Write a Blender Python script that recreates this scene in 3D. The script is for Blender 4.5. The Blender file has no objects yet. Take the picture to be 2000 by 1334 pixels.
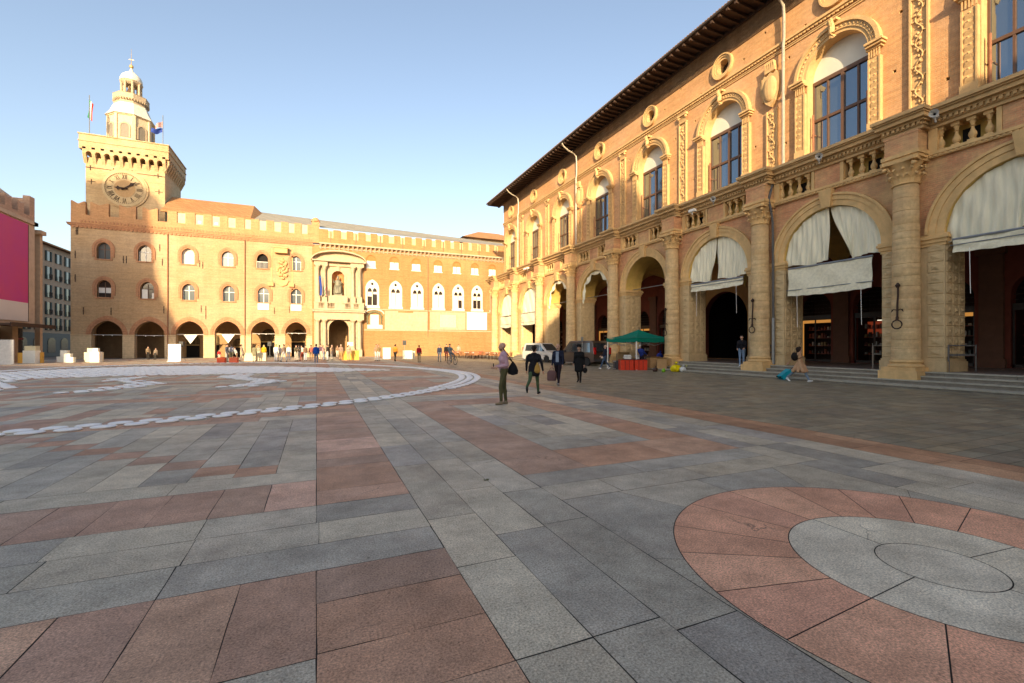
import bpy, bmesh, math, random
import numpy as np
from mathutils import Vector, Matrix
from mathutils.geometry import tessellate_polygon
R = math.radians
rnd = random.Random(11)
scene = bpy.context.scene

# ------------------------------------------------------------------ camera
YAW = -23.4
EYE = 1.6
FPX = 883.0
cam_d = bpy.data.cameras.new('camera')
cam = bpy.data.objects.new('camera', cam_d)
scene.collection.objects.link(cam)
cam.location = (0, 0, EYE)
cam.rotation_euler = (R(90), 0, R(YAW))
cam_d.sensor_width = 36.0
cam_d.lens = FPX / 2000 * 36
cam_d.shift_y = 0.004
cam_d.clip_start = 0.05
cam_d.clip_end = 6000
scene.camera = cam

# ------------------------------------------------------------------ world, sun, exposure
LDIR = Vector((1.0, 2.2, -0.60)).normalized()
sun_el = math.asin(-LDIR.z)
world = bpy.data.worlds.new('World')
scene.world = world
world.use_nodes = True
wn, wl = world.node_tree.nodes, world.node_tree.links
wn.clear()
wo = wn.new('ShaderNodeOutputWorld')
bg = wn.new('ShaderNodeBackground')
sky = wn.new('ShaderNodeTexSky')
sky.sky_type = 'NISHITA'
sky.sun_disc = False
sky.sun_elevation = sun_el
sky.sun_rotation = math.atan2(-LDIR.x, -LDIR.y)
sky.air_density = 1.0
sky.dust_density = 2.2
sky.ozone_density = 1.3
bg.inputs['Strength'].default_value = 0.135
# sky hue correction: the clear-sky colour is mixed with its own grey, slightly warm
bwn = wn.new('ShaderNodeRGBToBW'); wl.new(sky.outputs[0], bwn.inputs[0])
wrm = wn.new('ShaderNodeMix'); wrm.data_type = 'RGBA'; wrm.blend_type = 'MULTIPLY'; wrm.inputs[0].default_value = 1
wl.new(bwn.outputs[0], wrm.inputs[6]); wrm.inputs[7].default_value = (1.15, 1.0, .84, 1)
mxs = wn.new('ShaderNodeMix'); mxs.data_type = 'RGBA'; mxs.inputs[0].default_value = .18
wl.new(sky.outputs[0], mxs.inputs[6]); wl.new(wrm.outputs[2], mxs.inputs[7])
wl.new(mxs.outputs[2], bg.inputs[0])
wl.new(bg.outputs[0], wo.inputs[0])
sun_d = bpy.data.lights.new('sun', 'SUN')
sun_d.energy = 3.7
sun_d.angle = R(0.5)
sun_d.color = (1.0, 0.77, 0.46)
sun = bpy.data.objects.new('sun', sun_d)
scene.collection.objects.link(sun)
sun.rotation_euler = LDIR.to_track_quat('-Z', 'Y').to_euler()
sun.location = (-20, -20, 60)
scene.view_settings.view_transform = 'Standard'
scene.view_settings.look = 'None'
scene.view_settings.gamma = 1
scene.view_settings.exposure = 1.3

# ------------------------------------------------------------------ projection helpers (photo pixel -> point on a real plane)
CY, SY = math.cos(R(-YAW)), math.sin(R(-YAW))
HV = 675.0
def G(u, v, z=0.0):
    D = FPX * (EYE - z) / (v - HV); t = (u - 1000) / FPX; r = t * D
    return (CY * r + SY * D, -SY * r + CY * D, z)
def L(u, v, Y=70.0):
    t = (u - 1000) / FPX; D = Y / (CY - SY * t)
    return D * (CY * t + SY), EYE + (HV - v) * D / FPX
def A(u, v, X=22.2):
    t = (u - 1000) / FPX; D = X / (CY * t + SY)
    return D * (CY - SY * t), EYE + (HV - v) * D / FPX

# ------------------------------------------------------------------ materials
MATS = {}
def _nt(name):
    m = bpy.data.materials.new(name); m.use_nodes = True
    nt = m.node_tree
    return m, nt, nt.nodes, nt.links, nt.nodes['Principled BSDF']
def mix_col(N, K, a, b, fac, mode='MIX'):
    n = N.new('ShaderNodeMix'); n.data_type = 'RGBA'; n.blend_type = mode
    for i, s in ((0, fac), (6, a), (7, b)):
        if isinstance(s, (int, float)): n.inputs[i].default_value = s
        elif isinstance(s, (tuple, list)): n.inputs[i].default_value = (*s[:3], 1)
        else: K.new(s, n.inputs[i])
    return n.outputs[2]
def noise(N, K, vec, scale, detail=4, rough=.6):
    n = N.new('ShaderNodeTexNoise'); n.inputs['Scale'].default_value = scale
    n.inputs['Detail'].default_value = detail; n.inputs['Roughness'].default_value = rough
    if vec is not None: K.new(vec, n.inputs['Vector'])
    return n.outputs['Fac']
def ramp(N, K, f, a, b, ca=(0, 0, 0), cb=(1, 1, 1)):
    n = N.new('ShaderNodeValToRGB'); e = n.color_ramp.elements
    e[0].position = a; e[1].position = b; e[0].color = (*ca, 1); e[1].color = (*cb, 1)
    K.new(f, n.inputs[0]); return n.outputs[0]
def objvec(N, K, scale=(1, 1, 1), swap=False):
    t = N.new('ShaderNodeTexCoord'); v = t.outputs['Object']
    if swap:   # facade plane x,z -> x,y (plus depth so that side faces are mapped too)
        s = N.new('ShaderNodeSeparateXYZ'); K.new(v, s.inputs[0])
        a = N.new('ShaderNodeMath'); a.operation = 'ADD'; K.new(s.outputs[0], a.inputs[0]); K.new(s.outputs[1], a.inputs[1])
        c = N.new('ShaderNodeCombineXYZ'); K.new(a.outputs[0], c.inputs[0]); K.new(s.outputs[2], c.inputs[1]); v = c.outputs[0]
    m = N.new('ShaderNodeMapping'); m.inputs['Scale'].default_value = scale; K.new(v, m.inputs[0])
    return m.outputs[0]
def bump(N, K, b, h, s, d):
    n = N.new('ShaderNodeBump'); n.inputs['Strength'].default_value = s; n.inputs['Distance'].default_value = d
    K.new(h, n.inputs['Height']); K.new(n.outputs[0], b.inputs['Normal'])

def plain(name, col, rough=.7, metal=0.0, var=.12, scale=6, spec=.4, bmp=0):
    if name in MATS: return MATS[name]
    m, nt, N, K, b = _nt(name)
    v = objvec(N, K)
    f = ramp(N, K, noise(N, K, v, scale), .3, .7)
    K.new(mix_col(N, K, [c * (1 - var) for c in col], [min(1, c * (1 + var)) for c in col], f), b.inputs['Base Color'])
    b.inputs['Roughness'].default_value = rough; b.inputs['Metallic'].default_value = metal
    b.inputs['Specular IOR Level'].default_value = spec
    if bmp: bump(N, K, b, noise(N, K, v, scale * 4), bmp, .02)
    MATS[name] = m; return m

def masonry(name, c1, c2, mortar, bw=.28, bh=.075, stain=.35, patch=None, bstr=.35, patch_scale=.25, ms=.012):
    """brick or ashlar wall: tone per brick, soft vertical weathering, blotches of a second colour"""
    if name in MATS: return MATS[name]
    m, nt, N, K, b = _nt(name)
    v = objvec(N, K, swap=True)
    br = N.new('ShaderNodeTexBrick'); K.new(v, br.inputs['Vector'])
    br.inputs['Scale'].default_value = 1.0
    br.inputs['Brick Width'].default_value = bw; br.inputs['Row Height'].default_value = bh
    br.inputs['Mortar Size'].default_value = ms; br.inputs['Mortar Smooth'].default_value = .4
    br.inputs['Color1'].default_value = (*c1, 1); br.inputs['Color2'].default_value = (*c2, 1); br.inputs['Mortar'].default_value = (*mortar, 1)
    col = br.outputs['Color']
    big = noise(N, K, v, patch_scale, 6, .65)
    if patch: col = mix_col(N, K, col, patch, ramp(N, K, big, .45, .62))
    strk = N.new('ShaderNodeMapping'); strk.inputs['Scale'].default_value = (1.6, .16, 1); K.new(v, strk.inputs[0])
    s1 = ramp(N, K, noise(N, K, strk.outputs[0], 1.0, 5), .42, .72)
    col = mix_col(N, K, col, [c * .62 for c in c1], mix_scalar(N, K, s1, stain))
    rows = N.new('ShaderNodeMapping'); rows.inputs['Scale'].default_value = (.35, 3.2, 1); K.new(v, rows.inputs[0])
    r1 = ramp(N, K, noise(N, K, rows.outputs[0], 1.4, 5, .7), .3, .75, (.80, .80, .80), (1.14, 1.12, 1.08))
    col = mix_col(N, K, col, r1, 1.0, 'MULTIPLY')
    fine = ramp(N, K, noise(N, K, v, 5, 6, .75), .3, .72, (.78, .77, .75), (1.13, 1.13, 1.12))
    col = mix_col(N, K, col, fine, 1.0, 'MULTIPLY')
    K.new(col, b.inputs['Base Color']); b.inputs['Roughness'].default_value = .88
    b.inputs['Specular IOR Level'].default_value = .25
    ad = N.new('ShaderNodeMath'); ad.operation = 'ADD'
    K.new(noise(N, K, v, 14, 5, .7), ad.inputs[0])
    inv = N.new('ShaderNodeMath'); inv.operation = 'MULTIPLY'; inv.inputs[1].default_value = -1.2; K.new(br.outputs['Fac'], inv.inputs[0])
    K.new(inv.outputs[0], ad.inputs[1])
    bump(N, K, b, ad.outputs[0], bstr, .02)
    MATS[name] = m; return m
def mix_scalar(N, K, s, k):
    n = N.new('ShaderNodeMath'); n.operation = 'MULTIPLY'; n.inputs[1].default_value = k; K.new(s, n.inputs[0]); return n.outputs[0]

def stone(name, c, dark=.6, scale=1.2, stain=.5, bstr=.5, rough=.85):
    if name in MATS: return MATS[name]
    m, nt, N, K, b = _nt(name)
    v = objvec(N, K)
    col = mix_col(N, K, [x * .86 for x in c], [min(1, x * 1.12) for x in c], ramp(N, K, noise(N, K, v, scale * 3, 5), .3, .7))
    ms = N.new('ShaderNodeMapping'); ms.inputs['Scale'].default_value = (1, 1, .25); K.new(v, ms.inputs[0])
    col = mix_col(N, K, col, [x * dark for x in c], mix_scalar(N, K, ramp(N, K, noise(N, K, ms.outputs[0], scale, 6, .7), .45, .75), stain))
    K.new(col, b.inputs['Base Color']); b.inputs['Roughness'].default_value = rough
    b.inputs['Specular IOR Level'].default_value = .3
    bump(N, K, b, noise(N, K, v, scale * 12, 6, .7), bstr, .02)
    MATS[name] = m; return m

def granite(name, base, speck=.5, rough=.62):
    """pavement slab: tone comes from the per-slab colour attribute, speckle and grime from noise"""
    m, nt, N, K, b = _nt(name)
    at = N.new('ShaderNodeAttribute'); at.attribute_name = 'tone'
    v = objvec(N, K)
    col = mix_col(N, K, at.outputs['Color'], base, 0.0)
    sp = ramp(N, K, noise(N, K, v, 75, 4, .75), .34, .66, (1 - speck,) * 3, (1 + speck,) * 3)
    col = mix_col(N, K, col, sp, 1.0, 'MULTIPLY')
    sp2 = ramp(N, K, noise(N, K, v, 24, 4, .7), .58, .72, (1, 1, 1), (.66, .64, .62))
    col = mix_col(N, K, col, sp2, 1.0, 'MULTIPLY')
    md = ramp(N, K, noise(N, K, v, 2.6, 6, .7), .3, .75, (.80, .79, .78), (1.14, 1.14, 1.14))
    col = mix_col(N, K, col, md, 1.0, 'MULTIPLY')
    pit = N.new('ShaderNodeTexVoronoi'); pit.inputs['Scale'].default_value = 21; K.new(v, pit.inputs['Vector'])
    col = mix_col(N, K, col, ramp(N, K, pit.outputs['Distance'], .07, .13, (.50, .49, .48), (1, 1, 1)), 1.0, 'MULTIPLY')
    gum = N.new('ShaderNodeTexVoronoi'); gum.inputs['Scale'].default_value = 3.1; K.new(v, gum.inputs['Vector'])
    gum.inputs['Randomness'].default_value = 1
    col = mix_col(N, K, col, ramp(N, K, gum.outputs['Distance'], .028, .045, (.66, .65, .65), (1, 1, 1)), 1.0, 'MULTIPLY')
    # hairline cracks, wear blotches and streaky dirt across the slabs
    wv = N.new('ShaderNodeTexNoise'); wv.inputs['Scale'].default_value = 2.2; wv.inputs['Detail'].default_value = 5; K.new(v, wv.inputs['Vector'])
    av = N.new('ShaderNodeVectorMath'); av.operation = 'MULTIPLY_ADD'; av.inputs[1].default_value = (.5, .5, .5); K.new(wv.outputs['Color'], av.inputs[0]); K.new(v, av.inputs[2])
    ck_ = N.new('ShaderNodeTexVoronoi'); ck_.feature = 'DISTANCE_TO_EDGE'; ck_.inputs['Scale'].default_value = .62; K.new(av.outputs[0], ck_.inputs['Vector'])
    line = ramp(N, K, ck_.outputs['Distance'], .0015, .0035, (1, 1, 1), (0, 0, 0))
    mk = ramp(N, K, noise(N, K, v, .55, 3), .585, .62)
    pr = N.new('ShaderNodeMath'); pr.operation = 'MULTIPLY'; K.new(line, pr.inputs[0]); K.new(mk, pr.inputs[1])
    col = mix_col(N, K, col, (.05, .045, .04), mix_scalar(N, K, pr.outputs[0], .75))
    bl = ramp(N, K, noise(N, K, v, 1.1, 8, .8), .34, .66, (.68, .67, .66), (1.2, 1.19, 1.17))
    col = mix_col(N, K, col, bl, 1.0, 'MULTIPLY')
    K.new(col, b.inputs['Base Color'])
    rr = ramp(N, K, noise(N, K, v, 1.7, 4), .3, .7, (rough - .12,) * 3, (rough + .14,) * 3)
    K.new(rr, b.inputs['Roughness'])
    b.inputs['Specular IOR Level'].default_value = .35
    bump(N, K, b, noise(N, K, v, 90, 4, .7), .22, .01)
    MATS[name] = m; return m

def glass(name, col=(.02, .03, .045), rough=.06, spec=1.0):
    if name in MATS: return MATS[name]
    m, nt, N, K, b = _nt(name)
    b.inputs['Base Color'].default_value = (*col, 1); b.inputs['Roughness'].default_value = rough
    b.inputs['Specular IOR Level'].default_value = spec; b.inputs['IOR'].default_value = 1.6
    bump(N, K, b, noise(N, K, objvec(N, K), .8, 2), .06, .05)
    MATS[name] = m; return m
def mirror_glass(name, col):
    m, nt, N, K, b = _nt(name)
    b.inputs['Base Color'].default_value = (*col, 1); b.inputs['Metallic'].default_value = .9; b.inputs['Roughness'].default_value = .05
    bump(N, K, b, noise(N, K, objvec(N, K), .7, 2), .05, .05)
    MATS[name] = m; return m
def lit(name, col, strength):
    if name in MATS: return MATS[name]
    m, nt, N, K, b = _nt(name)
    b.inputs['Base Color'].default_value = (*[c * .5 for c in col], 1)
    b.inputs['Emission Color'].default_value = (*col, 1); b.inputs['Emission Strength'].default_value = strength
    MATS[name] = m; return m
def cloth(name, col, rough=.9, fold=0, trans=0):
    if name in MATS: return MATS[name]
    m, nt, N, K, b = _nt(name)
    v = objvec(N, K, (1, 1, .15) if fold else (1, 1, 1))
    f = ramp(N, K, noise(N, K, v, 5 if fold else 9, 4), .3, .7)
    K.new(mix_col(N, K, [c * .86 for c in col], [min(1, c * 1.08) for c in col], f), b.inputs['Base Color'])
    b.inputs['Roughness'].default_value = rough; b.inputs['Specular IOR Level'].default_value = .2
    if fold: bump(N, K, b, noise(N, K, v, 7, 3), .5, .06)
    MATS[name] = m; return m
def carpaint(name, col):
    if name in MATS: return MATS[name]
    m, nt, N, K, b = _nt(name)
    b.inputs['Base Color'].default_value = (*col, 1); b.inputs['Roughness'].default_value = .28
    b.inputs['Coat Weight'].default_value = .7; b.inputs['Coat Roughness'].default_value = .08
    MATS[name] = m; return m

# ------------------------------------------------------------------ objects
def boxes(name, mat, parent, lst):
    """one part object per entry; an entry is one box tuple or a list of them"""
    res = []
    for e in lst:
        mb = MB()
        for b in ([e] if isinstance(e, tuple) else e): mb.box(*b)
        res.append(mb.build(name, mat, parent))
    return res
COL = scene.collection
def tag(o, label=None, cat=None, group=None, kind=None):
    if label: o['label'] = label
    if cat: o['category'] = cat
    if group: o['group'] = group
    if kind: o['kind'] = kind
    return o
def empty(name, loc=(0, 0, 0), rz=0.0, parent=None):
    o = bpy.data.objects.new(name, None); COL.objects.link(o)
    o.location = loc; o.rotation_euler = (0, 0, rz); o.empty_display_size = .3
    if parent: o.parent = parent
    return o
def dup(o, parent=None, loc=None, rz=None):
    c = o.copy(); COL.objects.link(c)
    if parent is not None: c.parent = parent
    if loc is not None: c.location = loc
    if rz is not None: c.rotation_euler = (0, 0, rz)
    for ch in list(o.children): dup(ch, c)
    return c

def arc_pts(cx, zs, w, kind='round', n=20, h=None):
    """arch outline from left springing over the crown to right springing"""
    hw = w / 2
    if kind == 'round':
        hh = hw if h is None else h
        return [(cx - hw * math.cos(math.pi * i / n), zs + hh * math.sin(math.pi * i / n)) for i in range(n + 1)]
    rr = w * (.60 if h is None else h)       # pointed arch: two arcs of radius rr
    a_end = math.acos((hw - rr) / rr * -1) if False else math.acos(max(-1, min(1, (rr - hw) / rr)))
    left = []
    k = n // 2
    for i in range(k + 1):
        a = math.pi - (math.pi - (math.pi - a_end)) * i / k
        left.append((cx - hw + rr + rr * math.cos(a), zs + rr * math.sin(a)))
    right = [(2 * cx - x, z) for x, z in reversed(left[:-1])]
    return left + right

class MB:
    """collects faces in facade space (x right, y into the wall, z up)"""
    def __init__(s): s.v = []; s.f = []; s.m = []
    def add(s, vs, fs, m=0):
        o = len(s.v); s.v += [tuple(p) for p in vs]
        for f in fs: s.f.append([i + o for i in f]); s.m.append(m)
    def box(s, x0, x1, y0, y1, z0, z1, m=0):
        vs = [(x0, y0, z0), (x1, y0, z0), (x1, y1, z0), (x0, y1, z0), (x0, y0, z1), (x1, y0, z1), (x1, y1, z1), (x0, y1, z1)]
        s.add(vs, [(0, 3, 2, 1), (4, 5, 6, 7), (0, 1, 5, 4), (1, 2, 6, 5), (2, 3, 7, 6), (3, 0, 4, 7)], m)
    def obox(s, c, d, rz=0, m=0, tilt=0, tiltx=0):
        M = Matrix.Rotation(rz, 3, 'Z') @ Matrix.Rotation(tilt, 3, 'Y') @ Matrix.Rotation(tiltx, 3, 'X')
        vs = [Vector(c) + M @ Vector((sx * d[0] / 2, sy * d[1] / 2, sz * d[2] / 2)) for sx, sy, sz in
              ((-1, -1, -1), (1, -1, -1), (1, 1, -1), (-1, 1, -1), (-1, -1, 1), (1, -1, 1), (1, 1, 1), (-1, 1, 1))]
        s.add(vs, [(0, 3, 2, 1), (4, 5, 6, 7), (0, 1, 5, 4), (1, 2, 6, 5), (2, 3, 7, 6), (3, 0, 4, 7)], m)
    def wall(s, outline, holes, y0, y1, m=0, mr=None, back=True, rim=True):
        """plate in the xz plane with holes, front at y0, back at y1; hole sides get material mr"""
        mr = m if mr is None else mr
        loops = [outline] + list(holes)
        tri = tessellate_polygon([[Vector((x, z, 0)) for x, z in lp] for lp in loops])
        flat = [p for lp in loops for p in lp]
        s.add([(x, y0, z) for x, z in flat], tri, m)
        if back: s.add([(x, y1, z) for x, z in flat], [t[::-1] for t in tri], m)
        for k, lp in enumerate(loops):
            if k == 0 and not rim: continue
            n = len(lp)
            vs = [(x, y0, z) for x, z in lp] + [(x, y1, z) for x, z in lp]
            s.add(vs, [(i, (i + 1) % n, n + (i + 1) % n, n + i) for i in range(n)], m if k == 0 else mr)
    def extr(s, pts, y0, y1, m=0): s.wall(pts, [], y0, y1, m)
    def band(s, inner, outer, y0, y1, m=0):
        """ring strip between two polylines with equal counts (arch mouldings)"""
        n = len(inner)
        vs = [(x, y0, z) for x, z in inner] + [(x, y0, z) for x, z in outer] + [(x, y1, z) for x, z in inner] + [(x, y1, z) for x, z in outer]
        fs = []
        for i in range(n - 1):
            fs += [(i, i + 1, n + i + 1, n + i), (2 * n + i, 3 * n + i, 3 * n + i + 1, 2 * n + i + 1),
                   (i, 2 * n + i, 2 * n + i + 1, i + 1), (n + i, n + i + 1, 3 * n + i + 1, 3 * n + i)]
        fs += [(0, n, 3 * n, 2 * n), (n - 1, 3 * n - 1, 4 * n - 1, 2 * n - 1)]
        s.add(vs, fs, m)
    def lathe(s, prof, c=(0, 0, 0), n=20, m=0, sx=1, sy=1, a0=0, a1=2 * math.pi):
        full = abs(a1 - a0 - 2 * math.pi) < 1e-6
        k = n if full else n + 1
        vs = []
        for r, z in prof:
            for i in range(k):
                a = a0 + (a1 - a0) * i / n
                vs.append((c[0] + sx * r * math.cos(a), c[1] + sy * r * math.sin(a), c[2] + z))
        fs = []
        for j in range(len(prof) - 1):
            for i in range(n):
                i2 = (i + 1) % k
                fs.append((j * k + i, j * k + i2, (j + 1) * k + i2, (j + 1) * k + i))
        s.add(vs, fs, m)
        if full:
            if prof[0][0] > 1e-4: s.add(vs[:k], [tuple(range(k))[::-1]], m)
            if prof[-1][0] > 1e-4: s.add(vs[-k:], [tuple(range(k))], m)
    def tube(s, path, r, n=8, m=0, r1=None):
        path = [Vector(p) for p in path]; rings = []
        r1 = r if r1 is None else r1
        for i, p in enumerate(path):
            d = (path[min(i + 1, len(path) - 1)] - path[max(i - 1, 0)]).normalized()
            up = Vector((0, 0, 1)) if abs(d.z) < .9 else Vector((1, 0, 0))
            a = d.cross(up).normalized(); b2 = d.cross(a)
            rr = r + (r1 - r) * i / max(1, len(path) - 1)
            rings.append([p + rr * (math.cos(2 * math.pi * k / n) * a + math.sin(2 * math.pi * k / n) * b2) for k in range(n)])
        vs = [p for rg in rings for p in rg]
        fs = [(j * n + i, j * n + (i + 1) % n, (j + 1) * n + (i + 1) % n, (j + 1) * n + i) for j in range(len(path) - 1) for i in range(n)]
        fs += [tuple(range(n))[::-1], tuple(range((len(path) - 1) * n, len(path) * n))]
        s.add(vs, fs, m)
    def ball(s, c, r, m=0, n=10, sz=1.0, sx=1.0, sy=1.0):
        prof = [(r * math.sin(math.pi * i / n) + 1e-5, -r * sz * math.cos(math.pi * i / n)) for i in range(n + 1)]
        s.lathe(prof, c, n + 2, m, sx, sy)
    def grid(s, fn, nu, nv, m=0):
        vs = [fn(i / nu, j / nv) for j in range(nv + 1) for i in range(nu + 1)]
        fs = [(j * (nu + 1) + i, j * (nu + 1) + i + 1, (j + 1) * (nu + 1) + i + 1, (j + 1) * (nu + 1) + i) for j in range(nv) for i in range(nu)]
        s.add(vs, fs, m)
    def build(s, name, mats, parent=None, loc=None, rz=0.0, smooth=False, normals=True, tone=None):
        me = bpy.data.meshes.new(name)
        me.from_pydata(s.v, [], s.f)
        mats = mats if isinstance(mats, (list, tuple)) else [mats]
        for mt in mats: me.materials.append(mt)
        if len(mats) > 1: me.polygons.foreach_set('material_index', s.m)
        if tone is not None:
            ca = me.color_attributes.new('tone', 'FLOAT_COLOR', 'CORNER')
            arr = np.empty((len(me.loops), 4), np.float32); arr[:, 3] = 1
            tot = np.array([len(f) for f in s.f]); arr[:, :3] = np.repeat(np.array(tone, np.float32), tot, axis=0)
            ca.data.foreach_set('color', arr.ravel())
        if normals:
            bm = bmesh.new(); bm.from_mesh(me); bmesh.ops.recalc_face_normals(bm, faces=bm.faces); bm.to_mesh(me); bm.free()
        if smooth:
            me.polygons.foreach_set('use_smooth', [True] * len(me.polygons))
            if smooth != 'all':
                try: me.set_sharp_from_angle(angle=R(40))
                except Exception: pass
        me.update()
        o = bpy.data.objects.new(name, me); COL.objects.link(o)
        if parent: o.parent = parent
        if loc is not None: o.location = loc
        if rz: o.rotation_euler = (0, 0, rz)
        return o
# ------------------------------------------------------------------ palette
M_BRICK_L = masonry('ochre_brick', (0.478, 0.301, 0.157), (0.526, 0.339, 0.183), (0.495, 0.352, 0.219), .30, .085, .25, (0.558, 0.390, 0.242), .25, .12)
M_BRICK_LR = masonry('orange_brick', (0.403, 0.192, 0.071), (0.446, 0.231, 0.092), (0.403, 0.239, 0.121), .30, .085, .25, (0.460, 0.265, 0.121), .25, .1)
M_TRIM_L = masonry('terracotta_trim', (0.481, 0.222, 0.114), (0.530, 0.265, 0.143), (0.464, 0.271, 0.171), .09, .25, .3, None, .3)
M_MERLON = masonry('merlon_brick', (0.513, 0.259, 0.122), (0.572, 0.311, 0.150), (0.513, 0.318, 0.186), .30, .085, .35, None, .35)
M_BRICK_T = masonry('tower_brick', (0.468, 0.310, 0.165), (0.516, 0.351, 0.193), (0.532, 0.400, 0.247), .30, .085, .25, (0.612, 0.449, 0.271), .25, .14)
M_BRICK_R = masonry('warm_brick', (0.575, 0.289, 0.125), (0.629, 0.345, 0.158), (0.575, 0.376, 0.207), .30, .08, .2, (0.647, 0.385, 0.221), .45, .22)
M_BRICK_P = masonry('pink_brick', (0.625, 0.276, 0.144), (0.725, 0.356, 0.189), (0.650, 0.425, 0.243), .30, .08, .3, (0.700, 0.460, 0.234), .6, .4)
M_BLOCK = masonry('sandstone_blocks', (0.676, 0.464, 0.214), (0.767, 0.534, 0.251), (0.286, 0.190, 0.093), .9, .42, .5, (0.520, 0.369, 0.186), .6, .3, .016)
M_STONE = stone('sandstone', (0.691, 0.456, 0.206), .55, 1.1, .55)
M_STONE_UP = stone('pale_sandstone', (0.567, 0.368, 0.171), .6, 1.1, .4)
M_LIME = stone('limestone', (0.479, 0.374, 0.254), .65, 1.0, .4)
M_WHITE_ST = stone('white_stone', (.74, .68, .58), .75, 1.2, .3)
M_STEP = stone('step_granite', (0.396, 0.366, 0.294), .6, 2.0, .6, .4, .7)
M_PLASTER_Y = stone('yellow_plaster', (.62, .42, .12), .7, .7, .4, .2)
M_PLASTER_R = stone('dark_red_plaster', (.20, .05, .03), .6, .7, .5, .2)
M_PLASTER_O = stone('ochre_plaster', (.42, .22, .08), .6, .7, .5, .2)
M_PLASTER_G = stone('tan_plaster', (0.506, 0.380, 0.276), .7, .5, .4, .2)
M_PALE_W = stone('pale_infill', (0.624, 0.502, 0.317), .8, .6, .35, .2)
M_LEAD = stone('pale_lead', (.66, .62, .52), .75, .8, .3, .2, .5)
M_TILE = masonry('clay_tiles', (0.425, 0.210, 0.091), (0.493, 0.280, 0.130), (0.212, 0.110, 0.065), .22, .45, .3, None, .7)
M_ZINC = masonry('grey_sheet_roof', (.30, .28, .24), (.34, .32, .28), (.2, .18, .15), .5, 3.0, .3, None, .3)
M_DARKWOOD = plain('dark_eaves_wood', (.055, .03, .02), .8)
M_IRON = plain('rusty_iron', (.05, .028, .02), .7, .3)
M_STEEL = plain('grey_steel', (.30, .31, .32), .4, .7)
M_PIPE = plain('zinc_pipe', (.40, .35, .28), .5, .3)
M_COPPER = plain('copper_pipe', (.30, .13, .07), .5, .4)
M_FRAME = plain('brown_frame', (.12, .065, .04), .5)
M_WHITEP = plain('white_paint', (.78, .76, .72), .5, 0, .05)
M_LUNET = plain('cream_board', (.62, .60, .52), .6, 0, .08, 1)
M_GLASS = mirror_glass('window_glass', (.23, .28, .33))
M_GLASS_D = glass('dark_glass', (.03, .022, .02), .15, .6)
M_BLACK = plain('black_void', (.012, .01, .009), .9)
M_CREAM = cloth('cream_canvas', (0.835, 0.780, 0.593), .9, 1)
M_CREAM2 = cloth('cream_apron', (0.803, 0.749, 0.565), .9)
M_MORTAR = plain('dark_mortar', (.035, .032, .028), .95)

# ------------------------------------------------------------------ ground
mb = MB(); mb.add([(-1500, -1500, -.03), (1500, -1500, -.03), (1500, 1500, -.03), (-1500, 1500, -.03)], [(0, 1, 2, 3)])
tag(mb.build('ground', stone('far_ground', (.20, .17, .15), .7, .2)), kind='structure')
mb = MB(); mb.add([(-45, -30, -.006), (20.4, -30, -.006), (20.4, 70.2, -.006), (-45, 70.2, -.006)], [(0, 1, 2, 3)])
tag(mb.build('mortar_bed', M_MORTAR), kind='structure')

GREY = [(0.490, 0.436, 0.341), (0.427, 0.390, 0.313), (0.533, 0.469, 0.354), (0.397, 0.365, 0.302), (0.471, 0.413, 0.313), (0.564, 0.488, 0.362), (0.376, 0.344, 0.296)]
RED = [(0.492, 0.293, 0.198), (0.453, 0.274, 0.191), (0.527, 0.322, 0.211), (0.412, 0.264, 0.186), (0.502, 0.284, 0.178)]
PINK = [(0.725, 0.447, 0.323)]
class Slabs:
    def __init__(s): s.mb = MB(); s.tone = []
    def quad(s, pts, col):
        s.mb.add([(x, y, 0.0) for x, y in pts], [tuple(range(len(pts)))]); s.tone.append(col)
    def slab(s, x0, x1, y0, y1, pal):
        g = rnd.uniform(.002, .0045); j = lambda: rnd.uniform(-.009, .009)
        c = rnd.choice(pal); k = rnd.uniform(.88, 1.12); c = tuple(v * k for v in c)
        # edges broken into short pieces so the joints wander slightly
        def edge(a, b):
            n = max(1, int(math.dist(a, b) / .2)); out = []
            for i in range(n):
                t = i / n; out.append((a[0] + (b[0] - a[0]) * t + j() * .3, a[1] + (b[1] - a[1]) * t + j() * .3))
            return out
        P = [(x0 + g, y0 + g), (x1 - g, y0 + g), (x1 - g, y1 - g), (x0 + g, y1 - g)]
        big = (x1 < 8 and y0 < 14 and x0 > -12)
        s.quad(edge(P[0], P[1]) + edge(P[1], P[2]) + edge(P[2], P[3]) + edge(P[3], P[0]) if big else P, c)
    def rows_x(s, x0, x1, ys, pal, lo=.8, hi=1.7, first=None):
        """courses running along x: each course cut into slabs of random length"""
        for a, b in zip(ys, ys[1:]):
            x = x1
            while x > x0 + .05:
                l = rnd.uniform(lo, hi); nx = x - l
                if nx < x0 + lo * .5: nx = x0
                s.slab(nx, x, a, b, pal); x = nx
    def rows_y(s, xs, y0, y1, pal, lo=.8, hi=1.7):
        for a, b in zip(xs, xs[1:]):
            y = y0
            while y < y1 - .05:
                ny = y + rnd.uniform(lo, hi)
                if ny > y1 - lo * .5: ny = y1
                s.slab(a, b, y, ny, pal); y = ny
def fr(a, b, st):
    n = max(1, round((b - a) / st)); return [a + (b - a) * i / n for i in range(n + 1)]
S = Slabs()
W = .465
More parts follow.
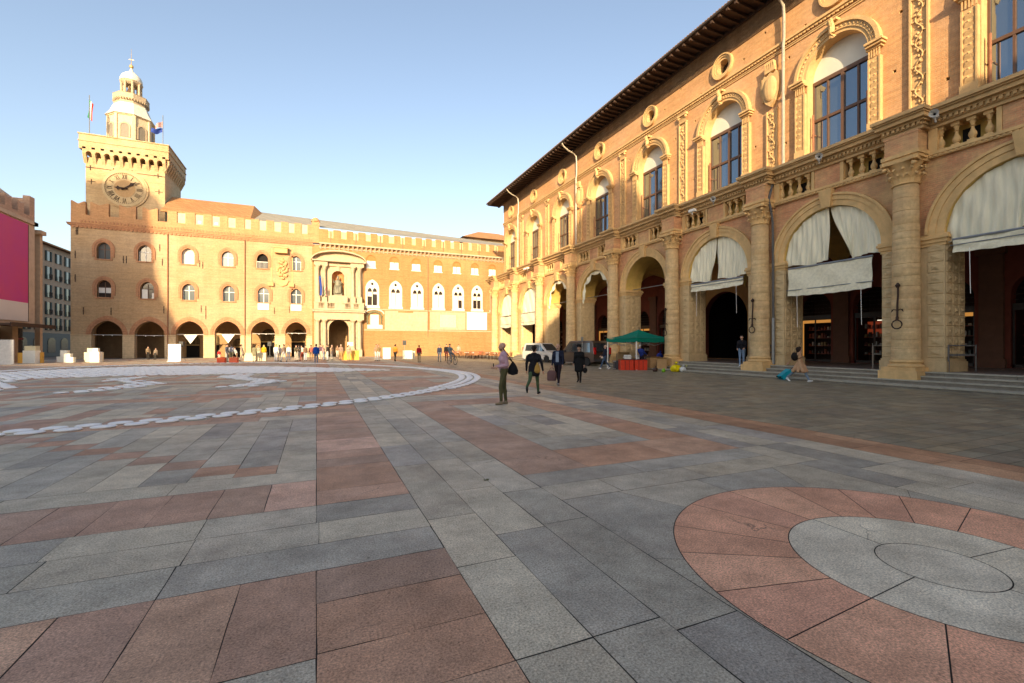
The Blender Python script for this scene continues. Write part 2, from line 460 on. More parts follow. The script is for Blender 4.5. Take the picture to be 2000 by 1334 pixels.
# --- strip that runs away from the camera: red, then three grey courses
for a, b in [(.2, .95), (.95, 1.55), (1.55, 2.1), (2.1, 2.55), (2.55, 3.05), (3.05, 3.5)]: S.slab(0, .93, a, b, RED)
for a, b in zip([4.93, 5.4, 6.43, 6.86], [5.4, 6.43, 6.86, 7.36]): S.slab(0, .93, a, b, RED)
S.slab(0, .93, 7.36, 8.28, PINK)
S.rows_x(0, .93, [8.28, 8.78, 9.26, 9.9, 10.4, 11.0], RED, 2, 3)
S.rows_x(0, .93, fr(11.0, 70, .62), RED, 2, 3)
for k, xa in enumerate([.93, 1.395, 1.86]):
    S.rows_y([xa, xa + W], [2.1, 3.56, 4.5][k] if k < 2 else 4.55, 70 if k else 70, GREY, .9, 2.1)
S.slab(.93, 1.395, 3.53, 4.48, [GREY[0]]) if False else None
S.rows_y([.93, 1.395], -1, 2.1, GREY, 1.2, 2)
S.slab(1.395, 1.86, 2.1, 3.56, [GREY[3]]); S.rows_y([1.395, 1.86], -1, 2.1, GREY, .9, 1.4)
S.slab(1.86, 2.33, 3.6, 4.55, [GREY[1]])
# --- grey cross courses left of the strip
S.slab(-.93, .93, 3.5, 3.97, [GREY[3]]); S.rows_x(-40, -.93, [3.5, 3.97], [GREY[4], GREY[1]], 1.4, 2.4)
S.slab(.02, .93, 3.97, 4.45, [GREY[2]]); S.slab(-.91, .02, 3.97, 4.45, [GREY[0]]); S.rows_x(-40, -.91, [3.97, 4.45], GREY[:5], .9, 1.5)
S.slab(0, .93, 4.45, 4.93, [GREY[3]]); S.slab(-.92, 0, 4.45, 4.93, [GREY[0]]); S.rows_x(-40, -.92, [4.45, 4.93], GREY[:5], .9, 2.4)
# --- red panels left of the strip
xs = [-W * i for i in range(0, 80)]
for i, (b, a) in enumerate(zip(xs, xs[1:])):
    S.slab(a, b, 2.52, 3.5, RED)
    if i == 0: S.slab(a, b, 4.93, 5.87, PINK)
    else: S.slab(a, b, 4.93, 5.87, RED)
S.rows_x(-40, 0, [1.0, 1.5, 2.0, 2.52], [GREY[0], GREY[4]], .9, 1.6)
S.rows_x(-40, 0, [5.87, 6.36], GREY, 1.2, 2.2)
# --- grey field with the stepped diagonal of red slabs
for i, (b, a) in enumerate(zip(xs, xs[1:])):
    yr = 6.36 + .49 * (i - 2) + .2
    if i < 2:
        if i == 0: S.rows_y([a, b], 6.36, 10.9, GREY, .8, 1.5)
        else: S.slab(a, b, 6.36, 6.8, RED); S.rows_y([a, b], 6.8, 10.9, GREY, .8, 1.2)
    elif yr + .49 < 10.9:
        if yr > 6.6: S.rows_y([a, b], 6.36, yr, GREY, 1.0, 1.9)
        else: S.slab(a, b, 6.36, yr, GREY)
        S.slab(a, b, yr, yr + .47, RED)
        S.rows_y([a, b], yr + .47, 10.9, GREY, .9, 2.2)
    else: S.rows_y([a, b], 6.36, 9.9, GREY, .9, 1.9); S.slab(a, b, 9.9, 10.9, RED)
S.rows_x(-40, 0, [10.9, 11.5], RED + GREY[:2], .9, 1.6)
y = 11.5; k = 0
for h, pal, mode in [(1.0, RED, 0), (.5, GREY, 1), (2.9, GREY, 2), (.95, RED, 0), (1.4, GREY, 1), (.95, RED, 0), (2.8, GREY, 2), (.5, GREY, 1), (.95, RED, 0), (1.4, GREY, 1),
                     (.95, RED, 0), (3.0, GREY, 2), (1., RED, 0), (1.4, GREY, 1), (1., RED, 0), (3, GREY, 2), (1, RED, 0), (1.4, GREY, 1), (1., RED, 0), (3, GREY, 2), (1, RED, 0),
                     (1.4, GREY, 1), (1., RED, 0), (3, GREY, 2), (1, RED, 0), (1.4, GREY, 1), (1., RED, 0), (3, GREY, 2), (1, RED, 0), (1.4, GREY, 1), (1, RED, 0), (4, GREY, 2), (1, RED, 0), (6, GREY, 2)]:
    y2 = min(70, y + h)
    if y >= 70: break
    mixp = pal + (RED[:2] if pal is GREY else GREY[4:6])
    if mode == 1: S.rows_x(-40, 0, fr(y, y2, .48), mixp, .9, 1.8)
    elif mode == 0: S.rows_x(-40, 0, [y, y2], mixp, .45, .95)
    else: S.rows_y([-v for v in reversed([W * i for i in range(0, 86)])], y, y2, mixp, .8, 1.6)
    y = y2
# --- right of the strip: cross courses, framed lozenge panel, kerb courses
S.rows_x(2.33, 6.0, [4.09, 4.58], [GREY[5], GREY[2], GREY[0]], 1.2, 1.8)
S.rows_x(2.33, 6.0, [4.58, 5.07], [GREY[3], GREY[1]], 1.6, 2.4)
S.rows_y([2.33, 3.3], 5.07, 12.9, RED, 1.2, 2.4)
S.rows_y([5.2, 6.08], 6.1, 12.9, RED, 1.2, 2.4)
S.rows_x(3.3, 6.08, [5.07, 6.1], RED, .9, 1.4)
S.rows_x(3.3, 5.2, [11.7, 12.9], RED, .9, 1.4)
S.rows_x(3.3, 5.2, [6.1, 6.55, 7.0], GREY[:5], .6, 1.1)
for a, b in zip([3.3, 3.78, 4.25, 4.73], [3.78, 4.25, 4.73, 5.2]): S.rows_y([a, b], 7.0, 11.7, GREY, .8, 1.5)
S.rows_x(2.33, 6.08, [12.9, 13.4, 13.9, 14.4], GREY, .9, 1.8)
y = 14.4
while y < 70:
    S.rows_x(2.33, 6.08, fr(y, min(70, y + 8), .95), RED + GREY[4:5], .9, 1.8)
    if y + 8 < 70: S.rows_x(2.33, 6.08, fr(y + 8, min(70, y + 9.5), .5), GREY, .9, 1.8)
    y += 9.5
for xa, xb in ((6.0, 6.5), (6.5, 7.05), (7.05, 7.62)): S.rows_y([xa if xa > 6 else 6.08, xb], 5.07, 70, GREY, .9, 1.9)
S.rows_y([6.0, 6.5, 7.05, 7.62], -20, 5.07, [GREY[5], GREY[2], GREY[0], GREY[3]], .9, 1.7)
ORANGE = [(0.464, 0.257, 0.148), (0.422, 0.234, 0.137), (0.492, 0.286, 0.167)]
S.rows_y([7.62, 8.15], -20, 70, ORANGE, .9, 1.9)
S.rows_y([8.15, 8.55], -20, 70, ORANGE + [(.33, .25, .19)], .9, 1.9)
# --- ring panel: concentric rings cut radially, square cut round it
CX, CYc, r0, r1, r2 = 4.165, 1.79, .365, .935, 1.82
def ring(ra, rb, angs, pal, g=.004):
    for a, b in zip(angs, angs[1:] + [angs[0] + 2 * math.pi]):
        n = max(3, int((b - a) * 14)); ga, gb = g / max(ra, .1), g / rb
        c = rnd.choice(pal); kk = rnd.uniform(.93, 1.07); c = tuple(v * kk for v in c)
        inn = [(CX + (ra + g) * math.cos(a + ga + (b - a - 2 * ga) * i / n), CYc + (ra + g) * math.sin(a + ga + (b - a - 2 * ga) * i / n)) for i in range(n + 1)]
        out = [(CX + (rb - g) * math.cos(a + gb + (b - a - 2 * gb) * i / n), CYc + (rb - g) * math.sin(a + gb + (b - a - 2 * gb) * i / n)) for i in range(n + 1)]
        for i in range(n): S.quad([inn[i], out[i], out[i + 1], inn[i + 1]], c)
CG = [(0.737, 0.654, 0.498), (0.699, 0.627, 0.490)]
RR = [(0.734, 0.384, 0.246), (0.707, 0.370, 0.246), (0.773, 0.422, 0.272)]
S.quad([(CX + (r0 - .004) * math.cos(2 * math.pi * i / 48), CYc + (r0 - .004) * math.sin(2 * math.pi * i / 48)) for i in range(48)], CG[1])
ring(r0, r1, [R(-5), R(88), R(184), R(272)], CG)
ring(r1, r2, [R(d) for d in (16, 33, 50, 68, 90, 112, 133, 150, 168, 184, 205, 226, 248, 270, 292, 318, 345)], RR)
# square minus disc, in quarter pieces cut at the photo's joints
def corner(xa, xb, ya, yb, cuts, cols):
    pts = []
    N = 96
    for i in range(N):
        a0, a1 = 2 * math.pi * i / N, 2 * math.pi * (i + 1) / N
        am = (a0 + a1) / 2; ux, uy = math.cos(am), math.sin(am)
        def hit(a):
            ux, uy = math.cos(a), math.sin(a); t = 1e9
            if ux > 1e-6: t = min(t, (xb - CX) / ux)
            if ux < -1e-6: t = min(t, (xa - CX) / ux)
            if uy > 1e-6: t = min(t, (yb - CYc) / uy)
            if uy < -1e-6: t = min(t, (ya - CYc) / uy)
            return (CX + ux * t, CYc + uy * t)
        k = max([j for j, c in enumerate(cuts) if math.degrees(am) >= c] or [len(cuts) - 1])
        gg = .004 / r2
        lo = a0 + (gg if any(abs(math.degrees(a0) - c) < .01 for c in cuts) else 0)
        p = [(CX + (r2 + .004) * math.cos(lo), CYc + (r2 + .004) * math.sin(lo)), (CX + (r2 + .004) * math.cos(a1), CYc + (r2 + .004) * math.sin(a1))]
        h0, h1 = hit(lo), hit(a1); extra = []
        for cx_, cy_ in ((xa, ya), (xb, ya), (xb, yb), (xa, yb)):
            ang = math.atan2(cy_ - CYc, cx_ - CX) % (2 * math.pi)
            if lo < ang < a1: extra = [(cx_, cy_)]
        S.quad([p[0], h0] + extra + [h1, p[1]], cols[k % len(cols)])
corner(2.335, 5.996, -.06, 4.085, [0, 30, 60, 90, 116.25, 153.75, 180, 206.25, 240, 270, 300, 330], [GREY[1], GREY[4], GREY[3], GREY[0], GREY[3], GREY[1], GREY[4], GREY[1], GREY[0], GREY[4]])
S.rows_x(2.33, 6.0, [-4, -3, -2, -1, -.06], GREY, .9, 1.8)
S.rows_x(0, .93, [-3, -2, -1, .2], RED, 2, 3); S.rows_y([1.86, 2.33], -3, 3.6, GREY, 1.2, 2); S.rows_x(-12, 0, [-2, -1, 0, 1.0], RED, .9, 1.6)
tag(S.mb.build('piazza_paving', granite('paving_granite', (.2, .2, .2)), normals=False, tone=S.tone), kind='structure')
# --- side street: small brown porphyry setts, laid in slightly skewed courses
S = Slabs()
BR = [(0.263, 0.223, 0.158), (0.236, 0.212, 0.154), (0.289, 0.242, 0.165), (0.224, 0.196, 0.148), (0.254, 0.231, 0.171), (0.301, 0.264, 0.186)]
y = -12.0
while y < 69.8:
    h = rnd.uniform(.30, .42); x = 8.555
    while x < 20.28:
        l = rnd.uniform(.4, .85); nx = min(20.3, x + l)
        g = .004; k = rnd.uniform(.93, 1.07); c = tuple(v * k for v in rnd.choice(BR))
        S.quad([(x + g, y + g), (nx - g, y + g), (nx - g, y + h - g), (x + g, y + h - g)], c); x = nx
    y += h
tag(S.mb.build('street_paving', granite('porphyry_setts', (.2, .2, .2), .2, .5), normals=False, tone=S.tone), kind='structure')
# ================================================================== arcade palace on the right
BAY = 6.52
colx = [-(3.88 + BAY * k) for k in range(-1, 9)]           # local x of the columns (near to far)
bayx = [-(7.14 + BAY * k) for k in range(-1, 8)]
XL, XR = -58.9, 6.0
arc = empty('arcade_palace', (22.2, 0, 0), R(-90))
tag(arc, 'long brick palace with rusticated arcade, balustrade and tall arched windows, right side of the square', 'palace')

def spandrel_wall():
    mb = MB(); sp = 5.95; r = 2.2
    out = [(XL, 9.1), (XL, sp)]
    for cx in sorted(bayx):
        out += arc_pts(cx, sp, 2 * r, 'round', 24)
    out += [(XR, sp), (XR, 9.1)]
    mb.wall(out, [], 0, 1.45, 0, 1)
    n = len(out)   # arch soffits in stone: faces of the rim between springing points
    o = mb.build('arcade_wall', [M_BRICK_P, M_PLASTER_Y], arc)
    me = o.data
    for p in me.polygons:
        c = p.center; nn = p.normal
        if abs(nn.y) < .5 and 5.96 < c.z < 9.0 and c.x > XL + .1 and c.x < XR - .1: p.material_index = 1
    return o
spandrel_wall()

def boss(mb, o, u, v, n, w, h, m=0):
    o, u, v, n = map(Vector, (o, u, v, n)); g = .016
    P = lambda a, b, c: o + u * a + v * b + n * c
    base = [P(g, g, 0), P(w - g, g, 0), P(w - g, h - g, 0), P(g, h - g, 0)]
    top = [P(g * 2, g * 2, .025), P(w - g * 2, g * 2, .025), P(w - g * 2, h - g * 2, .025), P(g * 2, h - g * 2, .025)]
    i = .115; t2 = [P(i, i, .025), P(w - i, i, .025), P(w - i, h - i, .025), P(i, h - i, .025)]
    ap = P(w / 2 + rnd.uniform(-.02, .02), h / 2 + rnd.uniform(-.02, .02), .025 + rnd.uniform(.035, .065))
    vs = base + top + t2 + [ap]
    fs = [(k, (k + 1) % 4, 4 + (k + 1) % 4, 4 + k) for k in range(4)] + [(4 + k, 4 + (k + 1) % 4, 8 + (k + 1) % 4, 8 + k) for k in range(4)] + [(8 + k, 8 + (k + 1) % 4, 12) for k in range(4)]
    mb.add(vs, fs, m)
def make_pier():
    mb = MB(); hw = 1.06
    mb.box(-hw, hw, 0, 1.45, .5, 5.6)
    for s in (-1, 1):
        x0 = -hw if s < 0 else .5
        z = 1.12
        while z < 5.3:
            h = .415
            boss(mb, (x0, 0, z), (1, 0, 0), (0, 0, 1), (0, -1, 0), .54, h)
            for q in range(3):
                boss(mb, (s * hw, .06 + q * .45, z), (0, 1, 0), (0, 0, 1), (s, 0, 0), .43, h)
            z += h
    mb.box(-hw - .07, hw + .07, -.07, 1.52, .46, .98); mb.box(-hw - .035, hw + .035, -.035, 1.485, .98, 1.06)
    o = mb.build('pier', stone('pier_sandstone', (.60, .44, .24), .55, 1.3, .7, .6), arc)
    mi = MB()
    for e, z0, z1 in ((.04, 5.5, 5.62), (.09, 5.62, 5.76), (.15, 5.76, 5.86), (.11, 5.86, 5.95)):
        mi.box(-hw - e, hw + e, -e, 1.45 + e, z0, z1)
    mi.build('impost', M_STONE, o)
    return o
pier = make_pier(); pier.location = (colx[0], 0, 0)
for x in colx[1:]: dup(pier, arc, (x, 0, 0))

def leaf(mb, a, r0, z0, h, w, out, m=0):
    """acanthus leaf: curved strip, wider in the middle, tip rolled outward"""
    vs = []; k = 6
    ca, sa = math.cos(a), math.sin(a)
    for i in range(k + 1):
        t = i / k
        rr = r0 + out * (t ** 2.2) + (.05 if t > .5 else 0); z = z0 + h * (t if t < .84 else .84 - (t - .84) * 1.2)
        ww = w * (.55 + .8 * math.sin(math.pi * min(1, t * .9 + .1))) * (1 - .5 * t)
        for sgn, dr in ((-1, -.02), (0, .025), (1, -.02)):
            vs.append(((rr + dr) * ca - sgn * ww * sa, (rr + dr) * sa + sgn * ww * ca, z))
    fs = [(i * 3 + j, i * 3 + j + 1, i * 3 + j + 4, i * 3 + j + 3) for i in range(k) for j in range(2)]
    mb.add(vs, fs, m)
def capital_mesh(r=.40, h=1.0, z0=8.0):
    mb = MB()
    mb.lathe([(r + .04, 0), (r + .07, .03), (r + .04, .07), (r, .08), (r, .5), (r + .06, .75), (r + .16, .87)], (0, 0, z0), 20)
    for q in range(12): leaf(mb, q * math.pi / 6, r + .01, z0 + .08, .38, .10, .16)
    for q in range(12): leaf(mb, (q + .5) * math.pi / 6, r + .01, z0 + .26, .46, .10, .18)
    for q in range(4):
        a = math.pi / 4 + q * math.pi / 2
        mb.tube([((r + .12 + .18 * t) * math.cos(a), (r + .12 + .18 * t) * math.sin(a), z0 + .60 + .22 * math.sin(t * 2.6)) for t in (0, .3, .6, .9, 1.1)], .055, 6)
        mb.ball(((r + .30) * math.cos(a), (r + .30) * math.sin(a), z0 + .72), .085, n=6)
    b = r + .24
    pts = []
    for q in range(4):    # abacus with hollow sides
        a = math.pi / 4 + q * math.pi / 2
        c0 = (b * 1.28 * math.cos(a), b * 1.28 * math.sin(a))
        pts += [(c0[0] * 1.0 + .06 * math.sin(a), c0[1] - .06 * math.cos(a)), (c0[0] - .06 * math.sin(a), c0[1] + .06 * math.cos(a))]
        am = a + math.pi / 4; pts.append((b * .80 * math.cos(am), b * .80 * math.sin(am)))
    n = len(pts)
    mb.add([(x, y, z0 + .86) for x, y in pts] + [(x * 1.03, y * 1.03, z0 + h) for x, y in pts], [(i, (i + 1) % n, n + (i + 1) % n, n + i) for i in range(n)] + [tuple(range(n)), tuple(range(n, 2 * n))])
    return mb
def make_column():
    mb = MB()
    pr = [(.465, 1.02)]
    z = 1.02; k = 0
    while z < 7.9:     # drums of unequal height with worn joints
        h = rnd.uniform(.28, .6); z2 = min(8.0, z + h); ra = .465 - .065 * ((z - 1) / 7) ** 1.4; rb = .465 - .065 * ((z2 - 1) / 7) ** 1.4
        e = rnd.uniform(-.006, .008)
        pr += [(ra - .012, z), (ra + e, z + .015), (rb + e, z2 - .015), (rb - .012, z2)]; z = z2
    mb.lathe(pr, (0, 0, 0), 28)
    o = mb.build('column', M_COLUMN, arc, smooth=True)
    b = MB()
    b.box(-.66, .66, -.64, .42, .1, .60); b.box(-.58, .58, -.57, .42, .60, .74)
    b.lathe([(.56, .74), (.585, .78), (.56, .84), (.50, .86), (.49, .90), (.52, .93), (.535, .96), (.51, 1.0), (.47, 1.03)], (0, 0, 0), 28)
    b.build('column_base', M_STONE, o, smooth=True)
    capital_mesh().build('capital', M_STONE, o, smooth=True)
    return o
M_COLUMN = masonry('column_drums', (.68, .49, .26), (.74, .55, .31), (.55, .40, .22), 2.2, .52, .45, (.64, .43, .23), .5, .5, .006)
column = make_column(); column.location = (colx[0], -.43, 0)
for x in colx[1:]: dup(column, arc, (x, -.43, 0))

# archivolts with keystones
def make_archivolt():
    mb = MB(); sp = 5.95
    def rg(ra, rb, y0, y1, m=0): mb.band(arc_pts(0, sp, 2 * ra, 'round', 32), arc_pts(0, sp, 2 * rb, 'round', 32), y0, y1, m)
    rg(2.2, 2.46, -.07, .02); rg(2.46, 2.68, -.11, .02); rg(2.68, 2.78, -.17, .02)
    mb.add([(-.2, -.24, 8.1), (.2, -.24, 8.1), (.29, -.30, 8.92), (-.29, -.30, 8.92), (-.2, .0, 8.1), (.2, .0, 8.1), (.29, .0, 8.92), (-.29, .0, 8.92)],
           [(0, 1, 2, 3), (4, 7, 6, 5), (0, 4, 5, 1), (1, 5, 6, 2), (2, 6, 7, 3), (3, 7, 4, 0)])
    return mb.build('archivolt', M_STONE, arc)
av = make_archivolt(); av.location = (bayx[0], 0, 0)
for x in bayx[1:]: dup(av, arc, (x, 0, 0))

# entablature above the arches: architrave strip, pedestals, balustrade, cornice
mb = MB()
mb.box(XL, XR, -.13, .05, 8.93, 9.03); mb.box(XL, XR, -.18, .9, 9.03, 9.14)
for x in colx: mb.box(x - .60, x + .60, -.86, 0, 8.98, 9.10); mb.box(x - .64, x + .64, -.92, 0, 9.10, 9.24)
for i in range(int((XR - XL) / .16)): mb.box(XL + .16 * i, XL + .16 * i + .08, -.165, -.13, 8.96, 9.02)
mb.build('architrave', M_STONE, arc)
boxes('pedestal', M_BRICK_P, arc, [[(x - .56, x + .56, -.80, .3, 9.24, 10.04), (x - .58, x + .58, -.82, -.6, 9.24, 9.34), (x - .58, x + .58, -.82, -.6, 9.94, 10.04)] for x in colx] + [(x - .58, x + .58, -.10, .3, 9.14, 10.04) for x in bayx])
boxes('balustrade_post', M_STONE, arc, [(x + s * .74 - .14, x + s * .74 + .14, -.16, .25, 9.14, 10.04) for x in colx for s in (-1, 1)] + [(x + s * .66 - .07, x + s * .66 + .07, -.13, .25, 9.14, 10.04) for x in bayx for s in (-1, 1)])
def baluster_mb(s=1.0):
    mb = MB()
    mb.box(-.12 * s, .12 * s, -.12 * s, .12 * s, 0, .09 * s)
    mb.lathe([(r * s, z * s) for r, z in [(.10, .09), (.075, .13), (.10, .17), (.125, .25), (.115, .33), (.07, .42), (.05, .50), (.05, .56), (.09, .59), (.05, .62), (.06, .66), (.085, .72), (.10, .78)]], (0, 0, 0), 12)
    mb.box(-.125 * s, .125 * s, -.125 * s, .125 * s, .78 * s, .90 * s)
    return mb
bal = baluster_mb(1.0).build('baluster', M_STONE, arc, smooth=True); first = True
for x in bayx:
    for s in (-1, 1):
        for q in range(4):
            xx = x + s * (.96 + q * .46)
            if xx > 3: continue
            if first: bal.location = (xx, .04, 9.14); first = False
            else: dup(bal, arc, (xx, .04, 9.14))
mb = MB(); mb.box(XL, XR, .55, .58, 9.14, 10.75)
mb.build('mezzanine_wall', M_PLASTER_Y, arc)
boxes('mezzanine_window', M_BLACK, arc, [(x + s * 1.65 - .25, x + s * 1.65 + .25, .53, .56, 9.2, 9.86) for x in bayx for s in (-1, 1)])
mb = MB()
prof = [(10.04, 10.17, .20), (10.17, 10.20, .26), (10.32, 10.40, .34), (10.40, 10.56, .50), (10.56, 10.62, .58), (10.62, 10.76, .66)]
for z0, z1, e in prof:
    mb.box(XL - e * .6, XR, -e, .62 if z1 > 10.6 else .54, z0, z1)
    for x in colx: mb.box(x - .58 - e * .5, x + .58 + e * .5, -e - .48, -e + .02, z0 + .002, z1 - .002)
mb.box(XL, XR, -.27, .3, 10.19, 10.33)
nd = int((XR - XL) / .17)
for i in range(nd): mb.box(XL + .17 * i, XL + .17 * i + .095, -.345, -.26, 10.205, 10.325)
for x in colx:
    mb.box(x - .68, x + .68, -.72, -.2, 10.19, 10.33)
    for q in range(8): mb.box(x - .66 + .17 * q, x - .565 + .17 * q, -.80, -.71, 10.205, 10.325)
mb.build('cornice', M_STONE_UP, arc)
mb = MB(); mb.box(XL + 3.4, XR, .38, .61, 10.755, 11.0); mb.box(XL + 3.4, XR, .30, .61, 11.0, 11.12)
mb.build('base_course', M_STONE_UP, arc)

# upper wall with tall arched windows and round ones
XE = -55.4
holes = []
vis = [x for x in bayx]
for x in vis:
    holes.append([(x - 1.4, 11.12), (x + 1.4, 11.12)][:1] + arc_pts(x, 15.0, 2.8, 'round', 24) + [(x + 1.4, 11.12)])
    holes.append([(x + .42 * math.cos(2 * math.pi * i / 20), 18.6 + .42 * math.sin(2 * math.pi * i / 20)) for i in range(20)])
for x in vis:      # putlog holes
    for dx, z in ((2.3, 13.1), (-2.4, 12.4), (2.5, 15.6), (-2.35, 16.6), (1.5, 18.2), (-1.6, 17.95), (2.9, 18.9)):
        xx = x + dx + rnd.uniform(-.15, .15); zz = z + rnd.uniform(-.3, .3)
        if xx < XE + .3 or xx > 5: continue
        holes.append([(xx - .06, zz - .07), (xx + .06, zz - .07), (xx + .06, zz + .06), (xx - .06, zz + .06)])
mb = MB(); mb.wall([(XE, 10.7), (XR, 10.7), (XR, 20.6), (XE, 20.6)], holes, .6, 1.25, 0, 1)
mb.add([(XE + .02, 1.3, 10.7), (XR, 1.3, 10.7), (XR, 1.3, 20.6), (XE + .02, 1.3, 20.6)], [(0, 1, 2, 3)], 2)
mb.box(XE + .01, XE + .5, 1.24, 14, 10.7, 20.6, 0)
mb.build('upper_wall', [M_BRICK_R, M_STONE_UP, M_BLACK], arc)

def make_surround():
    mb = MB()
    for s in (-1, 1):
        x0, x1 = (1.4, 1.95) if s > 0 else (-1.95, -1.4)
        mb.box(x0, x1, .38, .62, 11.12, 11.5)
        mb.box(x0 + .03, x1 - .03, .44, .62, 11.5, 14.35)
        mb.box(x0 + .03, x0 + .09, .40, .45, 11.5, 14.35); mb.box(x1 - .09, x1 - .03, .40, .45, 11.5, 14.35)
        z = 11.55; xm = (x0 + x1) / 2
        while z < 14.2:     # carved panel: pointed leaf-like reliefs stacked up the pilaster
            mb.add([(xm - .15, .44, z), (xm + .15, .44, z), (xm + .11, .385, z + .16), (xm - .11, .385, z + .16), (xm, .43, z + .27)], [(0, 1, 2, 3), (3, 2, 4), (0, 3, 4), (1, 4, 2)])
            mb.ball((xm + rnd.uniform(-.05, .05), .40, z + .22), .04, n=5); z += .30
        for q in range(5): mb.box(x0 + .05 + q * .10, x0 + .10 + q * .10, .40, .45, 14.37, 14.72)
        mb.box(x0 - .02, x1 + .02, .36, .62, 14.72, 14.80); mb.box(x0 - .10 * (s < 0), x1 + .10 * (s > 0), .24, .62, 14.80, 14.90); mb.box(x0 - .16 * (s < 0), x1 + .16 * (s > 0), .16, .62, 14.90, 15.0)
    def rg(ra, rb, y0): mb.band(arc_pts(0, 15.0, 2 * ra, 'round', 32), arc_pts(0, 15.0, 2 * rb, 'round', 32), y0, .62)
    rg(1.4, 1.55, .48); rg(1.55, 1.78, .43); rg(1.78, 1.94, .34)
    for i in range(26):
        a = math.pi * (i + .5) / 26
        mb.ball((1.665 * math.cos(a), .43, 15 + 1.665 * math.sin(a)), .05, n=5)
    mb.tube([(0, .36, 16.28), (0, .22, 16.42), (0, .24, 16.7), (0, .12, 16.92), (0, .2, 17.0)], .13, 8)
    mb.box(-.24, .24, .16, .5, 16.94, 17.06)
    return mb.build('window_surround', M_STONE_UP, arc)
sur = make_surround(); sur.location = (bayx[0], 0, 0)
for x in bayx[1:]: dup(sur, arc, (x, 0, 0))
def make_window():
    mb = MB(); y0, y1 = 1.04, 1.14; z0, zt = 11.14, 14.78
    for x in (-1.4, -.72, -.03, .65, 1.32): mb.box(x, x + .075, y0, y1, z0, zt)
    mb.box(-1.4, 1.4, y0 - .02, y1, z0, z0 + .14); mb.box(-1.4, 1.4, y0 - .02, y1, zt - .02, zt + .16); mb.box(-1.4, 1.4, y0 - .01, y1, 12.9, 13.03)
    mb.box(-.06, .07, y0 - .025, y1, z0, zt)
    o = mb.build('window', M_FRAME, arc)
    g = MB(); g.add([(-1.4, 1.11, z0), (1.4, 1.11, z0), (1.4, 1.11, zt), (-1.4, 1.11, zt)], [(0, 1, 2, 3)]); g.build('glass', M_GLASS, o)
    l = MB(); l.extr([(-1.4, zt + .14)] + arc_pts(0, 15.0, 2.8, 'round', 24) + [(1.4, zt + .14)], 1.08, 1.12); l.build('lunette_board', M_LUNET, o)
    p = MB()
    for s in (-1, 1): p.tube([(s * 1.22, .78, 11.3), (s * 1.22, .78, 12.3), (s * 1.22, .78, 13.2)], .045, 8)
    for s in (-1, 1): p.box(s * 1.22 - .02, s * 1.3 + .02, .76, 1.05, 12.2, 12.26)
    p.build('shutter_rod', M_COPPER, o)
    return o
win = make_window(); win.location = (bayx[0], 0, 0)
for x in bayx[1:]: dup(win, arc, (x, 0, 0))
mb = MB()
C24 = lambda r, z=18.6: [(r * math.cos(2 * math.pi * i / 28), z + r * math.sin(2 * math.pi * i / 28)) for i in range(29)]
mb.band(C24(.42), C24(.55), .52, .62); mb.band(C24(.55), C24(.66), .46, .62); mb.band(C24(.66), C24(.74), .40, .62)
oc = mb.build('oculus', M_STONE_UP, arc, loc=(bayx[0], 0, 0))
gl = MB(); gl.extr(C24(.43)[:-1], 1.0, 1.03); gl.build('glass', M_GLASS_D, oc)
for x in bayx[1:]: dup(oc, arc, (x, 0, 0))
mb = MB()
for z0, z1, e in ((17.25, 17.33, .06), (17.33, 17.37, .10), (17.52, 17.6, .10), (17.6, 17.7, .18), (17.7, 17.76, .13)): mb.box(XE - .04, XR, .6 - e, .62, z0, z1)
for i in range(int((XR - XE) / .2)): mb.box(XE + .2 * i, XE + .2 * i + .1, .47, .56, 17.46, 17.53)
mb.build('string_course', M_STONE_UP, arc)
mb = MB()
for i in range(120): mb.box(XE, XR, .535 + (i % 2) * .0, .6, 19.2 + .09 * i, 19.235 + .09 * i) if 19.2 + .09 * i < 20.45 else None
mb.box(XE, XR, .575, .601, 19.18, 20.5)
mb.build('brick_frieze', masonry('bare_brick_eaves_shade', (.25, .15, .085), (.31, .20, .12), (.17, .11, .065), .28, .09, .5, (.24, .165, .105), .9, .5), arc)  # bare brick courses, colour darkened to carry the shadow under the eaves

def relief(mb, z0, z1, seed):
    r = random.Random(seed)
    mb.box(-.35, .35, .50, .62, z0 - .12, z0 + .12)
    mb.box(-.33, -.26, .46, .62, z0, z1); mb.box(.26, .33, .46, .62, z0, z1); mb.box(-.26, .26, .545, .62, z0, z1)
    path = []; n = int((z1 - z0) / .12)
    for i in range(n):
        t = i / n; path.append((.13 * math.sin(i * .75), .50, z0 + .1 + t * (z1 - z0 - .2)))
    mb.tube(path, .035, 6)
    for i, p in enumerate(path):
        s = 1 if math.sin(i * .75) < 0 else -1
        if i % 2 == 0:
            q = (p[0] + s * .12, .52, p[2] + .06)
            mb.ball(q, r.uniform(.045, .075), n=6, sz=r.uniform(.7, 1.4))
        else:
            a = r.uniform(-.5, .9); l = .15
            mb.add([(p[0], .49, p[2]), (p[0] - s * l * math.cos(a), .46, p[2] + l * math.sin(a)), (p[0] - s * l * .5, .50, p[2] + l * math.sin(a) + .09), (p[0] - s * l * .3, .54, p[2] - .05)], [(0, 1, 2), (0, 3, 1), (0, 2, 3)])
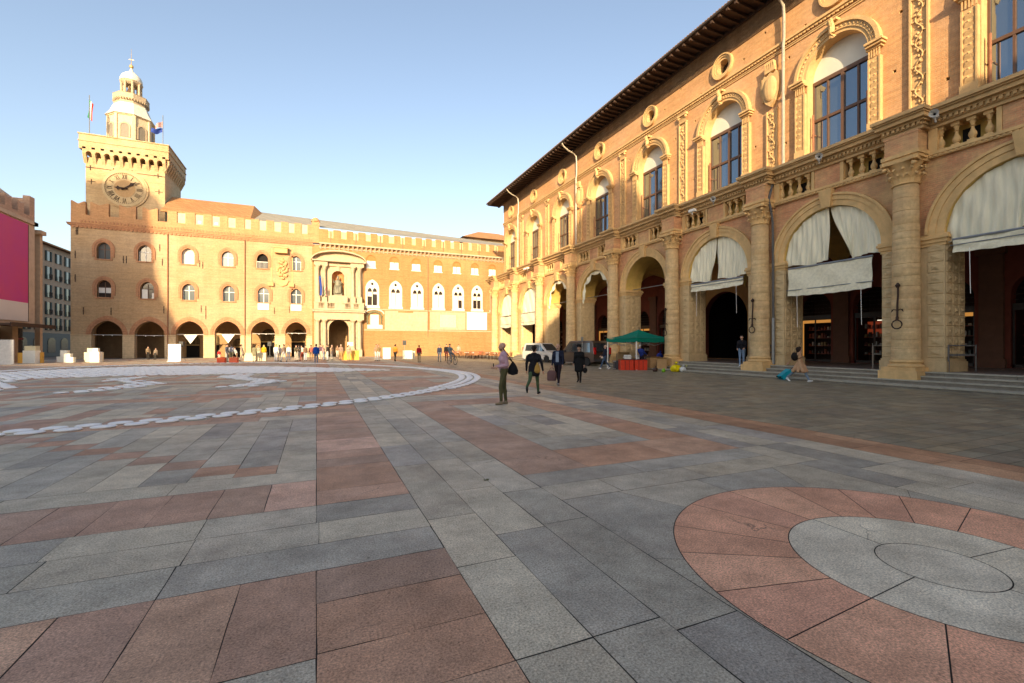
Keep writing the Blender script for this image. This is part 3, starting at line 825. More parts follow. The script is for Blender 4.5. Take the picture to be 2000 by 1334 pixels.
def carved_pilaster(kind, seed):
    mb = MB()
    if kind == 'plain':
        relief(mb, 11.24, 16.6, seed)
        for q in range(7): leaf_flat(mb, -.27 + .09 * q, 16.62, .42)
        mb.box(-.36, .36, .44, .62, 16.6, 16.68); mb.box(-.40, .40, .38, .62, 17.08, 17.22)
        for s in (-1, 1): mb.ball((s * .3, .46, 16.98), .10, n=7)
    else:
        relief(mb, 11.24, 14.4, seed)
        P = [(0, 14.55), (.28, 14.8), (.46, 15.2), (.52, 15.7), (.46, 16.2), (.34, 16.35), (.2, 16.25), (0, 16.4)]
        P = P + [(-x, z) for x, z in reversed(P[1:-1])]
        mb.extr(P, .34, .62)
        mb.ball((0, .34, 15.5), .40, n=10, sz=1.7, sy=.45)
        mb.box(-.30, .30, .30, .6, 16.40, 16.55)
        for q in range(5): mb.add([(-.3 + .12 * q, .30, 16.55), (-.18 + .12 * q, .30, 16.55), (-.24 + .12 * q, .24, 16.95), (-.3 + .12 * q, .5, 16.55), (-.18 + .12 * q, .5, 16.55), (-.24 + .12 * q, .5, 16.95)], [(0, 1, 2), (3, 5, 4), (0, 2, 5, 3), (1, 4, 5, 2)])
        for s in (-1, 1): mb.tube([(s * .5, .5, 15.0), (s * .62, .45, 15.6), (s * .52, .42, 16.25)], .06, 6)
    return mb
def leaf_flat(mb, x, z, h):
    mb.add([(x - .045, .52, z), (x + .045, .52, z), (x + .055, .46, z + h * .6), (x - .055, .46, z + h * .6), (x, .38, z + h * .9), (x, .48, z + h * .8)], [(0, 1, 2, 3), (3, 2, 4), (3, 4, 5), (2, 5, 4)])
for k, x in enumerate(colx):
    kk = k - 1
    if x < XE + .5 or x > 3: continue
    kd = 'shield' if kk in (2, 5) else 'plain'
    carved_pilaster(kd, 40 + k).build('carved_pilaster' if kd == 'plain' else 'shield_pilaster', M_STONE_UP, arc, loc=(x, 0, 0))

# eaves and roof
EY = -1.15
mb = MB(); mb.box(XE - 1.7, XR, EY + .06, .7, 20.52, 20.60)
x = XE - 1.6
while x < XR:
    mb.box(x, x + .14, EY + .02, .62, 20.36, 20.52); x += .55
mb.box(XE - 1.7, XR, .42, .62, 20.3, 20.5)
mb.build('eaves', M_DARKWOOD, arc)
mb = MB(); mb.tube([(XE - 1.8, EY - .02, 20.62), (-30, EY - .02, 20.62), (XR, EY - .02, 20.62)], .085, 8)
mb.build('gutter', plain('dark_gutter', (.06, .045, .035), .5), arc)
mb = MB(); z0 = 20.66
mb.add([(XE - 1.8, EY, z0), (XR, EY, z0), (XR, 9, z0 + 3.6), (XE + 7, 9, z0 + 3.6)], [(0, 1, 2, 3)])
mb.add([(XE - 1.8, EY, z0), (XE + 7, 9, z0 + 3.6), (XE - 1.8, 19, z0)], [(0, 1, 2)])
x = XE - 1.7
while x < XR:      # rounded tile ends along the eaves
    mb.tube([(x, EY - .04, z0 + .02), (x, EY + .5, z0 + .21)], .075, 6); x += .2
mb.build('roof', M_TILE, arc)
for yy, kk in ((16.25, 0), (36.9, 1), (50.3, 2)):
    x = -yy; mb = MB()
    path = [(x, EY, 20.5), (x, EY + .25, 20.2), (x + .05, EY + .7, 19.9), (x + .1, .0, 19.75), (x + .12, .3, 19.5), (x + .12, .36, 19.0), (x + .12, .36, 17.8), (x + .12, .30, 17.4), (x + .12, .30, 11.0), (x + .12, .28, 10.8)]
    mb.tube(path, .075, 8)
    for z in (18.6, 16.5, 14.5, 12.5): mb.lathe([(.09, -.04), (.09, .04)], (x + .12, .36 if z > 17.8 else .30, z), 8)
    mb.build('downpipe', M_PIPE, arc, smooth=True)
# lower downpipe with steel guard beside a column
mb = MB(); x = -16.92 + .62
mb.tube([(x, -.3, 10.0), (x + .05, -.5, 9.6), (x - .02, -.55, 9.2), (x - .06, -.30, 8.6), (x - .05, -.2, 8.0), (x - .05, -.16, 3.0)], .06, 8)
mb.tube([(x - .05, -.16, 3.05), (x - .05, -.16, .62)], .085, 8, 1)
mb.build('downpipe', [plain('dark_pipe', (.10, .10, .10), .5), M_STEEL], arc, smooth=True)

# portico: floor, steps, vaults, rear wall
mb = MB(); mb.box(XL, XR, -.35, 8.5, .05, .58, 0)
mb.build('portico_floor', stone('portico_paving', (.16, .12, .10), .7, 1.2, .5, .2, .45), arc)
mb = MB()
def course(y0, y1, z0, z1):
    x = XL - 1.2
    while x < XR:
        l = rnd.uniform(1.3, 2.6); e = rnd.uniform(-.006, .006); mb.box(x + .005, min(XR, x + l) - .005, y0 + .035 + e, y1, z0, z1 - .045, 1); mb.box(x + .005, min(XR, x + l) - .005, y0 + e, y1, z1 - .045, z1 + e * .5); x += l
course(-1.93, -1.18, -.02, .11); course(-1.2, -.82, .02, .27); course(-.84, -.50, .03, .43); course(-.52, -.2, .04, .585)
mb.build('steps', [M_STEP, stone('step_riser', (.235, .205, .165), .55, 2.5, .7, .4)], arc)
def vault_fn(u, v):
    x = (u - .5) * BAY; y = 1.45 + v * 5.05; yc = 1.45 + 2.525
    f = 2.35 * math.sqrt(max(0, 1 - (x / 3.26) ** 2)); g = 2.35 * math.sqrt(max(0, 1 - ((y - yc) / 2.53) ** 2))
    return (x, y, 5.5 + max(f, g) * 1.12)
mb = MB(); mb.grid(vault_fn, 28, 20)
va = mb.build('vault', M_PLASTER_Y, arc, loc=(bayx[0], 0, 0), smooth='all')
for x in bayx[1:]: dup(va, arc, (x, 0, 0))
mb = MB(); mb.box(XL, XR, 6.6, 9, 8.3, 8.5); mb.box(XL, XR, .2, 9, 9.0, 9.02); mb.box(XL - .0, XL + .6, 1.45, 8.6, .3, 10.6)
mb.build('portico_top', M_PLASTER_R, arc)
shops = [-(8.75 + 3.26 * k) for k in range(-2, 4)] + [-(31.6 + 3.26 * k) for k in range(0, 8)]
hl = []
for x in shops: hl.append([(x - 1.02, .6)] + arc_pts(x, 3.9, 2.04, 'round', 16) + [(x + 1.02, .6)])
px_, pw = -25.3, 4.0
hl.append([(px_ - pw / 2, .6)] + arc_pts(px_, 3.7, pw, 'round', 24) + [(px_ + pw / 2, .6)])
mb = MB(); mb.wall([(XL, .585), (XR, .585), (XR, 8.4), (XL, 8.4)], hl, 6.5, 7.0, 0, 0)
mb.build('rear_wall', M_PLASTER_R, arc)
mb = MB()
mb.wall([(px_ - 3.2, .59), (px_ + 3.1, .59), (px_ + 3.1, 8.3), (px_ - 3.2, 8.3)], [[(px_ - pw / 2 - .03, .62)] + arc_pts(px_, 3.7, pw + .06, 'round', 24) + [(px_ + pw / 2 + .03, .62)]], 6.44, 6.49)
mb.build('passage_surround', M_PLASTER_O, arc)
mb = MB(); mb.box(px_ - 2.6, px_ + 2.6, 7.0, 24, .3, .58); mb.box(px_ - 2.6, px_ - 2.2, 7, 24, .5, 7); mb.box(px_ + 2.2, px_ + 2.6, 7, 24, .5, 7); mb.box(px_ - 2.6, px_ + 2.6, 7, 24, 6.6, 7); mb.box(px_ - 2.6, px_ + 2.6, 24, 24.3, .3, 7)
mb.build('passage', M_BLACK, arc)
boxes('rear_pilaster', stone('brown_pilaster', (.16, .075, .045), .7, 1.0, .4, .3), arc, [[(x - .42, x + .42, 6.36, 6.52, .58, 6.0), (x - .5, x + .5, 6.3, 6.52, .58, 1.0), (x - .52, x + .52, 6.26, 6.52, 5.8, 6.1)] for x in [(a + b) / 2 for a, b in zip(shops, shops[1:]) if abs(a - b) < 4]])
SHOPLIT = [lit('shop_glow_amber', (.85, .36, .07), .22), lit('shop_glow_red', (.4, .06, .02), .14), lit('shop_glow_white', (.9, .8, .6), .7)]
goods = [plain('goods_%d' % i, c, .5) for i, c in enumerate([(.22, .06, .03), (.3, .2, .08), (.05, .06, .05), (.35, .33, .3), (.12, .04, .03)])]
for k, x in enumerate(shops):
    r = random.Random(k * 7 + 3)
    mb = MB()      # shopfront: frame, fanlight grille, transom
    for xx in (-1.0, -.04, .93): mb.box(x + xx, x + xx + .07, 6.62, 6.7, .6, 3.3)
    mb.box(x - 1.0, x + 1.0, 6.6, 6.7, 3.2, 3.5); mb.box(x - 1, x + 1, 6.62, 6.7, .6, .75)
    for i in range(9):
        for j in range(5):
            cx_, cz_ = x - .88 + .22 * i, 3.66 + .24 * j
            if math.hypot(cx_ - x, max(0, cz_ - 3.9)) < .9: mb.lathe([(.085, 0), (.10, .02), (.085, .04)], (cx_, 6.66, cz_), 6, sy=.2)
    fr_ = mb.build('shopfront', plain('dark_shop_frame', (.035, .02, .015), .4), arc)
    g = MB(); g.add([(x - 1, 6.72, .6), (x + 1, 6.72, .6), (x + 1, 6.72, 3.2), (x - 1, 6.72, 3.2)], [(0, 1, 2, 3)], 0)
    g = MB(); g.box(x - 1.2, x + 1.2, 8.2, 8.3, .5, 5); g.box(x - 1.2, x - 1.1, 6.8, 8.2, .5, 5); g.box(x + 1.1, x + 1.2, 6.8, 8.2, .5, 5); g.box(x - 1.2, x + 1.2, 6.8, 8.2, 4.9, 5)
    g.build('shop_interior', plain('shop_dark', (.04, .02, .015), .8), fr_)
    if k % 2 == 1:
        f = MB(); f.box(x - .95, x - .78, 6.66, 6.72, .9, 3.2); f.box(x - .78, x + .95, 6.66, 6.72, 3.02, 3.2)
        f.build('lit_display_frame', SHOPLIT[0], fr_)
    else:
        f = MB(); f.box(x - .85, x + .8, 7.6, 7.64, 2.3, 3.0); f.build('lit_sign', SHOPLIT[1], fr_)
        f = MB(); f.box(x + .55, x + .6, 7.3, 7.34, 1.2, 2.3); f.box(x - .3, x + .5, 7.5, 7.52, 3.04, 3.08); f.build('strip_lamp', SHOPLIT[2], fr_)
    for s in range(4):
        sh = MB(); zz = 1.1 + .5 * s; sh.box(x - .9, x + .9, 7.3, 7.6, zz - .03, zz)
        for q in range(9): w = r.uniform(.05, .14); h = r.uniform(.1, .3); xx = x - .85 + .19 * q; sh.box(xx, xx + w, 7.32, 7.5, zz, zz + h, r.randrange(5))
        sh.build('shelf', goods, fr_)

# ---- canvas curtains in the arches (each hangs from the palace: a thing of its own)
def arc_h(dx, r=2.2): return 5.95 + math.sqrt(max(0, r * r - dx * dx))
def to_world(lx, ly): return (22.2 + ly, -lx)
def curtain_panel(name, cx, x0, x1, zb_fn, label, mat=None, folds=9, depth=.06, yb=.10, taper=None):
    """half curtain filling the arch head between x0 and x1 (relative), with hanging folds"""
    mb = MB(); nu, nv = 40, 14
    for side in (0, 1):
        def fn(u, v, side=side):
            x = x0 + (x1 - x0) * u; top = arc_h(x) - .03; bot = zb_fn(u)
            z = bot + (top - bot) * v; xx = x
            if taper: xx = taper(u, v, x)
            d = depth * (1 - .7 * v) * math.sin(u * folds * 2 * math.pi + 1.2 * math.sin(v * 3 + u * 5)) + .03 * math.sin(u * 23 + v * 7)
            return (xx, yb + d + side * .012, z)
        mb.grid(fn, nu, nv)
    o = mb.build(name, mat or M_CREAM, None, loc=(22.2, -cx, 0), rz=R(-90), smooth='all')
    tag(o, label, 'curtain', 'canvas curtains hanging in the arcade arches'); return o
def apron(cx, x0, x1, z0, z1, label, sag=.0, yb=-.02):
    mb = MB()
    for side in (0, 1):
        mb.grid(lambda u, v, s=side: (x0 + (x1 - x0) * u, yb - .07 * (1 - v) + .035 * math.sin(u * 13 + v * 5) * (.3 + v * (1 - v) * 3) + .02 * math.sin(u * 31 - v * 9) + s * .012, z0 + (z1 - z0) * v - (sag + .05 * (1 - v)) * math.sin(u * math.pi) + .012 * math.sin(u * 40) * (1 - v)), 30, 8)
    o = mb.build('awning_apron', M_CREAM2, None, loc=(22.2, -cx, 0), rz=R(-90), smooth='all')
    b = MB(); b.tube([(x0 - .06, yb - .07, z0 + .28), (x1 + .06, yb - .07, z0 + .28)], .02, 6); b.tube([(x0 - .02, yb, z1), (x1 + .02, yb, z1)], .05, 8)
    b.build('awning_rod', M_STEEL, o)
    for s in (x0, x1): pass
    c = MB()
    for xx in (x0 + .5, x1 - .4): c.tube([(xx, yb - .1, z0 + .1), (xx + .02, yb - .1, z0 - 1.2), (xx + .03, yb - .1, z0 - 1.6)], .012, 5)
    c.build('pull_cord', M_WHITEP, o)
    tag(o, label, 'awning', 'rolled canvas aprons under the arcade curtains'); return o
B = bayx
# nearest bay: one half drawn, with a long rolled apron
curtain_panel('arch_curtain', B[1], -2.19, .35, lambda u: 5.55 + .1 * math.sin(u * 9) + .25 * max(0, u - .6), 'cream curtain covering left half of the nearest arch at the right photo edge', taper=lambda u, v, x: x - (1 - v) * .9 * max(0, u - .75) * 1.6)
apron(B[1], -1.95, 2.1, 5.12, 5.62, 'short cream apron under the nearest arch curtain at the right photo edge')
def tp_r(u, v, x): return x - (1 - v) ** 1.3 * .45 * max(0, (u - .7) / .3) if u > .7 else x
def tp_l(u, v, x): return x + (1 - v) ** 1.3 * .95 * max(0, (.45 - u) / .45) if u < .45 else x
curtain_panel('arch_curtain', B[2], -2.19, -.03, lambda u: 5.62 + .06 * math.sin(u * 8), 'cream left curtain half in the arch with the deep hanging apron', taper=lambda u, v, x: x)
curtain_panel('arch_curtain', B[2], .03, 2.19, lambda u: 5.62 + .05 * math.sin(u * 9 + 1), 'cream right curtain half pulled aside in the arch with the deep hanging apron', taper=tp_l)
apron(B[2], -1.95, 1.85, 4.12, 5.5, 'deep cream apron hanging under the arch between downpipe column and nearest column')
curtain_panel('arch_curtain', B[3], -2.19, -.04, lambda u: 5.62 + .06 * math.sin(u * 7), 'cream left curtain half in the arch of the black passage', taper=tp_r)
curtain_panel('arch_curtain', B[3], 0, 2.19, lambda u: 5.62 + .05 * math.sin(u * 8 + 1), 'cream right curtain half in the arch of the black passage')
apron(B[3], -1.95, 1.9, 5.05, 5.5, 'short cream apron above the black passage')
# draped swags in two open arches
def swag(cx, label):
    mb = MB()
    for side in (0, 1):
        def fn(u, v, s=side):
            a = math.pi * (1 - u); r = 2.17; xx = r * math.cos(a); zz = 5.95 + r * math.sin(a)
            dr = .16 + .34 * abs(math.sin(u * math.pi * 5.0)) * (1 if .08 < u < .92 else .8) + .18 * math.exp(-((u - .5) / .08) ** 2) * -1
            dr = max(.12, dr)
            x2 = xx - (v) * dr * math.cos(a) * .75; z2 = zz - v * dr * (.35 + .75 * math.sin(a)) - (.5 * v if (u < .1 or u > .9) else 0)
            return (x2, .14 - .07 * math.sin(v * 3.1) + .03 * math.sin(u * 60) + s * .012, z2)
        mb.grid(fn, 80, 6)
    o = mb.build('arch_curtain', M_CREAM, None, loc=(22.2, -cx, 0), rz=R(-90), smooth='all')
    tag(o, label, 'curtain', 'canvas curtains hanging in the arcade arches')
swag(B[5], 'gathered cream swag round the open arch behind the green tent and white tie rod')
swag(B[6], 'gathered cream swag round the half sunlit open arch above the vans')
for k, lb, la in ((7, 'sunlit closed curtain in the second arch from the far end', 'sunlit boxy apron under the second arch from the far end'),
                  (8, 'sunlit closed curtain in the farthest arch', 'crumpled sunlit apron under the farthest arch')):
    curtain_panel('arch_curtain', B[k], -2.19, 2.19, lambda u: 5.4, lb, folds=14, taper=lambda u, v, x: x)
    apron(B[k], -2.1, 2.1, 4.0, 5.35, la, sag=.12 * (k == 8))
# tie rods, horn speakers, torch holders, flood lamps, rails
for k in (4, 5, 6):
    mb = MB(); mb.tube([(bayx[k] - 2.2, .7, 5.98), (bayx[k] + 2.2, .7, 5.98)], .03, 6); mb.build('tie_rod', M_STEEL, arc)
def torch():
    mb = MB()
    mb.lathe([(.05, .9), (.09, 1.0), (.05, 1.06), (.03, 1.1)], (0, -.09, 3.0), 8)
    mb.tube([(0, -.07, 4.0), (.015, -.1, 3.6), (-.01, -.1, 3.2), (0, -.12, 2.75)], .035, 6)
    for s in (-1, 1): mb.tube([(0, -.1, 3.0), (s * .12, -.12, 3.05), (s * .2, -.12, 2.95), (s * .17, -.12, 3.05)], .02, 6)
    mb.tube([(0, -.12, 2.75), (0, -.14, 2.62)], .05, 6)
    ring_ = [(.17 * math.sin(2 * math.pi * i / 20), -.15, 2.44 + .17 * math.cos(2 * math.pi * i / 20)) for i in range(21)]
    mb.tube(ring_, .025, 6)
    return mb
tmesh = None
for k, lb in ((1, 'rusty torch bracket with ring on the nearest column'), (2, 'rusty torch bracket with ring on the downpipe column'), (3, 'rusty torch bracket with ring on the column right of the green tent'), (4, 'rusty torch bracket on the column left of the green tent')):
    if tmesh is None: tmesh = torch().build('torch_holder', M_IRON); o = tmesh
    else: o = dup(tmesh)
    wx, wy = to_world(colx[k] - .02, -.43 - .44)
    o.location = (wx, wy, 0); o.rotation_euler = (0, 0, R(-90)); tag(o, lb, 'iron torch holder', 'torch holders on the arcade columns')
def horn(loc, rz, label):
    mb = MB(); mb.lathe([(.02, 0), (.04, .1), (.07, .2), (.13, .3), (.15, .32), (.13, .31), (.06, .2), (.02, .12)], (0, 0, 0), 16)
    mb.lathe([(.09, -.22), (.1, -.05), (.05, 0)], (0, 0, 0), 12)
    vs = [Vector(v) for v in mb.v]; mb.v = [(v.x, -v.z, v.y) for v in vs]
    mb.box(-.02, .02, -.02, .1, -.25, -.05)
    o = mb.build('loudspeaker', plain('horn_grey', (.42, .40, .37), .6), None, loc=loc, rz=rz, smooth=True)
    d = MB(); d.ball((0, -.15, 0), .05, n=6); d.build('driver', M_BLACK, o)
    tag(o, label, 'loudspeaker', 'horn loudspeakers on the palace cornice'); return o
for (u_, v_), rz, lb in (((1600, 309), R(-60), 'white horn loudspeaker under the largest fully visible window'), ((1827, 226), R(-75), 'white horn loudspeaker on the cornice above the nearest column'), ((1393, 391), R(-50), 'small white horn speaker at the end of the light strip on the cornice')):
    y_, z_ = A(u_, v_, 21.55); horn((21.55, y_, z_), rz, lb)
for u_, v_, lb in ((1753, 249, 'flat white flood lamp on the cornice right of the large window'), (1486, 352, 'white flood lamp on the cornice below the shield relief'), (1030, 525, 'pair of white flood lamps on the sunlit far cornice'), (1352, 414, 'white flood lamp on the cornice near the third window')):
    y_, z_ = A(u_, v_, 21.6)
    mb = MB(); mb.box(-.22, .22, -.1, .12, 0, .16); mb.box(-.02, .02, -.02, .02, -.16, .0)
    if 'pair' in lb: mb.box(-.9, -.45, -.1, .12, 0, .16)
    o = mb.build('flood_lamp', M_WHITEP, None, loc=(21.6, y_, z_), rz=R(-90)); tag(o, lb, 'flood lamp', 'flood lamps on the palace cornice')
def rail(loc, w, label, rz=R(-90)):
    mb = MB()
    for x in (0, w): mb.box(x - .025, x + .025, -.015, .015, 0, 1.05)
    mb.box(0, w, -.015, .015, .62, .70); mb.box(0, w, -.015, .015, 1.0, 1.05)
    o = mb.build('hand_rail', M_STEEL, None, loc=loc, rz=rz); tag(o, label, 'hand rail', 'steel rails at the arcade steps')
rail((22.05, 16.6, .58), 1.0, 'steel rail behind the woman with the suitcase', R(-25))
rail((22.1, 11.75, .58), .5, 'narrow steel rail left of the nearest column', R(-25))
rail((22.3, 9.28, .58), 1.25, 'steel rail right of the nearest column', R(-15))
# ================================================================== town palace at the far side (facade on y = 70, x to the right, y into the building)
tp = empty('town_palace', (0, 70, 0))
tag(tp, 'long ochre brick palace with battlements and pointed arches at the far side of the square', 'palace')
XA, XB, XC = -26.75, -.55, 34.0
arches = [(-24.86, -21.83, 4.65), (-20.72, -17.61, 4.66), (-16.49, -13.47, 4.77), (-12.28, -9.31, 4.83), (-8.12, -5.23, 4.88), (-3.97, -1.26, 4.89)]
upw = [(-24.34, -23.02), (-20.32, -18.98), (-15.85, -14.47), (-11.47, -10.12), (-7.40, -6.06), (-3.22, -1.98)]
low = [(-24.31, -22.95), (-20.11, -18.72), (-15.79, -14.45), (-11.36, -10.0), (-7.3, -5.95), (-3.27, -1.93)]
def garch(x0, x1, zs, n=16, h=.60): return arc_pts((x0 + x1) / 2, zs, x1 - x0, 'point', n, h)
def top_of(x0, x1, h=.60):
    w = x1 - x0; r = w * h; return math.sqrt(r * r - (r - w / 2) ** 2)
out = [(XA, 16.0), (XA, -.05)]
for a, b, zt in arches:
    zs = zt - top_of(a, b); out += [(a, -.05)] + garch(a, b, zs) + [(b, -.05)]
out += [(XB, -.05), (XB, 16.0)]
holes = []
for i, (a, b) in enumerate(upw): holes.append([(a, 12.12)] + garch(a, b, 14.13 - top_of(a, b)) + [(b, 12.12)])
for i, (a, b) in enumerate(low): holes.append([(a, 7.48)] + garch(a, b, 9.56 - top_of(a, b)) + [(b, 7.48)])
mb = MB(); mb.wall(out, holes, 0, .9)
mb.box(XA, XA + .8, .88, 16, -.05, 16.0)
mb.build('wall', M_BRICK_L, tp)
mb = MB()
for a, b, zt in arches:       # arch mouldings and stone piers
    zs = zt - top_of(a, b); i1 = garch(a, b, zs); o1 = garch(a - .22, b + .22, zs); o2 = garch(a - .5, b + .5, zs)
    mb.band(i1, o1, -.03, .3); mb.band(o1, o2, -.08, .02)
mb.build('arch_mouldings', M_TRIM_L, tp)
xs_ = [XA] + [v for a, b, _ in arches for v in (a, b)] + [XB]
for q in range(0, len(xs_), 2):
    x0, x1 = xs_[q], xs_[q + 1]; mb = MB()
    z = 0.0
    while z < 2.75: mb.box(x0 - .03 * (q > 0), x1 + .03 * (q < 12), -.05, .92, z + .006, min(2.8, z + .25) - .006); z += .25
    mb.box(x0 - .06 * (q > 0), x1 + .06 * (q < 12), -.1, .94, 2.8, 2.92)
    mb.build('pier', stone('pier_stone', (.64, .47, .28), .6, 1.4, .5), tp)
def palace_window(x0, x1, z0, zt, style, glassmat, hood=True):
    cx = (x0 + x1) / 2; hw = (x1 - x0) / 2; zs = zt - top_of(x0, x1)
    mb = MB()
    ins = [(-hw, z0 - zs)] ; a0 = arc_pts(0, 0, 2 * hw, 'point', 16, .60)
    a1 = arc_pts(0, 0, 2 * hw + .36, 'point', 16, .60); a2 = arc_pts(0, 0, 2 * hw + .85, 'point', 16, .60)
    leg = z0 - zs - .05
    mb.band([(-hw, leg)] + a0 + [(hw, leg)], [(-hw - .18, leg)] + a1 + [(hw + .18, leg)], -.05, .2, 0)
    mb.band([(-hw - .18, leg + .25)] + a1 + [(hw + .18, leg + .25)], [(-hw - .40, leg + .25)] + a2 + [(hw + .40, leg + .25)], -.10, .03, 0)
    mb.box(-hw - .22, hw + .22, -.12, .15, leg - .10, leg, 0)
    o = mb.build('window', M_TRIM_L if hood else M_TRIM_L, tp, loc=(cx, 0, zs))
    g = MB(); g.extr([(-hw, z0 - zs)] + a0 + [(hw, z0 - zs)], .42, .45); g.build('glass', glassmat, o)
    f = MB()
    if 'f' in style:
        f.box(-.045, .045, .36, .42, z0 - zs, .55 * hw + .2 if 'h' not in style else top_of(x0, x1)); f.box(-hw, hw, .355, .42, -.08, .0)
        f.box(-hw, -hw + .06, .36, .42, z0 - zs, 0); f.box(hw - .06, hw, .36, .42, z0 - zs, 0)
        f.build('frame', M_WHITEP if 'w' in style else M_FRAME, o)
    if 'b' in style: f2 = MB(); f2.box(-hw, hw, .37, .41, z0 - zs + .55, -.1); f2.build('blind', M_WHITEP, o)
    if 'c' in style: f2 = MB(); f2.box(-hw + .05, 0, .37, .41, z0 - zs, -.05); f2.box(hw * .55, hw, .375, .41, z0 - zs, -.5); f2.build('curtain', M_WHITEP, o)
    if 'n' in style: f2 = MB(); f2.wall([(-hw, z0 - zs - 1.0), (hw, z0 - zs - 1.0), (hw, z0 - zs - .08), (-hw, z0 - zs - .08)], [], -.09, -.06); f2.build('banner', M_WHITEP, o)
    return o
GLW = plain('white_blind', (.66, .62, .54), .5, 0, .1, 1); GLS = glass('sky_glass', (.10, .12, .13), .12, 1.0)
for i, ((a, b), st, gm) in enumerate(zip(upw, ['f', 'fwh', 'fw', 'fwh', '', 'fwh'], [GLS, M_GLASS_D, GLW, GLS, M_BLACK, GLS])):
    o = palace_window(a, b, 12.12, 14.13, st, gm)
    if i == 4:
        f = MB(); hw = (b - a) / 2; zb = 12.12 - o.location.z
        for q in range(9): f.box(-hw + .15 * q, -hw + .15 * q + .03, -.06, -.03, zb, zb + .85)
        f.box(-hw, hw, -.07, -.02, zb + .83, zb + .9); f.build('railing', M_WHITEP, o)
for i, ((a, b), st, gm) in enumerate(zip(low, ['fb', 'fc', 'fw', 'fwh', 'fwhn', 'fwhn'], [M_GLASS_D] * 2 + [GLS] * 4)):
    palace_window(a, b, 7.48, 9.56, st, gm)
mb = MB()        # iron wall ties
for u_, v_ in ((147, 497), (147, 543), (241, 507), (247, 507), (312, 484), (317, 512), (163, 607), (217, 608), (320, 605), (393, 603), (402, 604), (390, 515), (396, 518), (149, 451), (152, 451), (402, 617), (536, 607), (565, 605)):
    x_, z_ = L(u_, v_); boxes('wall_tie', M_IRON, tp, [[(x_ - .03, x_ + .03, -.06, .01, z_ - .45, z_ + .45), (x_ - .05, x_ + .05, -.08, -.02, z_ - .05, z_ + .05)]])

# arcade passage behind the arches
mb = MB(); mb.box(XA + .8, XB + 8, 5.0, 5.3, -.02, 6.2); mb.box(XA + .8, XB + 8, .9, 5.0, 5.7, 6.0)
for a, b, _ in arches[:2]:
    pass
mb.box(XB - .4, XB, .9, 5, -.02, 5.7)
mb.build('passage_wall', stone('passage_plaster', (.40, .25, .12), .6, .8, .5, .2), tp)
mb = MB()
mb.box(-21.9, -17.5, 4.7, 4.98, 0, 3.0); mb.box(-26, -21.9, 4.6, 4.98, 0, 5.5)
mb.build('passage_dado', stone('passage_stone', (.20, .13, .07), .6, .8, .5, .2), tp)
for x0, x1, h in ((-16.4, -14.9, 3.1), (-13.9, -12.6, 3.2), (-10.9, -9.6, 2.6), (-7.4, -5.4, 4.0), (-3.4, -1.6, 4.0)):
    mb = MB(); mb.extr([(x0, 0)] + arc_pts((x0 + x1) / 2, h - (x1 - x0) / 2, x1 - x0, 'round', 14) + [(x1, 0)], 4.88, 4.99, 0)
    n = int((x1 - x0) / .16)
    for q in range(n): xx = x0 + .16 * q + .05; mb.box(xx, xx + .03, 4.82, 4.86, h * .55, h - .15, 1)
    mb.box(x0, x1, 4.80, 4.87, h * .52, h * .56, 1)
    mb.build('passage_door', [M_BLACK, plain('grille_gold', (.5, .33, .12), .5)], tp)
for a, b, zt in arches:
    zs = zt - top_of(a, b); mb = MB(); mb.tube([(a, .4, zs + .05), (b, .4, zs + .05)], .03, 6)
    c = (a + b) / 2
    for q in (-.5, .35): mb.ball((c + q, .4, zs - .02), .07, n=6)
    mb.build('tie_rod', M_WHITEP, tp)
for i, (a, b, zt) in enumerate(arches[2:4]):
    zs = zt - top_of(a, b); c = (a + b) / 2; mb = MB()
    mb.extr([(c - .75, zs), (c + .75, zs), (c, zs - 1.15)], .36, .39)
    o = mb.build('pennant', M_WHITEP, None, loc=(0, 70, 0)); tag(o, ['white triangular pennant hanging in the third palace arch', 'white triangular pennant hanging in the fourth palace arch'][i], 'pennant', 'pennants hanging in the palace arches')

# cornice with brick scallops, parapet and battlements of the old block
mb = MB()
mb.box(XA - .25, XB + .1, -.22, .9, 15.95, 16.12); mb.box(XA - .32, XB + .1, -.30, .9, 16.12, 16.22)
x = XA
while x < XB:
    mb.extr([(x, 15.95)] + [(x + .19 + .19 * -math.cos(math.pi * i / 6), 15.82 - .14 * math.sin(math.pi * i / 6)) for i in range(7)] + [(x + .38, 15.95)], -.14, .0); x += .40
x = XA + .9
while x < XB: mb.box(x, x + .17, -.08, .02, 16.38, 16.55); mb.extr([(x - .02, 16.55), (x + .19, 16.55), (x + .085, 16.66)], -.09, .02); x += .34
mb.build('cornice', M_TRIM_L, tp)
mb = MB(); mb.box(XA, XB, .0, .55, 16.22, 17.3); mb.box(XA, XA + .5, .5, 9, 16.22, 17.3)
mb.build('parapet', M_MERLON, tp)
def merlon(mb, x0, x1, z1, sw=True):
    xm = (x0 + x1) / 2
    if sw: P = [(x0, 17.29), (x1, 17.29), (x1, z1), (x1 - .12, z1 + .03), (xm, z1 - .30), (x0 + .12, z1 + .03), (x0, z1)]
    else: P = [(x0, 17.29), (x1, 17.29), (x1, z1), (x0, z1)]
    mb.extr(P, .003, .5)
mb = MB()
for x0, x1 in ((-26.74, -25.4), (-24.95, -23.2), (-22.2, -20.55), (-19.9, -18.35)): merlon(mb, x0, x1, 18.85); mb.build('merlon', M_MERLON, tp); mb = MB()
mb.extr([(0, 0), (0, 0), (0, 0)], 0, 0) if False else None
for y0 in (2.2, 4.6, 7.0): mb.box(XA, XA + .48, y0, y0 + 1.4, 17.29, 18.7); mb.build('merlon', M_MERLON, tp); mb = MB()
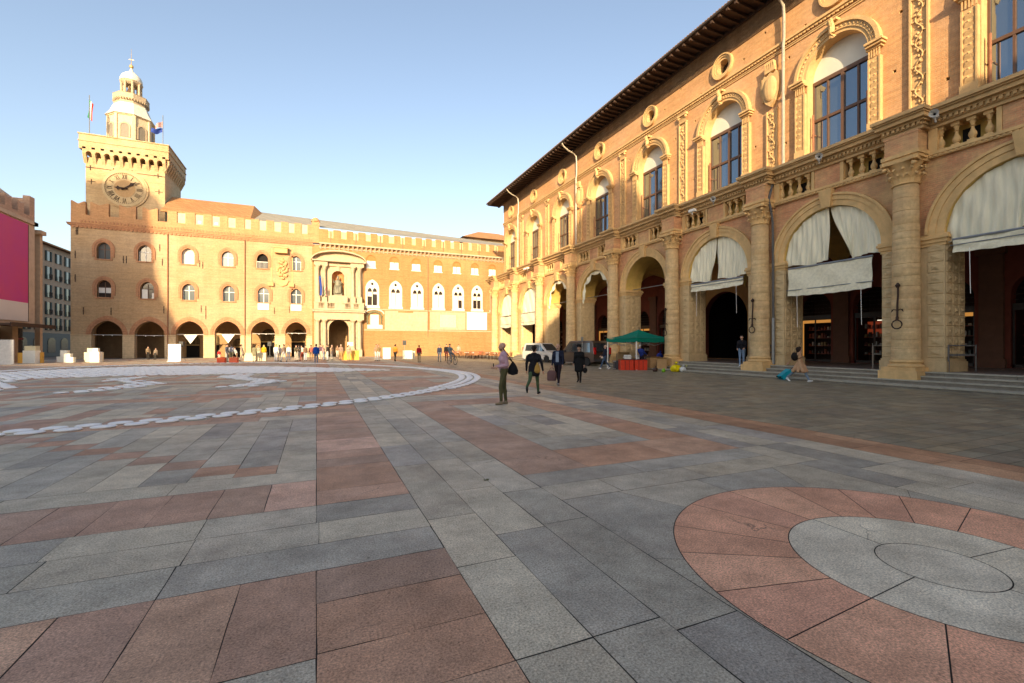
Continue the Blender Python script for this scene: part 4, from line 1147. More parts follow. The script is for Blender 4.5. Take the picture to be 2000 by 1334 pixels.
wh = [-18.24, -17.35, -16.33, -15.46, -14.41, -13.52, -12.56, -11.7, -10.78, -9.9, -8.84, -8.12, -7.15, -6.29, -5.36, -4.48, -3.59, -2.82, -1.91, -1.12]
for a, b in zip(wh[1::2], wh[2::2]): mb.box(a, b, .003, .5, 17.29, 18.75); mb.build('merlon', M_MERLON, tp); mb = MB()
mb.box(XB - .6, XB, .003, .5, 17.29, 18.7)
mb.build('merlon', M_MERLON, tp)
boxes('walled_crenel', M_PALE_W, tp, [(a, b, .14, .5, 17.29, 18.6) for a, b in zip(wh[2::2], wh[3::2])])
boxes('crenel_window', M_WHITEP, tp, [(a + .3, a + .65, .1, .15, 17.5, 17.8) for a in (-14.41, -12.56)])
mb = MB(); mb.box(XB - .05, XB + .95, -.06, .8, 16.2, 19.25); mb.lathe([(.62, 19.25), (.55, 19.45), (.35, 19.75), (.0, 19.9)], (XB + .45, .35, 0), 14)
mb.build('turret', M_MERLON, tp)
for u_ in (328.0, 478.5, 835.5):
    x_, _ = L(u_, 560); mb = MB(); mb.tube([(x_, -.1, .2), (x_, -.1, 15.7 if u_ < 800 else 16)], .055, 6); mb.build('downpipe', M_COPPER, tp)

# right wing
rs = [(6.82, 8.1), (10.19, 11.48), (13.50, 14.79), (16.97, 18.2), (20.03, 21.26), (23.1, 24.3), (26.14, 27.34), (29.2, 30.4)]
bf = [(6.82, 8.47), (10.23, 11.86), (13.50, 15.12), (16.85, 18.47), (20.07, 21.68), (23.26, 24.87), (26.5, 28.1), (29.7, 31.3)]
XP0, XP1 = .0, 6.3      # portal bay
out = [(XB, 16.0), (XB, -.05), (1.62, -.05)] + arc_pts(2.97, 3.98, 2.7, 'round', 18) + [(4.32, -.05), (XC, -.05), (XC, 16.0)]
holes = []
for a, b in rs: holes.append([(a, 13.2)] + arc_pts((a + b) / 2, 14.38, b - a, 'round', 12) + [(b, 13.2)])
for a, b in bf: holes.append([(a, 7.42)] + garch(a, b, 11.22 - top_of(a, b, .75), 16, .75) + [(b, 7.42)])
holes.append([(2.03, 8.7)] + arc_pts(2.86, 11.5, 1.66, 'round', 16) + [(3.69, 8.7)])
mb = MB(); mb.wall(out, holes, 0, .9); mb.build('wing_wall', M_BRICK_LR, tp)
mb = MB()
for (a, b) in rs:
    c = (a + b) / 2; f = MB()
    f.extr([(a, 14.2)] + arc_pts(c, 14.38, b - a, 'round', 12) + [(b, 14.2)], .08, .12, 1)
    f.box(a, c - .03, .12, .16, 13.2, 14.2, 0); f.box(c + .03, b, .12, .16, 13.2, 14.2, 0); f.box(c - .04, c + .04, .1, .14, 13.2, 14.2, 2)
    f.band([(a, 14.2)] + arc_pts(c, 14.38, b - a, 'round', 12) + [(b, 14.2)], [(a - .12, 14.2)] + arc_pts(c, 14.38, b - a + .24, 'round', 12) + [(b + .12, 14.2)], -.04, .05, 1)
    f.box(a - .1, b + .1, -.06, .1, 13.08, 13.2, 0)
    f.build('shuttered_window', [M_WHITEP, plain('orange_tympanum', (.50, .17, .05), .8), M_FRAME], tp)
for i, (a, b) in enumerate(bf):
    c = (a + b) / 2; hw = (b - a) / 2; zs = 11.22 - top_of(a, b, .75); f = MB()
    gin = arc_pts(c, zs, b - a - .24, 'point', 16, .75); gout = arc_pts(c, zs, b - a + .3, 'point', 16, .75)
    f.band([(a + .12, 7.5)] + gin + [(b - .12, 7.5)], [(a - .15, 7.5)] + gout + [(b + .15, 7.5)], -.06, .3)
    f.box(a - .25, b + .25, -.14, .2, 7.15, 7.45); f.box(a - .15, b + .15, -.1, .2, 7.45, 7.6)
    f.lathe([(.05, 7.6), (.045, 9.6), (.08, 9.75), (.06, 9.8)], (c, .05, 0), 8)
    # tracery head: plate with two lancets and a quatrefoil hole
    w2 = hw - .12
    lan = lambda cc: [(cc - w2 / 2 + .05, 9.62)] + arc_pts(cc, 9.75, w2 - .1, 'point', 10, .8) + [(cc + w2 / 2 - .05, 9.62)]
    circ = [(c + .20 * math.cos(2 * math.pi * q / 16), 10.78 + .20 * math.sin(2 * math.pi * q / 16)) for q in range(16)]
    f.wall([(a + .12, 9.6)] + gin + [(b - .12, 9.6)], [lan(c - w2 / 2)[::1], lan(c + w2 / 2), circ], .0, .14)
    o = f.build('tracery_window', M_WHITE_ST, tp)
    h = MB(); h.band(arc_pts(c, zs + .1, b - a + .9, 'point', 16, .7), arc_pts(c, zs + .1, b - a + 1.6, 'point', 16, .7), -.03, .02); h.build('brick_hood', M_BRICK_LR, o)
    g = MB(); g.add([(a, .3, 7.5), (b, .3, 7.5), (b, .3, 11), (a, .3, 11)], [(0, 1, 2, 3)]); g.build('glass', M_GLASS_D, o)
    sh = {0: [(0, 8.95, 9.6), (1, 9.3, 9.6)], 1: [(0, 7.5, 9.6), (1, 7.5, 9.6)], 2: [(0, 7.5, 9.6), (1, 7.5, 9.6)], 3: [(0, 7.5, 9.6), (1, 7.5, 9.6)], 4: [(0, 7.5, 9.6), (1, 8.9, 9.6)], 5: [(0, 9.0, 9.6), (1, 9.0, 9.6)]}.get(i, [(0, 7.5, 9.6)])
    p = MB()
    for sd, z0, z1 in sh: p.box(c - hw + .14 + sd * hw, c - .05 + sd * hw, .2, .24, z0, z1)
    p.build('blind', M_WHITEP, o)
mb = MB()
mb.box(XB + .9, XC, -.15, .9, 15.55, 15.68); mb.box(XB + .9, XC, -.55, .9, 16.05, 16.25)
x = XB + 1.0
while x < XC: mb.add([(x, -.5, 16.05), (x + .22, -.5, 16.05), (x + .22, -.04, 15.4), (x, -.04, 15.4), (x, .0, 16.05), (x + .22, .0, 16.05)], [(0, 1, 2, 3), (0, 3, 4), (1, 5, 2), (3, 2, 5, 4)]); x += .62
mb.build('bracket_cornice', M_LIME, tp)
mb = MB(); mb.box(XB + .9, XC, -.08, .5, 16.25, 17.05); mb.build('wing_parapet', M_BRICK_LR, tp); mb = MB()
cr = [(1.55, 2.24), (3.27, 4.04), (4.96, 5.67), (6.68, 7.41), (8.36, 9.18), (10.0, 10.83), (11.75, 12.44), (13.46, 14.09), (15.04, 15.68), (16.57, 17.22), (18.12, 18.7), (19.6, 20.2), (21.1, 21.7), (22.6, 23.2), (24.1, 24.7), (25.6, 26.2), (27.1, 27.7)]
pv = XB + .9
for a, b in cr: mb.box(pv, a, -.079, .49, 17.05, 18.25); pv = b; mb.build('merlon', M_BRICK_LR, tp); mb = MB()
mb.box(pv, XC, -.079, .49, 17.05, 18.25)
mb.build('merlon', M_BRICK_LR, tp)
boxes('walled_crenel', stone('tan_infill', (.62, .46, .24), .8, .8, .3), tp, [(a, b, .03, .48, 17.04, 18.1) for a, b in cr])
boxes('rain_pipe', M_COPPER, tp, [((a + b) / 2 - .06, (a + b) / 2 + .06, -.12, .04, 16.4, 18.0) for a, b in cr[::2]])
mb = MB(); mb.box(6.45, XC, -.08, .02, 6.95, 7.1); mb.box(6.5, XC, -.05, .02, 3.85, 4.0)
for x0, x1 in ((9.45, 11.4), (13.7, 15.95)): mb.box(x0, x1, -.06, .01, 4.0, 6.85)
mb.box(11.4, 13.7, -.03, .01, 4.0, 6.6)
mb.box(16.3, 17.8, -.05, .01, 4.1, 6.9); mb.box(20.6, 22.1, -.05, .01, 4.1, 6.9); mb.box(17.8, 20.6, -.05, .01, 4.1, 4.5); mb.box(17.8, 20.6, -.05, .01, 6.5, 6.9)
mb.build('stone_panels', M_LIME, tp)
mb = MB(); mb.box(17.85, 20.55, -.035, .01, 4.5, 6.5); mb.build('marble_panel', stone('rosy_marble', (.60, .47, .36), .8, 1.5, .4), tp)
# sloping plinth of the wing
mb = MB(); mb.add([(6.5, -.02, 3.85), (XC, -.02, 3.85), (XC, -.5, -.05), (6.5, -.5, -.05), (6.5, 0, -.05), (XC, 0, -.05), (6.5, 0, 3.85), (XC, 0, 3.85)], [(0, 1, 2, 3), (0, 3, 4, 6), (1, 7, 5, 2)]); mb.build('sloping_plinth', M_BRICK_LR, tp)
mb = MB(); mb.box(22.3, 25.75, -.12, -.06, 4.15, 7.0); tag(mb.build('blank_screen', M_WHITEP, None, loc=(0, 70, 0)), 'large blank white panel on the palace wall beside the arcade corner', 'panel')
# memorial relief beside the portal
mb = MB(); mb.box(6.9, 9.1, -.1, 0, 4.1, 4.7, 0); mb.extr([(7.35, 4.7), (8.55, 4.7), (8.55, 6.2), (7.35, 6.2)], -.14, 0, 0)
r_ = random.Random(3)
for q in range(46):
    a = math.pi * q / 45; mb.ball((7.95 - 1.0 * math.cos(a) + r_.uniform(-.08, .08), -.12, 5.9 + .75 * math.sin(a) + r_.uniform(-.08, .05)), r_.uniform(.10, .17), 1, 5)
for s in (-1, 1):
    for q in range(8): mb.ball((7.95 + s * 1.0 + r_.uniform(-.05, .05), -.1, 4.85 + .15 * q), .13, 1, 5)
mb.band(arc_pts(7.95, 6.35, 2.5, 'round', 14, .55), arc_pts(7.95, 6.35, 2.8, 'round', 14, .72), -.2, 0, 0)
mb.build('memorial_relief', [M_WHITE_ST, plain('green_bronze', (.17, .16, .09), .7)], tp)
# coat of arms relief with small canopy between the windows of the old block
mb = MB()
x0, z0 = L(541, 490); x1, _ = L(558, 490)
mb.box(x0 - .25, x1 + .25, -.75, 0, 14.3, 14.95); mb.box(x0 - .35, x1 + .35, -.85, 0, 14.95, 15.1)
mb.extr([(x0 - .7, 9.2), (x0 - .55, 9.2), (x0 - .55, 14.9), (x0 - .7, 14.9)], -.05, 0); mb.extr([(x1 + .75, 9.2), (x1 + .9, 9.2), (x1 + .9, 14.9), (x1 + .75, 14.9)], -.05, 0)
for q in range(60):
    t = q / 60; a = q * 2.4; rr = .62 * math.sqrt((q % 20) / 20 + .05)
    mb.ball((( x0 + x1) / 2 + rr * math.cos(a) + .15, -.12, 12.2 + 1.35 * rr * math.sin(a) / .6), r_.uniform(.10, .22), n=5)
mb.extr([(x0 - .2, 10.6), (x1 + .4, 10.6), (x1 + .1, 10.0), ((x0 + x1) / 2 + .1, 9.75), (x0, 10.1)], -.2, 0)
for xx in (x0 - .75, x1 + .7): mb.box(xx - .35, xx + .35, -.35, 0, 9.75, 10.25)
mb.build('coat_of_arms', M_STONE_UP, tp)

# ---- portal
po = MB(); y0 = -1.1
cols1 = [.15, 1.05, 4.85, 5.75]
for x in cols1:
    po.box(x - .36, x + .36, y0 - .1, 0, -.05, 1.0); po.lathe([(.34, 1.0), (.36, 1.1), (.30, 1.2), (.29, 1.25), (.25, 4.9), (.30, 4.95), (.34, 5.15)], (x, y0 + .35, 0), 16); po.box(x - .36, x + .36, y0 - .03, 0, 5.15, 5.3)
po.box(-.3, 6.35, y0, 0, 5.3, 6.35); po.box(-.5, 6.5, y0 - .28, 0, 6.35, 6.6); po.box(-.55, 6.6, y0 - .38, 0, 6.6, 6.72)
po.wall([(-.25, -.05), (1.62, -.05)] + arc_pts(2.97, 3.98, 2.7, 'round', 18) + [(4.32, -.05), (6.2, -.05), (6.2, 5.3), (-.25, 5.3)], [], -.45, -.002)
po.band(arc_pts(2.97, 3.98, 2.7, 'round', 18), arc_pts(2.97, 3.98, 3.2, 'round', 18), -.55, -.40); po.box(1.2, 1.66, -.6, -.4, 3.85, 4.02); po.box(4.28, 4.75, -.6, -.4, 3.85, 4.02)
# balcony with balusters
po.box(-.3, 6.35, y0 - .2, 0, 6.72, 6.86)
for x0, x1 in ((-.3, .3), (1.0, 1.4), (2.35, 3.75), (4.5, 4.95), (5.6, 6.35)): po.box(x0, x1, y0 - .15, y0 + .1, 6.86, 7.62)
po.box(-.35, 6.4, y0 - .2, y0 + .15, 7.62, 7.76)
po.box(1.55, 4.1, y0 - .1, -.3, 7.76, 8.65); po.box(1.9, 3.85, y0, -.1, 8.5, 8.75)
for x in cols1:
    po.box(x - .34, x + .34, y0 + .05, 0, 7.6, 8.6); po.lathe([(.30, 8.6), (.32, 8.7), (.26, 8.8), (.22, 12.3), (.26, 12.35), (.34, 12.8)], (x, y0 + .4, 0), 16); po.box(x - .36, x + .36, y0 + .02, 0, 12.8, 12.95)
po.wall([(-.25, 7.6), (6.2, 7.6), (6.2, 13.0), (-.25, 13.0)], [[(2.03, 8.72)] + arc_pts(2.86, 11.5, 1.66, 'round', 16) + [(3.69, 8.72)]], -.35, -.002)
po.band([(2.03, 8.72)] + arc_pts(2.86, 11.5, 1.66, 'round', 16) + [(3.69, 8.72)], [(1.75, 8.72)] + arc_pts(2.86, 11.5, 2.22, 'round', 16) + [(3.97, 8.72)], -.45, -.3)
po.box(2.66, 3.06, -.6, -.3, 12.3, 12.95)
po.box(-.3, 1.45, y0, 0, 12.95, 13.5); po.box(4.5, 6.35, y0, 0, 12.95, 13.5); po.box(1.4, 4.55, -.6, 0, 12.95, 13.5)
po.box(-.55, 6.6, y0 - .3, 0, 13.5, 13.68)
def seg(k): # segmental pediment
    return [(2.99 - 3.55 * math.cos(math.pi * i / 24) * 1.0, 13.68 + k * math.sin(math.pi * i / 24)) for i in range(25)]
po.extr(seg(1.25), -.55, 0); po.band(seg(1.25), [(2.99 + (x - 2.99) * 1.03, z + .2 * math.sin(math.pi * i / 24)) for i, (x, z) in enumerate(seg(1.25))], y0 - .3, 0)
o = po.build('portal', M_LIME, tp, smooth=True)
for x0, x1, n in ((.3, 1.0, 4), (1.4, 2.35, 5), (3.75, 4.5, 4), (4.95, 5.6, 4)):
    for q in range(n): xx = x0 + (x1 - x0) * (q + .5) / n; b2 = MB(); b2.lathe([(.05, 6.86), (.07, 7.05), (.035, 7.3), (.06, 7.62)], (xx, y0, 0), 6); b2.build('baluster', M_LIME, o)
nb = MB(); nb.lathe([(.83, 8.7), (.83, 11.5), (.72, 11.95), (.42, 12.25), (.01, 12.33)], (2.86, 0, 0), 16, a0=0, a1=math.pi)
nb.build('niche', plain('orange_niche', (.50, .24, .09), .8), o, smooth=True)
# seated bronze statue in the niche: throne, robed figure, raised arm, tiara
st = MB()
st.box(2.3, 3.42, -.5, .3, 8.7, 9.1)
st.lathe([(.62, 9.1), (.66, 9.3), (.60, 9.7), (.50, 10.1), (.46, 10.35), (.44, 10.7), (.36, 11.0), (.16, 11.12)], (2.86, -.05, 0), 14, sy=.75)
st.lathe([(.50, 9.1), (.48, 9.5), (.40, 9.95), (.10, 10.15)], (2.78, -.45, 0), 12, sy=.7)
for s in (-1, 1): st.tube([(2.86 + s * .22, -.25, 10.05), (2.86 + s * .28, -.62, 9.95), (2.86 + s * .27, -.60, 9.15)], .17, 8)
st.ball((2.86, -.14, 11.30), .17, n=8, sz=1.25); st.lathe([(.16, 11.36), (.18, 11.46), (.13, 11.62), (.03, 11.72)], (2.86, -.12, 0), 10)
st.tube([(3.22, -.1, 10.85), (3.42, -.3, 10.5), (3.30, -.55, 10.75)], .10, 7, r1=.06)
st.tube([(2.50, -.1, 10.85), (2.30, -.35, 10.6), (2.22, -.55, 11.05)], .10, 7, r1=.06)
for q in range(9): a = q * .35; st.tube([(2.86 + .5 * math.cos(a), -.05 - .42 * math.sin(a), 10.3), (2.86 + .64 * math.cos(a), -.05 - .52 * math.sin(a), 9.12)], .045, 5)
tag(st.build('statue', plain('weathered_bronze', (.20, .19, .14), .6, .3), None, loc=(0, 70, 0), smooth=True), 'seated bronze statue of a robed figure with raised hand in the niche above the portal', 'statue')
mb = MB(); mb.box(1.0, 5.0, .9, 8, -.02, .0); mb.box(1.2, 1.6, .9, 9, 0, 5.5); mb.box(4.4, 4.8, .9, 9, 0, 5.5); mb.box(1.2, 4.8, .9, 9, 5.5, 5.8); mb.box(1, 5, 9, 9.2, 0, 5.8)
mb.build('gateway', plain('gateway_dark', (.06, .035, .02), .9), tp)
def hang_flag(x, z0, z1, colors, label, loc=(0, 70, 0), parent=None, ydep=-1.55, w=.28):
    mb = MB(); mb.tube([(x, ydep + .4, z0 - .1), (x, ydep, z1 + .2)], .03, 6, len(colors))
    n = len(colors)
    for k in range(n):
        for s in (0, 1):
            mb.grid(lambda u, v, k=k, s=s: (x - w / 2 + w * (k + u) / n + .06 * math.sin(v * 5 + k), ydep + .06 * math.sin((k + u) * 5 + v * 4) + s * .01, z0 + (z1 - z0) * v), 3, 8, k)
    o = mb.build('flag', colors + [M_STEEL], parent, loc=loc, smooth='all'); tag(o, label, 'flag'); return o
F_B, F_R, F_G, F_W, F_BL = (cloth('flag_' + n, c) for n, c in (('blue', (.03, .06, .28)), ('red', (.45, .04, .03)), ('green', (.03, .22, .08)), ('white', (.7, .7, .68)), ('brown', (.22, .08, .03))))
hang_flag(.55, 8.6, 11.3, [F_B], 'blue flag hanging left of the niche on the portal balcony')
hang_flag(1.15, 8.6, 9.8, [F_G, F_W, F_R], 'green white and red flag drooping on the portal balcony')
# ---- roofs behind the battlements
mb = MB()
mb.add([(-18.2, .8, 19.0), (-8.25, .8, 18.95), (-8.3, 5.5, 22.0), (-18.2, 5.5, 22.0)], [(0, 1, 2, 3)])
mb.add([(-8.25, .8, 18.95), (-6.3, 7, 20.3), (-8.3, 5.5, 22.0)], [(0, 1, 2)])
mb.box(-18.2, -8.2, .55, .9, 18.72, 18.98)
mb.build('tiled_roof', M_TILE, tp)
mb = MB()
mb.add([(-8.9, .7, 18.7), (XC, .7, 18.3), (XC, 7, 20.3), (-8.6, 7, 21.6)], [(0, 1, 2, 3)])
mb.build('metal_roof', M_ZINC, tp)
# ---- clock tower (part of the palace massif, rises from the old block)
tw = empty('clock_tower', (-22.4, 73, 0)); tag(tw, 'square brick clock tower with corbelled top and white lantern rising above the palace', 'tower')
hx = 4.05
mb = MB(); mb.box(-hx, hx, 0, 7.6, 16.5, 25.2); mb.build('shaft', M_BRICK_T, tw)
mb = MB()
n = 9
for q in range(n + 1):
    x = -hx + 2 * hx * q / n
    mb.add([(x - .17, 0, 24.4), (x + .17, 0, 24.4), (x + .17, -.5, 25.5), (x - .17, -.5, 25.5), (x - .17, 0, 26.3), (x + .17, 0, 26.3), (x + .17, -.5, 26.3), (x - .17, -.5, 26.3)], [(0, 1, 2, 3), (3, 2, 6, 7), (0, 3, 7, 4), (1, 5, 6, 2)])
for q in range(n):
    xa, xb = -hx + 2 * hx * q / n + .17, -hx + 2 * hx * (q + 1) / n - .17
    mb.wall([(xa, 26.04), (xa, 25.5)] + arc_pts((xa + xb) / 2, 25.5, xb - xa, 'round', 8) + [(xb, 25.5), (xb, 26.04)], [], -.5, .0)
for q in range(10):
    y = 7.6 * q / 9
    mb.add([(hx, y - .17, 24.4), (hx, y + .17, 24.4), (hx + .5, y + .17, 25.5), (hx + .5, y - .17, 25.5), (hx, y - .17, 26.3), (hx, y + .17, 26.3), (hx + .5, y + .17, 26.3), (hx + .5, y - .17, 26.3)], [(0, 1, 2, 3), (3, 2, 6, 7), (0, 3, 7, 4), (1, 5, 6, 2)])
mb.box(-hx - .5, hx + .5, -.5, 8.1, 26.05, 27.0); mb.box(-hx - .58, hx + .58, -.58, 8.18, 27.0, 27.12); mb.box(-hx - .5, hx + .5, -.5, 8.1, 27.12, 27.85); mb.box(-hx - .6, hx + .6, -.6, 8.2, 27.85, 27.97)
mb.build('corbelled_top', M_BRICK_T, tw)
mb = MB()
for x_, z_ in ((-3.6, 23.9), (-1.3, 23.9), (.6, 23.9), (3.3, 23.9), (-3.5, 22.2), (3.4, 21.8)): mb.box(x_ - .4, x_ + .4, -.05, 0, z_ - .03, z_ + .03); mb.box(x_ - .03, x_ + .03, -.08, 0, z_ - .3, z_ + .3)
mb.tube([(-hx, -.03, 23.95), (hx, -.03, 23.85)], .03, 5)
mb.build('tie_irons', M_IRON, tw)
ck = MB(); cxk, czk = -.15, 21.7
def disc(r0_, r1_, y, m, th=.06):
    P = lambda r: [(cxk + r * math.cos(2 * math.pi * i / 48), czk + r * math.sin(2 * math.pi * i / 48)) for i in range(49)]
    ck.band(P(max(r0_, .001)), P(r1_), y, y + th + .2, m)
disc(2.0, 2.28, -.22, 0); disc(2.28, 2.5, -.16, 2); disc(1.1, 2.0, -.12, 0); disc(0, 1.1, -.14, 1)
for q in range(60):
    a = 2 * math.pi * q / 60; ck.obox((cxk + 1.9 * math.cos(a), -.24, czk + 1.9 * math.sin(a)), (.12, .04, .035), 0, 3, -a)
clock = ck.build('clock_face', [stone('clock_cream', (.48, .36, .21), .8, 2, .3), stone('clock_tan', (.44, .28, .14), .8, 2, .3), M_BRICK_T, M_IRON], tw)
NUM = {12: 'XII', 1: 'I', 2: 'II', 3: 'III', 4: 'IIII', 5: 'V', 6: 'VI', 7: 'VII', 8: 'VIII', 9: 'IX', 10: 'X', 11: 'XI'}
nm = MB()
for h, s in NUM.items():
    a = math.pi / 2 - h * math.pi / 6; rad = Vector((math.cos(a), 0, math.sin(a))); tan = Vector((math.sin(a), 0, -math.cos(a)))
    wd = {'I': .13, 'V': .28, 'X': .30}; tot = sum(wd[c] for c in s); p = -tot / 2
    def stroke(t0, r0_, t1, r1_, w=.055):
        A_ = Vector((cxk, -.16, czk)) + rad * r0_ + tan * t0; B_ = Vector((cxk, -.16, czk)) + rad * r1_ + tan * t1
        d = (B_ - A_).normalized(); nn = Vector((-d.z, 0, d.x)) * w / 2
        nm.add([A_ + nn, B_ + nn, B_ - nn, A_ - nn, A_ + nn + Vector((0, .06, 0)), B_ + nn + Vector((0, .06, 0)), B_ - nn + Vector((0, .06, 0)), A_ - nn + Vector((0, .06, 0))], [(0, 1, 2, 3), (0, 4, 5, 1), (1, 5, 6, 2), (2, 6, 7, 3), (3, 7, 4, 0)])
    for c in s:
        m_ = p + wd[c] / 2
        if c == 'I': stroke(m_, 1.25, m_, 1.8)
        if c == 'V': stroke(m_ - .10, 1.8, m_, 1.25); stroke(m_ + .10, 1.8, m_, 1.25, .04)
        if c == 'X': stroke(m_ - .10, 1.8, m_ + .10, 1.25); stroke(m_ + .10, 1.8, m_ - .10, 1.25, .04)
        p += wd[c]
nm.build('numerals', M_IRON, clock)
hd = MB()
def hand(ang, l, w):
    d = Vector((math.cos(ang), 0, math.sin(ang))); nn = Vector((-d.z, 0, d.x)); c = Vector((cxk, -.30, czk))
    pts = [c - d * .35 + nn * w * .5, c + d * l * .45 + nn * w * .45, c + d * l * .62 + nn * w * 1.2, c + d * l * .75 + nn * w * .4, c + d * l, c + d * l * .75 - nn * w * .4, c + d * l * .62 - nn * w * 1.2, c + d * l * .45 - nn * w * .45, c - d * .35 - nn * w * .5]
    n = len(pts); hd.add(pts + [q + Vector((0, .05, 0)) for q in pts], [tuple(range(n))] + [(i, (i + 1) % n, n + (i + 1) % n, n + i) for i in range(n)])
hand(R(178), 1.05, .22); hand(R(38), 1.6, .17)
hd.lathe([(.25, -.02), (.25, .02)], (cxk, -.33, czk), 12)
hd.build('hands', M_IRON, clock)
# lantern
ln = empty('lantern', (-.6, 3.7, 27.9), 0, tw); ln.scale = (.79, .79, .80)
oct_ = R(22.5)
def olathe(mb, prof, m=0): mb.lathe(prof, (0, 0, 0), 8, m, a0=oct_, a1=oct_ + 2 * math.pi)
mb = MB(); olathe(mb, [(3.05, 0), (3.05, 4.9), (3.2, 4.95), (3.35, 5.2)])
for q in range(8):
    a = oct_ + q * math.pi / 4; mb.obox((3.02 * math.cos(a), 3.02 * math.sin(a), 2.5), (.35, .42, 5), a)
mb.build('drum', stone('pale_lime', (.62, .50, .33), .8, 1.2, .3), ln)
mb = MB(); ft = MB()
for q in range(8):
    a = q * math.pi / 4; rr = 3.05 * math.cos(math.pi / 8)
    M_ = Matrix.Rotation(a + math.pi / 2, 3, 'Z')
    t_ = MB(); t_.extr([(-.55, 1.3)] + arc_pts(0, 3.0, 1.1, 'round', 10) + [(.55, 1.3)], -.05, .05)
    mb.add([M_ @ Vector(v) + Vector((math.cos(a) * (rr + .02), math.sin(a) * (rr + .02), 0)) for v in t_.v], t_.f)
    t_ = MB(); t_.band([(-.55, 1.3)] + arc_pts(0, 3.0, 1.1, 'round', 10) + [(.55, 1.3)], [(-.75, 1.3)] + arc_pts(0, 3.0, 1.5, 'round', 10) + [(.75, 1.3)], -.12, .06)
    ft.add([M_ @ Vector(v) + Vector((math.cos(a) * (rr + .02), math.sin(a) * (rr + .02), 0)) for v in t_.v], t_.f)
mb.build('drum_windows', plain('louvre_grey', (.22, .19, .15), .7), ln); ft.build('window_frames', M_LIME, ln)
mb = MB(); olathe(mb, [(3.45, 5.1), (3.3, 5.3), (2.75, 6.2), (2.45, 7.0), (2.3, 7.35)]); mb.build('lead_skirt', M_LEAD, ln)
mb = MB(); olathe(mb, [(2.2, 7.3), (2.2, 7.8), (2.45, 8.15), (2.45, 8.9), (2.5, 8.95), (2.3, 8.95), (2.3, 8.3), (0, 8.3)])
for q in range(40): a = 2 * math.pi * q / 40; mb.obox((2.33 * math.cos(a), 2.33 * math.sin(a), 7.95), (.25, .1, .3), a)
mb.build('gallery', M_LIME, ln)
mb = MB(); olathe(mb, [(1.35, 8.3), (1.35, 8.9)])
for q in range(8): a = oct_ + q * math.pi / 4; mb.lathe([(.2, 8.3), (.17, 11.0), (.24, 11.3)], (1.3 * math.cos(a), 1.3 * math.sin(a), 0), 8)
olathe(mb, [(1.15, 11.0), (1.5, 11.3), (1.62, 11.55), (1.5, 11.7), (1.15, 11.7)])
olathe(mb, [(.45, 8.3), (.45, 11.2)], 0)
mb.build('belfry', M_LIME, ln)
mb = MB(); mb.lathe([(.1, 10.8), (.3, 10.3), (.42, 9.9), (.5, 9.7)], (.0, -.75, -.3), 10); mb.build('bell', plain('bell_bronze', (.2, .12, .06), .4, .6), ln, smooth=True)
mb = MB(); mb.lathe([(1.5, 11.65), (1.55, 12.0), (1.3, 12.6), (.8, 13.1), (.35, 13.4), (.2, 13.8), (.12, 14.1)], (0, 0, 0), 16); mb.build('dome', M_LEAD, ln, smooth=True)
mb = MB(); mb.ball((0, 0, 14.35), .32, n=8); mb.tube([(0, 0, 14.5), (0, 0, 17.4)], .05, 6, r1=.015); mb.box(-.35, .35, -.02, .02, 15.5, 15.56); mb.build('finial', plain('gilt_copper', (.55, .36, .14), .4, .5), ln)
mb = MB(); mb.tube([(0, 0, 0), (0, 0, 5.2)], .05, 6)
fp = mb.build('flagpole', M_STEEL, None, loc=(-26.2, 73.3, 27.9)); tag(fp, 'flagpole with limp tricolour flag on the left tower corner', 'flagpole')
fl = MB()
for k in range(3): fl.grid(lambda u, v, k=k: (.05 + .16 * (k + u) * (1 - .3 * v) - .25 * (1 - v), .1 * math.sin(k + u + v * 4), 2.4 + 2.2 * v - .15 * (k + u)), 3, 8, k)
fl.build('cloth', [F_G, F_W, F_R], fp, smooth='all')
mb = MB(); mb.tube([(0, 0, 0), (0, 0, 4.6)], .05, 6)
fp = mb.build('flagpole', M_STEEL, None, loc=(-18.9, 74.3, 27.9)); tag(fp, 'flagpole with waving blue and red flags on the right tower corner', 'flagpole')
fl = MB()
fl.grid(lambda u, v: (-.05 - 1.2 * u, .25 * math.sin(u * 5 + v), 2.3 + .6 * v - .4 * u + .12 * math.sin(u * 8)), 12, 4, 0)
fl.grid(lambda u, v: (-.05 - .8 * u, .2 * math.sin(u * 6 + 1), 3.1 + .8 * v * (1 - .4 * u) - .5 * u), 10, 4, 1)
fl.build('cloth', [F_B, cloth('flag_pink', (.5, .3, .3))], fp, smooth='all')

# ================================================================== house with hipped roof behind the wing
hs = empty('hipped_house', (35.5, 95, 0)); tag(hs, 'cream house with hipped tiled roof showing above the palace wing', 'house')
mb = MB(); mb.box(-4.8, 8, 0, 9, 0, 25.3); mb.build('wall', stone('cream_wall', (.62, .50, .30), .8, .8, .3), hs)
mb = MB(); mb.add([(-6.6, -1.4, 25.2), (9.4, -1.4, 25.2), (9.4, 10, 25.2), (-6.6, 10, 25.2), (-1.0, 4.4, 28.0), (4, 4.4, 28.0)], [(0, 1, 5, 4), (0, 4, 3), (1, 2, 5), (2, 3, 4, 5), (0, 3, 2, 1)]); mb.build('roof', M_TILE, hs)
boxes('shutter', plain('brown_shutter', (.33, .17, .09), .7), hs, [(-2.6, -.9, -.05, 0, 23.0, 24.4), (1.6, 3.3, -.05, 0, 23.0, 24.4)])

# ================================================================== notaries' hall at the left edge (faces right, poster on scaffolding)
no = empty('crenellated_hall', (-26.0, 0, 0), R(90)); tag(no, 'shaded crenellated hall with a huge poster at the left photo edge', 'building')
